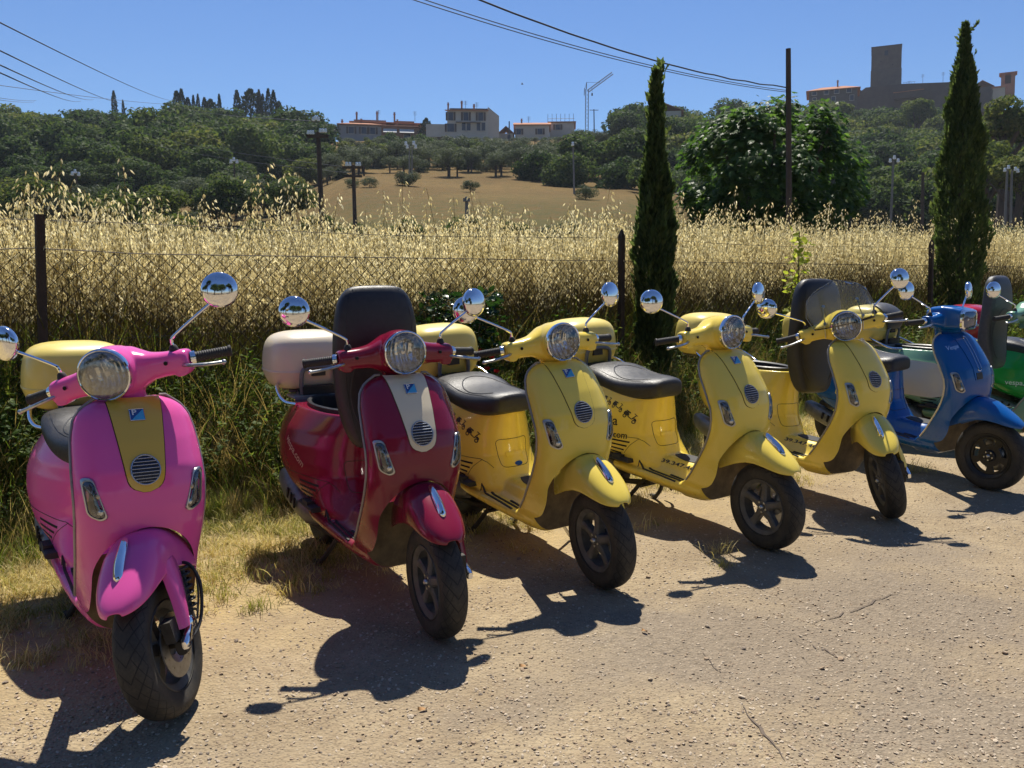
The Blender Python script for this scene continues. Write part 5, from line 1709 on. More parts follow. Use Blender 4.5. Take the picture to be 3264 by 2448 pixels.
# single trees and shrubs of the field, told apart by where they stand
SINGLE = [
    (480, 362, 92, 108, 'o2', 'rounded mid green tree standing alone before the dark left wood'),
    (628, 368, 118, 74, 'o', 'broad bushy oak between the lone field tree and the insulator pole'),
    (52, 408, 126, 84, 'o', 'dark bush at the foot of the wood, leftmost in the photo'),
    (262, 405, 140, 82, 'o2', 'wide olive green bush left of the lone field tree'),
    (352, 418, 120, 92, 'v', 'grey green olive bush behind the wide bush in the left field'),
    (410, 448, 70, 72, 'v', 'low grey olive under the lone field tree'),
    (508, 416, 62, 84, 'v', 'small grey olive tree with a bare trunk right of the lone field tree'),
    (760, 392, 40, 96, 'v', 'left one of a pair of small olives beside the crossarm pole'),
    (797, 392, 42, 96, 'v', 'right one of a pair of small olives beside the crossarm pole'),
    (882, 398, 68, 100, 'v', 'low round olive bush in the middle of the brown field'),
    (1016, 381, 46, 92, 'v', 'small olive with a thin dark trunk above the concrete post'),
    (1265, 405, 60, 78, 'v', 'pale olive at the right end of the brown field'),
    (736, 350, 40, 128, 'c', 'dark cone shaped shrub near the villa garden'),
    (822, 347, 52, 146, 'v', 'olive tree left of the blue sheet at the field edge'),
    (858, 350, 52, 142, 'v', 'olive tree under the blue sheet at the field edge'),
    (905, 352, 56, 136, 'v', 'olive tree right of the blue sheet at the field edge'),
    (955, 346, 62, 140, 'v', 'olive tree in the row below the tall house'),
    (1010, 340, 66, 142, 'o', 'dark rounded shrub in the olive row below the tall house'),
    (1050, 352, 60, 136, 'v', 'last olive of the row before the large oaks'),
    (905, 302, 92, 170, 'o', 'leafy oak below the gap between villa and tall house'),
    (868, 318, 60, 176, 'v', 'grey olive in front of the villa terrace'),
    (985, 308, 90, 178, 'v', 'grey olive in front of the tall house, lower left'),
    (1050, 304, 84, 176, 'v', 'grey olive in front of the tall house, lower right'),
    (1095, 318, 70, 160, 'v', 'olive between the tall house and the large oaks'),
    (840, 285, 62, 205, 'o', 'green tree before the right half of the villa'),
    (700, 300, 54, 150, 'o2', 'bright green bush right of the insulator pole'),
    (745, 318, 64, 162, 'o2', 'light green garden bush below the villa'),
    (790, 322, 58, 158, 'o', 'dark garden bush below the villa awnings'),
    (655, 330, 90, 132, 'o2', 'green bush under the insulator pole at the wood edge'),
    (1165, 312, 120, 122, 'o', 'large dark oak left of the grey crane mast'),
    (1268, 262, 150, 128, 'o', 'large oak rising below the grey crane'),
    (1362, 262, 120, 122, 'o', 'large oak between the crane and the thin cypress'),
    (1225, 352, 130, 112, 'o', 'low dark oak at the foot of the large oaks'),
    (1330, 350, 130, 108, 'o', 'dark oak at the field edge beside the thin cypress'),
    (1400, 330, 110, 100, 'o', 'shaded oak behind the thin cypress'),
    (1455, 240, 110, 150, 'o', 'oak showing between the thin cypress and the fig'),
    (1520, 226, 120, 170, 'o', 'oak crown above the left shoulder of the fig'),
    (2185, 190, 150, 84, 'o2', 'light olive green tree at the right edge above the mirrors'),
    (2140, 290, 150, 78, 'o2', 'yellowish oak behind the thick cypress, right side'),
    (2205, 320, 130, 74, 'o2', 'lower yellowish oak at the right photo edge'),
    (1985, 205, 84, 215, 'o2', 'sunlit tree below the castle wall'),
    (690, 452, 90, 52, 'o', 'dark low bush behind the oats under the insulator pole'),
    (560, 462, 100, 50, 'o2', 'green low bush behind the oats left of the insulator pole'),
    (880, 462, 90, 50, 'o', 'dark low bush behind the oats left of the concrete post'),
    (1000, 458, 110, 48, 'o', 'dark low bush behind the oats around the concrete post'),
    (1105, 468, 90, 50, 'o2', 'green low bush behind the oats right of the concrete post'),
    (1215, 458, 120, 46, 'v', 'grey low bush behind the oats left of the thin cypress'),
    (360, 455, 150, 58, 'o2', 'long green bush behind the oats at left'),
    (760, 470, 90, 50, 'o2', 'small green bush behind the oats by the crossarm pole'),
    (2178, 462, 150, 24, 'v', 'pale grey green shrub behind the oats at the right edge'),
    (685, 250, 58, 228, 'o', 'dark rounded pine left of the villa against the sky'),
    (722, 262, 44, 232, 'o', 'green treetop touching the left wall of the villa'),
]
for i, (u, vt, wp, d, k_, lab) in enumerate(SINGLE):
    q = px_tree(u, vt, wp, d)
    if k_ == 'c': cr, mt, vr = OAKS[1], M_CONE, 1.5
    elif k_ == 'v': cr, mt, vr = OLIVES[i % 3], M_OLIVE, .85
    else: cr, mt, vr = OAKS[i % 6], (M_OAK2 if k_ == 'o2' else M_OAK), .9
    q['height'] = min(q['height'], q['rad'] * 3.2) if k_ != 'v' or wp > 50 else q['height']
    nm = 'olive_tree' if k_ == 'v' else ('shrub' if k_ == 'c' or 'bush' in lab else 'oak_tree')
    p = P(u, vt, d); g = tz(p.x, d)
    # when the crown top asks for more height than the tree has, the ground there is a terrace: keep the top where it is seen
    tree(nm, q['x'], q['y'], q['rad'], q['height'], cr, mt, lab, 'bush' if nm == 'shrub' else 'tree', vr=vr, z=p.z - q['height'] if p.z - q['height'] > g else g)

# cypress: spindle of upright sprays
def spindle(name, seed, n, leaf, prof, jag=.12, gap=0.):
    """prof: radius as a function of height 0..1 (unit height)"""
    r = np.random.default_rng(seed); V = []
    h = r.uniform(0, 1, n) ** .92; a = r.uniform(0, 2 * math.pi, n)
    rad = np.interp(h, prof[0], prof[1]); rad = rad * np.array([1 + jag * 1.6 * noise.noise((math.cos(q) * 1.6, math.sin(q) * 1.6, z_ * 14 + seed)) for q, z_ in zip(a, h)]); k_ = r.uniform(.55, 1.0, n) ** .5 * (1 + jag * np.sin(a * 3 + h * 23) + jag * np.sin(a * 5 - h * 41))
    pos = np.stack([np.cos(a) * rad * k_, np.sin(a) * rad * k_, h], 1)
    up = np.stack([np.cos(a) * .35, np.sin(a) * .35, np.ones(n)], 1) + r.normal(size=(n, 3)) * .22; up /= np.linalg.norm(up, axis=1)[:, None]
    sd = np.cross(up, r.normal(size=(n, 3))); sd /= np.linalg.norm(sd, axis=1)[:, None]
    L = leaf * r.uniform(.6, 1.5, (n, 1))
    q = np.stack([pos, pos + up * L * .45 + sd * L * .2, pos + up * L, pos + up * L * .45 - sd * L * .2], 1).reshape(-1, 3)
    me = bpy.data.meshes.new(name); m = n
    me.vertices.add(len(q)); me.vertices.foreach_set('co', q.ravel()); me.loops.add(len(q)); me.loops.foreach_set('vertex_index', np.arange(len(q)))
    me.polygons.add(m); me.polygons.foreach_set('loop_start', np.arange(m) * 4); me.polygons.foreach_set('loop_total', np.full(m, 4)); me.update(calc_edges=True)
    return me
SP = [spindle('crown', 60 + i, 1500, .05, ([0, .06, .3, .7, .92, 1], [.055, .085, .095, .07, .03, .002])) for i in range(3)]
BROAD = spindle('crown', 70, 2200, .07, ([0, .08, .3, .6, .85, 1], [.16, .27, .28, .22, .12, .01]), .25)
DC = 233
for i, (u, vt, vb, w, lab) in enumerate([
    (245, 198, 232, 1.0, 'lone cypress tip on the left crest'), (265, 217, 234, .8, 'short cypress tip right of the lone one on the left crest'),
    (381, 198, 238, 1.6, 'first thick cypress of the row on the ridge from the left'), (391, 194, 238, 1.1, 'tall cypress second in the ridge row'), (405, 212, 240, 1.6, 'stout low cypress third in the ridge row'),
    (417, 207, 240, .8, 'thin cypress fourth in the ridge row'), (427, 205, 240, .8, 'thin cypress fifth in the ridge row'), (441, 212, 242, 1.3, 'cypress before the broad conifer bush on the ridge'),
    (473, 205, 244, .8, 'lonely thin cypress in the middle of the ridge'), (511, 197, 244, 1.2, 'cypress left of the broad conifer on the ridge'),
    (559, 196, 244, .9, 'cypress touching the broad conifer on the right'), (567, 205, 244, 1.0, 'shorter cypress of the pair beside the broad conifer'),
    (579, 194, 244, 1.0, 'tallest cypress of the last ridge group'), (590, 197, 246, 1.0, 'cypress next to last at the right end of the ridge'), (602, 220, 248, 1.8, 'low cone at the right end of the ridge row')]):
    p, q = P(u, vt, DC), P(u, vb, DC); H = p.z - q.z + 3
    root = empty('cypress_tree', (p.x, DC, p.z - H)); thing(root, lab, 'tree', 'cypresses along the left ridge')
    c = link('crown', SP[i % 3], M_CONE, root); c.scale = (H * w, H * w, H); c.rotation_euler = (0, 0, i)
    t = link('trunk', TRUNKS[0], M_BARK, root); t.scale = (1.5, 1.5, H * .6)
for u, vt, vb, w, lab in ((541, 196, 242, 1.35, 'broad dark conifer among the ridge cypresses'), (455, 217, 246, 1.3, 'small ragged conifer in the middle of the ridge'), (921, 258, 284, 1.2, 'small dark conifer between the villa and the tall house')):
    p, q = P(u, vt, DC), P(u, vb, DC); H = p.z - q.z + 3
    root = empty('conifer_tree', (p.x, DC, p.z - H)); thing(root, lab, 'tree'); c = link('crown', BROAD, M_CONE, root); c.scale = (H * w * .9, H * w * .9, H)
    t = link('trunk', TRUNKS[1], M_BARK, root); t.scale = (1.5, 1.5, H * .6)

# two garden cypresses by the fence
def near_cypress(u, vt, d, hw, prof, n, seed, lab, tip=0):
    p = P(u, vt, d); x = p.x; H = p.z
    q_ = 1 + H * .078 / d; x *= q_; H *= 1.03; root = empty('cypress_tree', (x, d, 0)); thing(root, lab, 'tree'); root.rotation_euler = (R(-4.5), 0, 0)
    me = spindle('crown', seed, n, .062 / H, (prof[0], [v * hw / H for v in prof[1]]), .16)
    # ragged leader shoots at the top
    c = link('crown', me, M_CONE2, root); c.scale = (H, H, H)
    mb = MB(); mb.tube([(0, 0, -.1), (.02, 0, H * .3), (0, .02, H * .97)], [.06, .045, .006], 8); link('trunk', mb.mesh('trunk'), M_BARK, root)
    rr = random.Random(seed); mb = MB(); idx = []
    for i in range(46):
        z0 = H * rr.uniform(.72, .97); a = rr.uniform(0, 6.28); l_ = rr.uniform(.15, .34); o = rr.uniform(.25, .75)
        b = Vector((0, 0, z0)); tp = b + Vector((math.cos(a) * l_ * o * .55, math.sin(a) * l_ * o * .55, l_))
        mb.tube([b, (b + tp) / 2 + Vector((math.cos(a), math.sin(a), 0)) * .02, tp], [.004, .003, .0015], 4)
        for q in range(16):
            t = rr.uniform(.15, 1); c_ = b + (tp - b) * t; dd = Vector((rr.gauss(0, .5), rr.gauss(0, .5), 1)).normalized(); s_ = dd.cross(Vector((rr.random(), rr.random(), .1))).normalized(); L = rr.uniform(.04, .08)
            mb.add([c_, c_ + dd * L * .5 + s_ * L * .22, c_ + dd * L, c_ + dd * L * .5 - s_ * L * .22], [(0, 1, 2, 3)])
    if tip:
        b = Vector((.0, 0, H * .965)); tp = b + Vector((.16, 0, .20)); mb.tube([b, b + Vector((.04, 0, .10)), tp], [.006, .004, .002], 4)
        for q in range(60):
            t = rr.uniform(0, 1); c_ = b + (tp - b) * t; dd = Vector((rr.gauss(.5, .4), rr.gauss(0, .4), .8)).normalized(); s_ = dd.cross(Vector((rr.random(), rr.random(), .1))).normalized(); L = rr.uniform(.03, .07)
            mb.add([c_, c_ + dd * L * .5 + s_ * L * .22, c_ + dd * L, c_ + dd * L * .5 - s_ * L * .22], [(0, 1, 2, 3)])
    link('leader_shoots', mb.mesh('leader_shoots', False), M_CONE2, root)
    return root
near_cypress(1418, 166, 7.75, .150, ([0, .10, .25, .40, .52, .64, .74, .84, .94, 1], [.62, .75, .88, 1.0, .98, .78, .50, .26, .12, .02]), 17000, 81, 'thin young cypress by the fence, right of the middle post')
near_cypress(2086, 62, 11.45, .29, ([0, .10, .3, .5, .64, .76, .85, .93, 1], [.88, .95, 1.0, .94, .80, .60, .36, .15, .02]), 26000, 82, 'thick tall cypress with a bent tip behind the blue scooter', tip=1)

# fig tree: large lobed leaves
def fig_crown(seed, n, rx, rz):
    r = random.Random(seed); mb = MB()
    lobes = [(0, .0), (.30, .10), (.62, .34), (.50, .16), (.98, .0), (.50, -.16), (.62, -.34), (.30, -.10)]
    lobes = [(0, 0), (.12, .30), (.42, .38), (.36, .14), (.70, .34), (.66, .12), (1.0, 0), (.66, -.12), (.70, -.34), (.36, -.14), (.42, -.38), (.12, -.30)]
    CL = []
    for i in range(120):
        while True:
            p = Vector((r.uniform(-1, 1), r.uniform(-1, 1), r.uniform(-1, 1)))
            if .62 < p.length < .97: break
        CL.append(Vector((p.x * rx * .88, p.y * rx * .88, p.z * rz * .88)))
    for i in range(n):
        c = CL[r.randrange(len(CL))]; d = Vector((r.gauss(0, 1), r.gauss(0, 1), r.gauss(0, 1))).normalized()
        pos = c + d * r.uniform(.05, .42)
        out = (Vector((pos.x, pos.y, pos.z)).normalized() * .7 + d * .5).normalized()
        nrm = (out * .5 + Vector((0, 0, .75)) + Vector((r.gauss(0, .35), r.gauss(0, .35), r.gauss(0, .25)))).normalized()
        u = Vector((out.x, out.y, -.55)) + Vector((r.gauss(0, .4), r.gauss(0, .4), 0)); u = (u - nrm * u.dot(nrm)).normalized(); w = nrm.cross(u); L = r.uniform(.11, .21)
        vs_ = [pos + u * a * L + w * b * L - nrm * (abs(b) * .25 + a * a * .14) * L for a, b in lobes]; vs_.append(pos + u * .4 * L)
        mb.add(vs_, [(12, j, (j + 1) % 12) for j in range(12)])
    return mb
M_FIG = mat_leaf('fig_leaf', [(.046, .096, .024), (.072, .142, .032), (.108, .19, .04), (.17, .26, .06)], .6, .45, .25, .8)
pF = P(1668, 196, 20.0); HF = pF.z
root = empty('fig_tree', (pF.x, 20.0, tz(pF.x, 20))); thing(root, 'large fig tree with glossy lobed leaves beside the wooden pole', 'tree')
c = link('crown', fig_crown(3, 15000, 2.35, 1.95).mesh('crown', False), M_FIG, root); c.location = (0, 0, HF - 2.05)
mb = MB(); rr = random.Random(8)
for i in range(7):
    a = i * .9; mb.tube([(math.cos(a) * .15, math.sin(a) * .15, -.1), (math.cos(a) * .45, math.sin(a) * .45, HF * .3), (math.cos(a) * 1.0, math.sin(a) * 1.0, HF * .6), (math.cos(a) * 1.4, math.sin(a) * 1.4, HF * .8)], [.09, .075, .05, .02], 7)
link('trunk', mb.mesh('trunk'), M_BARK, root)

# rose bush with red flowers behind the first yellow scooter, and a yellow-green sapling
def leaf_bush(n, fn, L, seed):
    r = random.Random(seed); mb = MB()
    for i in range(n):
        p = fn(r); d = Vector((r.gauss(0, 1), r.gauss(0, 1), r.gauss(0, .5))).normalized(); nrm = Vector((r.gauss(0, .6), r.gauss(0, .6), 1)).normalized(); sd = nrm.cross(d)
        if sd.length < .05: continue
        sd.normalize(); l_ = L * r.uniform(.6, 1.3); w = l_ * .34
        mb.add([p, p + d * l_ * .35 + sd * w, p + d * l_ * .75 + sd * w * .7, p + d * l_, p + d * l_ * .75 - sd * w * .7, p + d * l_ * .35 - sd * w, p + d * l_ * .5 - nrm * l_ * .08], [(6, j, (j + 1) % 6) for j in range(6)])
    return mb
M_ROSE = mat_leaf('rose_leaf', [(.018, .050, .014), (.035, .085, .02), (.06, .12, .03)], .35, .25, .6, 3)
M_PETAL = mat_leaf('red_petal', [(.45, .02, .02), (.62, .04, .04)], .4, .5, .3)
pr = P(985, 625, 6.75); root = empty('rose_bush', (pr.x, 6.75, .05)); thing(root, 'dark leafy rose bush with red blooms behind the first yellow scooter', 'bush')
def fb(r):
    a = r.uniform(0, 6.28); z = r.uniform(.15, 1.0) ** .8 * 1.12; q = r.uniform(.1, 1) ** .5 * (.34 - .12 * abs(z - .6)); return Vector((math.cos(a) * q * 1.15 + .05 * math.sin(z * 7), math.sin(a) * q, z))
link('foliage', leaf_bush(1500, fb, .065, 5).mesh('foliage', False), M_ROSE, root)
mb = MB()
for i in range(9):
    a = i * .7; mb.tube([(math.cos(a) * .05, math.sin(a) * .05, 0), (math.cos(a) * .15, math.sin(a) * .15, .5), (math.cos(a) * .26, math.sin(a) * .26, 1.0)], [.009, .007, .003], 5)
link('stem', mb.mesh('stem'), M_BARK, root)
for u, v in ((1035, 762), (1062, 775), (1052, 800), (1072, 806)):
    mb = MB(); q = P(u, v, 6.45)
    for i in range(9):
        a = i * 2.4; t = .35 + .5 * (i / 9); d = Vector((math.cos(a) * t, math.sin(a) * t, 1 - t * .6)).normalized(); s_ = d.cross(Vector((0, 0, 1))).normalized()
        mb.add([(0, 0, 0), tuple(d * .02 + s_ * .016), tuple(d * .036), tuple(d * .02 - s_ * .016)], [(0, 1, 2, 3)])
    f = link('bloom', mb.mesh('bloom', False), M_PETAL, root); f.location = q - root.location
M_SAP = mat_leaf('sapling_leaf', [(.22, .28, .03), (.36, .40, .06), (.48, .48, .12)], .6, .5, .2, 4)
ps = P(1728, 500, 8.6); root = empty('sapling', (ps.x, 8.6, 0)); thing(root, 'yellow green leafy sapling behind the tipped up seat of the windscreen scooter', 'plant')
def fsap(r):
    z = ps.z * r.choice([r.uniform(.80, 1.0), r.uniform(.62, .78), r.uniform(.5, .6)]); q = r.uniform(0, .14) * (1.2 - .5 * z / ps.z) + .01; a = r.uniform(0, 6.28); return Vector((math.cos(a) * q, math.sin(a) * q * .8, z))
link('foliage', leaf_bush(210, fsap, .062, 6).mesh('foliage', False), M_SAP, root)
mb = MB(); mb.tube([(0, 0, -.05), (.01, 0, .8), (0, .01, ps.z)], [.012, .009, .004], 6); mb.tube([(0, 0, .7), (-.08, 0, 1.0)], [.006, .003], 5); link('stem', mb.mesh('stem'), M_BARK, root)

# trees added behind the camera for the chrome mirrors and headlights to reflect
for i in range(9):
    x = -20 + i * 4.9; y = -8 - 1.6 * ((i * 7) % 3)
    tree('added_tree', x, y, 3.0 + (i % 3) * .4, 7.0 + (i * 5 % 4) * 1.1, OAKS[i % 6], M_OAK, 'dark tree added behind the camera, seen only mirrored in the chrome', 'tree', 'trees added behind the camera', vr=.95)
# shrubs and young olives that dot the slope below the houses
G3 = 'olives and shrubs on the slope below the houses'
cnt = 0
for _ in range(4000):
    if cnt >= 150: break
    d = rt.uniform(128, 226); a = rt.uniform(-.225, .13); x = a * d
    lo = np.interp(a, [-.225, -.12, -.02, .05, .13], [150, 142, 138, 118, 112])
    if d < lo or noise.noise((x * .05, d * .05, 3)) < -.28: continue
    k_ = rt.random(); rad = rt.uniform(1.5, 3.3)
    room = 1.4 + (567 - (303 if -.2 < a < .07 else 285)) / 1912 * d - tz(x, d)
    rad = min(rad, room / 1.75)
    if rad < .55: continue
    if k_ < .6: tree('olive_tree', x, d, rad, rad * rt.uniform(1.5, 1.9), OLIVES[rt.randrange(3)], M_OLIVE, 'grey olive on the slope between the brown field and the houses', 'tree', G3, vr=.85)
    else: tree('shrub', x, d, rad * .9, rad * 1.5, OAKS[rt.randrange(6)], M_OAK2 if k_ < .72 else M_OAK, 'green shrub on the slope between the brown field and the houses', 'bush', 'green shrubs on the slope below the houses', vr=.85)
    cnt += 1

for i in range(30):
    d = rt.uniform(118, 152); a = rt.uniform(-.205, -.0); x = a * d; rad = rt.uniform(1.4, 2.6)
    tree('olive_tree', x, d, rad, rad * 1.8, OLIVES[i % 3], M_OLIVE, 'grey olive on the slope between the brown field and the houses', 'tree', G3, vr=.85)
G5 = 'bushes along the edge of the left field'
for i in range(44):
    a = rt.uniform(-.60, -.245); d = rt.uniform(64, 112); x = a * d; rad = rt.uniform(1.4, 3.0)
    v = rt.random()
    tree('shrub', x, d, rad, rad * 1.6, OAKS[rt.randrange(6)] if v < .7 else OLIVES[0], M_OAK2 if v < .35 else (M_OAK if v < .7 else M_OLIVE), 'bush on the field edge in front of the left wood', 'bush', G5, vr=.85)

# ------------------------------------------------------------------ village buildings
def mat_wall(name, a, b, sc=.35):
    m, nt, out = new_mat(name); k = NT(nt); tc = k.n('ShaderNodeTexCoord')
    n1 = k.noise(tc.outputs['Object'], sc, 5, .65); n2 = k.noise(tc.outputs['Object'], sc * 8, 4, .7)
    c = k.mix(k.maprange(n1.outputs[0], .35, .65), a, b); c = k.mix(k.math('MULTIPLY', k.maprange(n2.outputs[0], .45, .7), .3), c, tuple(x * .6 for x in a))
    bs = k.n('ShaderNodeBsdfPrincipled'); k.l(c, bs.inputs['Base Color']); bs.inputs['Roughness'].default_value = .95
    k.l(k.bump(n2.outputs[0], .4, .1), bs.inputs['Normal']); k.l(bs.outputs[0], out.inputs[0]); return m
W_PALE = mat_wall('pale_render', (.52, .45, .35), (.58, .51, .40)); W_GREY = mat_wall('grey_render', (.27, .255, .24), (.34, .32, .30)); W_CREAM = mat_wall('cream_render', (.48, .40, .30), (.56, .48, .36))
W_STONE = mat_wall('old_stone', (.105, .080, .062), (.145, .112, .085), .5); W_DARK = mat_wall('dark_stone', (.075, .056, .045), (.105, .08, .062), .5); W_BRICK = mat_wall('brick_wall', (.30, .15, .09), (.36, .19, .12), .6)
M_ROOF = mat_wall('terracotta_roof', (.42, .17, .085), (.50, .24, .13), .8); M_SHUT = mat_simple('brown_shutter', (.075, .045, .03), .7, 0, .2, 2); M_PANE = mat_simple('dark_pane', (.03, .035, .045), .15, 0, .1, 2)
M_DKM = mat_simple('dark_metal', (.06, .06, .065), .6, .4, .2, 2); M_AWN = mat_simple('striped_awning', (.55, .54, .50), .8, 0, .1, 2); M_CRANE = mat_simple('crane_grey', (.20, .22, .25), .6, .3, .2, 1)

def bld(name, u0, u1, d, vbase, label, cat):
    """an Empty at the foot of the front wall, x to the right along it, -y towards the camera; returns it, its width and a height function"""
    uc = (u0 + u1) / 2; p = P(uc, vbase, d)
    root = empty(name, p); thing(root, label, cat)
    root.rotation_euler = (Matrix.Rotation(R(-4.5), 3, 'X') @ Matrix.Rotation(-math.atan2(p.x, p.y), 3, 'Z')).to_euler()   # the lot slopes; plumb is a few degrees off its normal
    dist = math.hypot(p.x, p.y); mpp = d / 1912 * math.sqrt(1 + ((uc - 1106) / 1912) ** 2) / math.sqrt(1 + ((uc - 1106) / 1912) ** 2)
    return root, (u1 - u0) * mpp * .985, (lambda v: P(uc, v, d).z - p.z), (lambda u: (u - uc) * mpp)
def pb(name, c, h, m, root, rot=None):
    o = link(name, MB().box((0, 0, 0), h).mesh(name, False), m, root); o.location = c
    if rot: o.rotation_euler = rot
    return o
def gable(name, x0, x1, y0, y1, z, rise, m, root, axis='x', ov=.35, th=.18):
    """gable roof, ridge along axis; returns it"""
    mb = MB()
    if axis == 'x':
        ym = (y0 + y1) / 2; prof = [(y0 - ov, z - ov * rise / ((y1 - y0) / 2)), (ym, z + rise), (y1 + ov, z - ov * rise / ((y1 - y0) / 2))]
        rg = [[(x, y, zz) for y, zz in prof] + [(x, y, zz + th) for y, zz in prof[::-1]] for x in (x0 - ov, x1 + ov)]
    else:
        xm = (x0 + x1) / 2; prof = [(x0 - ov, z - ov * rise / ((x1 - x0) / 2)), (xm, z + rise), (x1 + ov, z - ov * rise / ((x1 - x0) / 2))]
        rg = [[(x, y, zz) for x, zz in prof] + [(x, y, zz + th) for x, zz in prof[::-1]] for y in (y0 - ov, y1 + ov)]
    mb.rings(rg); return link(name, mb.mesh(name, False), m, root)
def hip(name, x0, x1, y0, y1, z, rise, m, root, ov=.5, inset=None):
    i = inset if inset is not None else (y1 - y0) / 2
    mb = MB(); ym = (y0 + y1) / 2
    mb.add([(x0 - ov, y0 - ov, z), (x1 + ov, y0 - ov, z), (x1 + ov, y1 + ov, z), (x0 - ov, y1 + ov, z), (x0 + i, ym, z + rise), (x1 - i, ym, z + rise), (x0 - ov, y0 - ov, z - .2), (x1 + ov, y0 - ov, z - .2), (x1 + ov, y1 + ov, z - .2), (x0 - ov, y1 + ov, z - .2)],
           [(0, 1, 5, 4), (1, 2, 5), (2, 3, 4, 5), (3, 0, 4), (6, 7, 1, 0), (7, 8, 2, 1), (8, 9, 3, 2), (9, 6, 0, 3), (9, 8, 7, 6)])
    return link(name, mb.mesh(name, False), m, root)
def win(x, z, w, h, root, y=0., shut=True, side=False):
    mb = MB()
    for a, b, hw, hh in ((0, h / 2 + .06, w / 2 + .12, .06), (0, -h / 2 - .06, w / 2 + .16, .07), (-w / 2 - .06, 0, .06, h / 2), (w / 2 + .06, 0, .06, h / 2)): mb.box((a, -.02, b), (hw, .07, hh))
    o = link('window', mb.mesh('window', False), W_PALE, root); o.location = (x, y, z)
    if side: o.rotation_euler = (0, 0, math.pi / 2)
    q = link('pane', MB().box((0, -.01, 0), (w / 2, .02, h / 2)).mesh('pane', False), M_PANE, o)
    if shut:
        for sg in (-1, 1): link('shutter', MB().box((sg * (w / 2 + .34), -.10, 0), (.26, .03, h / 2)).mesh('shutter', False), M_SHUT, o)
    return o
def chimney(x, y, z, h, root, w=.45, m=None):
    mb = MB(); mb.box((0, 0, h / 2), (w / 2, w / 2, h / 2)); mb.box((0, 0, h + .08), (w * .7, w * .7, .08)); mb.box((0, 0, h + .3), (w * .35, w * .35, .14)); mb.box((0, 0, h + .48), (w * .6, w * .6, .05))
    o = link('chimney', mb.mesh('chimney', False), m or W_BRICK, root); o.location = (x, y, z); return o
def antenna(x, y, z, h, root):
    mb = MB(); mb.tube([(0, 0, 0), (0, 0, h)], .05, 4)
    for k in range(4): mb.tube([(-.5, 0, h - .1 - k * .28), (.5, 0, h - .1 - k * .28)], .03, 3)
    o = link('antenna', mb.mesh('antenna', False), M_DKM, root); o.location = (x, y, z); return o

# villa with red hip roofs and awnings
r, w, hz, hx = bld('villa', 738, 916, 232, 306, 'low villa with red hip roofs, chimneys and striped awnings on the crest', 'villa')
pb('wall', (hx(780), 4, hz(270) / 2 - 1), (hx(826) - hx(782), 4, hz(270) / 2 + 1), W_GREY, r)
pb('wall', (hx(868), 4.6, hz(271) / 2 - 1), (hx(890) - hx(868) + 2.6, 4.5, hz(271) / 2 + 1), W_BRICK, r)
hip('roof', hx(738), hx(822), 0, 8, hz(270), hz(261) - hz(270) + .3, M_ROOF, r, .7, 3.2)
hip('roof', hx(824), hx(914), 0, 9.2, hz(271), hz(262) - hz(271) + .2, M_ROOF, r, .7, 3.2)
pb('wall', (hx(800), 8, hz(262)), (hx(834) - hx(800), 3.5, hz(256) - hz(268)), W_BRICK, r)
pb('wall', (hx(872), 8, hz(262)), (hx(894) - hx(872), 3.5, hz(256) - hz(268)), W_BRICK, r)
hip('roof', hx(763), hx(838), 4.5, 11.5, hz(255), hz(246) - hz(255), M_ROOF, r, .8, 3)
hip('roof', hx(840), hx(906), 4.5, 11.5, hz(255), hz(247) - hz(255), M_ROOF, r, .8, 2.6)
for u, v, h in ((772, 247, 1.7), (815, 247, 2.0), (852, 247, 1.9), (742, 264, 1.2), (782, 262, 1.3), (858, 260, 1.2)): chimney(hx(u), 5.2 if v < 255 else 3.5, hz(v) - .5, h, r)
for u in (818, 896): antenna(hx(u), 6, hz(247), 2.6, r)
for u0, u1 in ((828, 856), (862, 892)):
    mb = MB(); a, b = hx(u0), hx(u1)
    mb.add([(a, -.1, hz(277)), (b, -.1, hz(277)), (b, -1.9, hz(288)), (a, -1.9, hz(288)), (a, -.1, hz(277) - .1), (b, -.1, hz(277) - .1), (b, -1.9, hz(288) - .1), (a, -1.9, hz(288) - .1)], [(0, 1, 2, 3), (7, 6, 5, 4), (3, 2, 6, 7), (0, 3, 7, 4), (1, 5, 6, 2)])
    link('awning', mb.mesh('awning', False), M_AWN, r)
for u in (762, 788, 806): win(hx(u), hz(283), 1.3, 1.7, r, -.04)
win(hx(842), hz(296), 1.6, 2.0, r, .06, False); win(hx(878), hz(296), 1.6, 2.0, r, .06, False)

# tall pale house
r, w, hz, hx = bld('tall_house', 966, 1076, 228, 306, 'tall pale three storey house with a red tiled eave on the crest', 'house')
a, b, c = hx(968), hx(1053), hx(1077)
pb('wall', ((a + b) / 2, 4.5, hz(237) / 2 - 1), ((b - a) / 2, 4.5, hz(237) / 2 + 1), W_PALE, r)
# side wing with a sloping parapet on the right
mb = MB(); z1, z2 = hz(228.5), hz(244)
mb.rings([[(b + .002, .25, -2), (c, 2.2, -2), (c, 2.2, z2), (b + .002, .25, z1)], [(b + .002, 9, -2), (c, 9, -2), (c, 9, z2), (b + .002, 9, z1)]]); link('side_wing', mb.mesh('side_wing', False), W_PALE, r)
mb = MB(); mb.add([(a - .6, -.8, hz(238)), (b + .2, -.8, hz(238)), (b + .2, 2.6, hz(232)), (a - .2, 2.6, hz(232)), (a - .6, -.8, hz(238) - .2), (b + .2, -.8, hz(238) - .2), (b + .2, 2.6, hz(232) - .2), (a - .2, 2.6, hz(232) - .2)], [(0, 1, 2, 3), (7, 6, 5, 4), (4, 5, 1, 0), (5, 6, 2, 1), (6, 7, 3, 2), (7, 4, 0, 3)]); link('eave_roof', mb.mesh('eave_roof', False), M_ROOF, r)
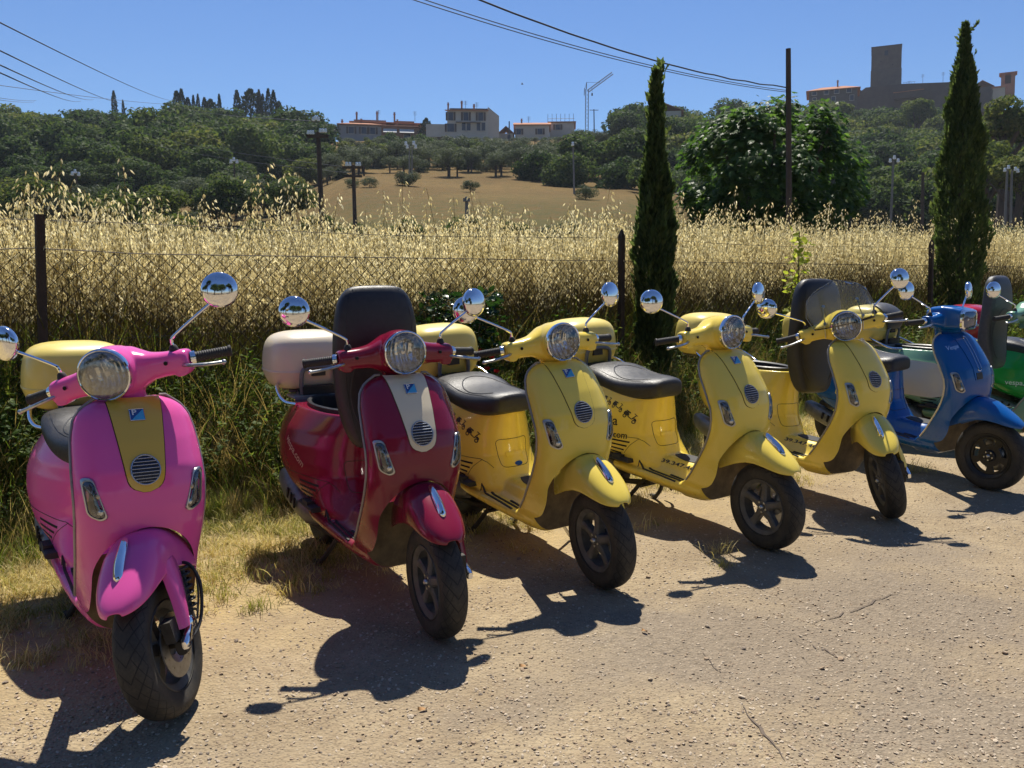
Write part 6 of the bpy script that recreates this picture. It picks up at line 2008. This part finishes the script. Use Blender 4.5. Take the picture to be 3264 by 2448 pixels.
pb('attic', ((a + b) / 2 + .3, 6, hz(233)), ((b - a) / 2 - .5, 3.2, hz(228.6) - hz(233)), W_GREY, r)
pb('parapet_cap', ((a + b) / 2 + .3, 6, hz(228.2)), ((b - a) / 2 - .2, 3.4, .12), M_DKM, r)
for u in (975, 1007, 1038): win(hx(u), hz(251), 1.25, 2.1, r, -.04)
for u in (975, 1003, 1012, 1034, 1043): win(hx(u), hz(276) if u < 990 else hz(273), 1.1 if u > 990 else 1.7, 2.0, r, -.04, u < 990)
for v in (251, 276): win(c + .03, hz(v), 1.2, 1.8, r, 6.2, False, True)
chimney(hx(998), 3, hz(229), 1.6, r); chimney(hx(1024), 1.2, hz(235), 1.0, r); chimney(a + .2, 1, hz(236), 1.4, r, .4); antenna(hx(1006), 5, hz(228), 2.6, r); antenna(hx(1030), 5, hz(228), 2.2, r)
pb('garden_wall', ((a + b) / 2 - 6.2, 2.5, hz(282)), (4.2, 2.4, hz(276) - hz(290)), W_PALE, r)
pb('balcony', (hx(1012), -.55, hz(264)), (hx(1038) - hx(1012), .55, .12), W_GREY, r)

r, w, hz, hx = bld('small_house', 1078, 1108, 236, 303, 'small cream house with a red roof right of the tall house', 'house')
pb('wall', (0, 3, hz(288) / 2 - .5), (w / 2, 3, hz(288) / 2 + .5), W_CREAM, r); gable('roof', -w / 2, w / 2, 0, 6, hz(287), 1.6, M_ROOF, r, 'y'); win(.8, hz(296), .8, 1.0, r, -.04, False); chimney(-.2, 3, hz(281), 1.0, r, .35)

r, w, hz, hx = bld('row_house', 1113, 1186, 236, 305, 'pale house with a broad red gable roof left of the crane', 'house')
pb('wall', (0, 4, hz(270) / 2 - 1), (w / 2, 4, hz(270) / 2 + 1), W_PALE, r); gable('roof', -w / 2, w / 2, 0, 8, hz(269), hz(258) - hz(269), M_ROOF, r, 'x', .5)
for u in (1121, 1166): win(hx(u), hz(284), 1.2, 1.5, r, -.04)
antenna(hx(1142), 4, hz(258), 1.8, r); chimney(hx(1127), 3.5, hz(261), .9, r, .4)
r, w, hz, hx = bld('row_house', 1187, 1240, 244, 305, 'low house with scaffold posts along its red roof under the crane', 'house')
pb('wall', (0, 4, hz(264) / 2 - 1), (w / 2, 4, hz(264) / 2 + 1), W_PALE, r); gable('roof', -w / 2, w / 2, 0, 8, hz(263), hz(256) - hz(263), M_ROOF, r, 'x', .5)
for i in range(7):
    u = 1184 + i * 9; mb = MB(); mb.tube([(0, 0, 0), (0, 0, 2.6)], .05, 4); o = link('scaffold_post', mb.mesh('scaffold_post', False), M_DKM, r); o.location = (hx(u), 1.2, hz(264))
mb = MB(); mb.tube([(hx(1184), 1.2, hz(253)), (hx(1240), 1.2, hz(253))], .05, 4); link('scaffold_rail', mb.mesh('scaffold_rail', False), M_DKM, r)
win(hx(1205), hz(274), 1.2, 1.4, r, -.04)
r, w, hz, hx = bld('gable_house', 1391, 1470, 205, 268, 'red gabled house half hidden behind the thin cypress', 'house')
pb('wall', (0, 4, hz(240) / 2 - 1), (w / 2, 4, hz(240) / 2 + 1), W_CREAM, r); gable('roof', -w / 2, w / 2, 0, 8, hz(240), hz(222) - hz(240), M_ROOF, r, 'y', .5)
pb('porch_roof', (hx(1388), -1.2, hz(252)), (1.4, 1.2, .12), M_AWN, r, (.3, 0, 0))

# old village round the tower
r, w, hz, hx = bld('stone_house', 1748, 1850, 288, 232, 'big old stone house with a hipped red roof left of the tower', 'house')
pb('wall', (0, 5, hz(192) / 2 - 3), (w / 2 - .4, 5, hz(192) / 2 + 3), W_STONE, r); hip('roof', -w / 2, w / 2, 0, 10, hz(192), hz(177.5) - hz(192), M_ROOF, r, .5, 4.2)
for u in (1762, 1786, 1806, 1830): win(hx(u), hz(197), 1.3, 1.3, r, -.04, False)
for u in (1762, 1800, 1836): win(hx(u), hz(214), 1.1, 1.6, r, -.04, False)
chimney(hx(1808), 4, hz(181), 1.6, r); win(hx(1818), hz(226), 1.0, 1.6, r, -.04, False)
r, w, hz, hx = bld('stone_tower', 1880, 1947, 312, 187, 'tall square medieval stone tower rising above the hilltop', 'tower')
mb = MB(); H = hz(98); wb, wt_ = w * .44 + .12, w * .44
mb.rings([[(-b_, 0 + o_, z), (b_, 0 + o_, z), (b_, 2 * b_, z), (-b_, 2 * b_, z)] for z, b_, o_ in ((-6, wb, -.05), (H * .42, wb, 0), (H * .44, wt_, .25), (H, wt_, .3))]); link('wall', mb.mesh('wall', False), W_STONE, r)
mb = MB(); mb.rings([[(-b_, y0, z), (b_, y0, z), (b_, 2 * wt_ + .3, z), (-b_, 2 * wt_ + .3, z)] for z, b_, y0 in ((H + .01, wt_ + .12, .15), (H + .35, wt_ + .12, .15))]); link('coping', mb.mesh('coping', False), W_DARK, r)
o = pb('opening', (hx(1913), .30, hz(112)), (.55, .12, .8), M_PANE, r); link('sill', MB().box((0, -.1, -.95), (.75, .15, .12)).mesh('sill', False), W_DARK, o)
for u, v in ((1903, 130), (1926, 140), (1908, 160), (1932, 168)): pb('putlog_hole', (hx(u), .2, hz(v)), (.14, .14, .16), M_PANE, r)
r, w, hz, hx = bld('castle_wall', 1846, 2060, 305, 212, 'long dark castle wall running right from the foot of the tower', 'wall')
mb = MB(); prof = [(1846, 183), (1862, 181), (1870, 186), (1878, 180), (1950, 180), (1990, 183), (2030, 186), (2060, 187)]
rg = [[(hx(u), y, z) for y, z in ((0, -8), (0, hz(v)), (4, hz(v)), (4, -8))] for u, v in prof]; mb.rings(rg); link('wall', mb.mesh('wall', False), W_DARK, r)
o = pb('lean_to', (hx(1960), -1.5, hz(206)), (hx(1985) - hx(1960), 1.4, 1.6), W_DARK, r)
mb = MB(); mb.add([(hx(1932), -3.4, hz(203)), (hx(1990), -3.4, hz(201)), (hx(1990), -.05, hz(196)), (hx(1940), -.05, hz(196)), (hx(1932), -3.4, hz(203) - .2), (hx(1990), -3.4, hz(201) - .2), (hx(1990), -.05, hz(196) - .2), (hx(1940), -.05, hz(196) - .2)], [(0, 1, 2, 3), (7, 6, 5, 4), (4, 5, 1, 0), (5, 6, 2, 1), (6, 7, 3, 2), (7, 4, 0, 3)]); link('roof', mb.mesh('roof', False), M_ROOF, r)
for u in (1962, 1988, 2026): antenna(hx(u), 2, hz(183), 3.4 if u > 1965 else 1.6, r)
mb = MB(); 
for i in range(5): mb.tube([(hx(1952 + i * 5), 2, hz(180)), (hx(1952 + i * 5), 2, hz(174))], .05, 3)
mb.tube([(hx(1950), 2, hz(174)), (hx(1974), 2, hz(174))], .05, 3); link('railing', mb.mesh('railing', False), M_DKM, r)
r, w, hz, hx = bld('old_house', 2092, 2160, 300, 215, 'dark gabled old house between thick cypress and bell tower', 'house')
pb('wall', (hx(2122), 4, hz(187) / 2 - 2), (hx(2142) - hx(2122), 4, hz(187) / 2 + 2), W_DARK, r); gable('roof', hx(2102), hx(2142), 0, 8, hz(187), hz(173) - hz(187), M_ROOF, r, 'y', .4)
pb('annex', (hx(2152), 3, hz(192) / 2 - 2), (hx(2164) - hx(2152), 3, hz(192) / 2 + 2), W_CREAM, r); pb('annex_roof', (hx(2152), 3, hz(191)), (hx(2165) - hx(2152), 3.3, .25), M_ROOF, r)
r, w, hz, hx = bld('bell_tower', 2164, 2190, 306, 196, 'small square bell tower with a pyramid roof at far right', 'tower')
z0, z1 = hz(180), hz(158); b_ = w / 2
pb('wall', (0, b_, z0 / 2 - 2), (b_, b_, z0 / 2 + 2), W_BRICK, r)
for sx in (-1, 1):
    for sy in (-1, 1): pb('pier', (sx * b_ * .72, b_ + sy * b_ * .72, (z0 + z1) / 2), (b_ * .28, b_ * .28, (z1 - z0) / 2), W_BRICK, r)
pb('belfry_core', (0, b_ * 1.3, (z0 + z1) / 2), (b_ * .55, b_ * .2, (z1 - z0) / 2 - .01), W_DARK, r)
pb('cornice', (0, b_, z1 + .15), (b_ * 1.12, b_ * 1.12, .16), W_BRICK, r)
mb = MB(); mb.add([(-b_ * 1.3, -b_ * .3, z1 + .32), (b_ * 1.3, -b_ * .3, z1 + .32), (b_ * 1.3, b_ * 2.3, z1 + .32), (-b_ * 1.3, b_ * 2.3, z1 + .32), (0, b_, hz(151.5))], [(0, 1, 4), (1, 2, 4), (2, 3, 4), (3, 0, 4), (3, 2, 1, 0)]); link('roof', mb.mesh('roof', False), M_ROOF, r)

# blue sheet and hut in the olive rows
p = P(838, 345, 160); o = link('blue_tarp', MB().rings([[(-3.2, -.6, 0), (3.2, -.6, 0), (3.2, .6, 0), (-3.2, .6, 0)], [(-3.2, -.5, 1.0), (3.2, -.4, .8), (3.2, .4, 1.0), (-3.2, .5, 1.1)]]).mesh('blue_tarp', False), mat_simple('blue_sheet', (.02, .06, .25), .6)); o.location = p; thing(o, 'blue sheet stretched among the olives below the villa', 'tarpaulin')

# construction crane
base = P(1268, 262, 262); root = empty('tower_crane', base); thing(root, 'grey tower crane with a raised jib above the oaks', 'crane')
def lattice(a, b, w, n, r=.07):
    a, b = Vector(a), Vector(b); d = (b - a).normalized(); ref = Vector((0, 1, 0)); u = ref - d * ref.dot(d); u.normalize(); v = d.cross(u); mb = MB(); C = [(1, 1), (1, -1), (-1, -1), (-1, 1)]
    for s_, t_ in C: mb.tube([a + u * s_ * w + v * t_ * w, b + u * s_ * w + v * t_ * w], r, 4)
    for i in range(n):
        p0, p1 = a + (b - a) * i / n, a + (b - a) * (i + 1) / n
        for k in range(4):
            s0, t0 = C[k]; s1, t1 = C[(k + 1) % 4]; mb.tube([p0 + u * s0 * w + v * t0 * w, p1 + u * s1 * w + v * t1 * w], r * .6, 3)
    return mb
def rel(u, v): q = P(u, v, 262) - base; return (q.x, 0, q.z)
link('mast', lattice((0, 0, -6), rel(1268, 193), .42, 14).mesh('mast', False), M_CRANE, root)
link('jib', lattice(rel(1270, 197), rel(1323, 158), .34, 18).mesh('jib', False), M_CRANE, root)
mb = MB(); mb.tube([rel(1267, 193), rel(1267, 178)], .12, 4); mb.tube([rel(1267, 178), rel(1296, 178)], .05, 3); mb.tube([rel(1267, 178), rel(1263, 193)], .06, 3); mb.tube([rel(1263, 190), rel(1262, 206)], .10, 4); link('apex', mb.mesh('apex', False), M_CRANE, root)
mb = MB(); mb.tube([rel(1279, 190), rel(1279, 203)], .04, 3); mb.box(rel(1279, 204), (.2, .2, .35)); link('hook', mb.mesh('hook', False), M_DKM, root)

# ------------------------------------------------------------------ poles and wires
M_POLE = mat_simple('pole_wood', (.075, .052, .036), .85, 0, .35, 3, .5, 20); M_CONC = mat_simple('pole_concrete', (.19, .18, .16), .9, 0, .15, 3); M_INS = mat_simple('glass_insulator', (.75, .80, .80), .12, 0, .05, 5, coat=.8)
def pole(u_top, v_top, u_bot, d, r0, label, mat=None, arms=(), ins=(), name='utility_pole', cat='utility pole', deep=0.):
    top = P(u_top, v_top, d); bx = P(u_bot, 470, d).x; g = tz(bx, d) - deep
    root = empty(name, (bx, d, g)); thing(root, label, cat); H = top.z - g
    mb = MB(); mb.tube([(0, 0, -.3), ((top.x - bx) * .5, 0, H * .5), (top.x - bx, 0, H)], [r0 * 1.1, r0, r0 * .82], 8); link('post', mb.mesh('post'), mat or M_POLE, root)
    for (v, w0, w1) in arms:
        z = P(u_top, v, d).z - g; t = z / H; mb = MB(); mb.box((0, -r0, 0), ((w1 - w0) / 2, .05, .06)); o = link('crossarm', mb.mesh('crossarm', False), mat or M_POLE, root); o.location = ((top.x - bx) * t + (w0 + w1) / 2, 0, z)
    for (u, v) in ins:
        q = P(u, v, d) - Vector((bx, d, g)); mb = MB(); s_ = d / 40 * .9
        mb.lathe([(.03 * s_, 0), (.075 * s_, .02 * s_), (.08 * s_, .09 * s_), (.05 * s_, .11 * s_), (.065 * s_, .15 * s_), (.045 * s_, .20 * s_), (.001, .21 * s_)], (0, 0, 0), (0, 0, 1), 10, True, True); o = link('insulator', mb.mesh('insulator'), M_INS, root); o.location = (q.x, -r0 - .06, q.z)
    return root
pole(1703, 105, 1716, 16.8, .057, 'dark slanting wooden pole standing before the fig tree')
pole(687, 285, 697, 36, .105, 'dark pole with glass insulator clusters left of the villa', arms=((295, -.42, .42), ), ins=[(u, v) for u, v in ((668, 292), (673, 292), (678, 292), (694, 288), (699, 288), (705, 288), (679, 263), (684, 261), (690, 263))])
pole(763, 356, 767, 46, .105, 'dark pole with two crossarms and a row of white insulators', arms=((362, -.55, .55), (381, -.45, .45)), ins=[(u, 360) for u in (750, 757, 772, 778)])
pole(1008, 425, 1008, 32, .07, 'short square concrete post rising from the oats', M_CONC, name='concrete_post', cat='post', arms=((432, -.12, .12),))
pole(1238, 318, 1240, 92, .09, 'slim pale pole before the large oaks', M_CONC, ins=((1237, 316),))
pole(164, 378, 170, 92, .10, 'thin pole with three white insulators left of the wide bush', ins=((158, 380), (164, 375), (172, 381)))
pole(506, 352, 508, 104, .09, 'thin pole with white insulators behind the lone field tree', ins=((500, 354), (506, 349), (513, 354)))
pole(884, 312, 886, 120, .10, 'left post of the twin pole in the middle of the field', M_CONC, ins=((877, 315), (880, 322)))
pole(890, 316, 891, 120, .10, 'right post of the twin pole in the middle of the field', M_CONC, ins=((894, 314), (898, 322)))
pole(1930, 347, 1926, 64, .09, 'slim pale pole against the dark wood left of the thick cypress', M_CONC, ins=((1921, 352), (1930, 345), (1938, 352)))
pole(1994, 372, 1996, 56, .11, 'dark wooden pole just left of the thick cypress')
pole(2176, 368, 2174, 66, .09, 'left post of the twin pole right of the thick cypress', M_CONC, ins=((2168, 372), (2176, 366)))
pole(2186, 368, 2188, 66, .09, 'right post of the twin pole right of the thick cypress', M_CONC, ins=((2191, 370), (2196, 374)))
pole(1360, 228, 1360, 200, .18, 'thin pole on the skyline left of the thin cypress', M_DKM, deep=4)
pole(1100, 262, 1100, 214, .17, 'thin pole on the skyline right of the tall house', M_DKM, deep=2)
pole(1283, 236, 1283, 205, .13, 'lamp mast with a double head on the skyline beside the crane', M_DKM, arms=((238, -1.0, 1.0),), deep=4, name='lamp_mast', cat='lamp')
pole(1330, 234, 1330, 205, .13, 'left leg of the twin skyline pole right of the crane', M_DKM, arms=((236, -.7, 1.5),), deep=4)
pole(1337, 234, 1337, 205, .13, 'right leg of the twin skyline pole right of the crane', M_DKM, deep=4)

M_CABLE = mat_simple('black_cable', (.02, .02, .022), .6)
def wire(a, b, r, sag, label, group=None, wig=0.):
    a, b = Vector(a), Vector(b); Q = []
    for t in np.linspace(0, 1, 40):
        p = a.lerp(b, t); p.z -= sag * 4 * t * (1 - t) - wig * math.sin(t * 61) * (1 if t > .7 else .2); Q.append(p)
    mb = MB(); mb.tube(Q, r, 5); o = link('power_line', mb.mesh('power_line'), M_CABLE); thing(o, label, 'cable', group); return o
pe = P(1698, 188, 16.8); pe2 = P(1698, 195, 16.8)
wire(P(640, -170, 8.5), pe, .011, .25, 'thick twisted black cable running down to the slanting wooden pole', wig=.008)
wire(P(420, -178, 8.5), pe2, .006, .22, 'upper one of two thin cables below the twisted cable', )
wire(P(405, -172, 8.5), pe2 + Vector((0, 0, -.03)), .006, .22, 'lower one of two thin cables below the twisted cable')
for (u0, v0, u1, v1, lab) in ((0, 52, 374, 218, 'steep cable crossing the sky at left, the topmost'), (0, 110, 276, 225, 'second sloping cable from the top at left'), (0, 139, 202, 215, 'third sloping cable from the top at left'), (0, 155, 175, 218, 'lowest of the four sloping cables at left')):
    du, dv = u1 - u0, v1 - v0
    wire(P(u0 - du * .35, v0 - dv * .42, 30), P(u1, v1, 225), .032, .6, lab, 'cables over the left hill')
for (v0, u1, v1, lab) in ((182, 374, 226, 'nearly level cable above the left wood, upper one'), (207, 78, 217, 'short level cable at the left edge, middle one'), (212, 74, 220, 'short level cable at the left edge, lower one')):
    wire(P(-60, v0 - 6, 90), P(u1, v1, 220), .034, .3, lab, 'cables over the left hill')
wire(P(374, 226, 220), P(682, 262, 36), .016, .5, 'cable from the ridge cypresses to the insulator pole', 'cables over the left hill')
for k_, (dv, lab) in enumerate(((0, 'upper of two thin cables crossing before the left wood'), (12, 'lower of two thin cables crossing before the left wood'))):
    wire(P(300, 285 + dv * 1.6, 130), P(760, 362 + dv, 46), .014, .4, lab, 'cables before the left wood')

mb = MB(); mb.rings([se_ring(0, 0, .05, .05, 8, 2, x) for x in (-.18, 0, .2)])
for sg in (1, -1): mb.add([(.1, 0, .03), (-.08, 0, .03), (-.12, .35 * sg, .16), (.02, .38 * sg, .18), (-.10, .62 * sg, .08), (.1, 0, .05), (-.08, 0, .05), (-.12, .35 * sg, .175), (.02, .38 * sg, .195)], [(0, 1, 2, 3), (2, 4, 3), (5, 8, 7, 6), (7, 8, 4), (0, 3, 8, 5), (1, 6, 7, 2)])
o = link('bird', mb.mesh('bird', False), M_DKM); o.location = P(1128, 182, 150); thing(o, 'tiny dark bird flying in the sky above the tall house', 'bird')

# ------------------------------------------------------------------ summer haze
m, nt, out = new_mat('haze'); k = NT(nt)
pv = k.n('ShaderNodeVolumePrincipled'); pv.inputs['Color'].default_value = (.78, .87, 1.0, 1); pv.inputs['Density'].default_value = .0002; pv.inputs['Anisotropy'].default_value = .2
nt.links.new(pv.outputs[0], out.inputs['Volume'])
hz_ = link('haze', MB().box((5, 155, 44), (348, 290, 47)).mesh('haze', False), m, kind='stuff'); hz_['label'] = 'thin bluish summer haze over the valley'
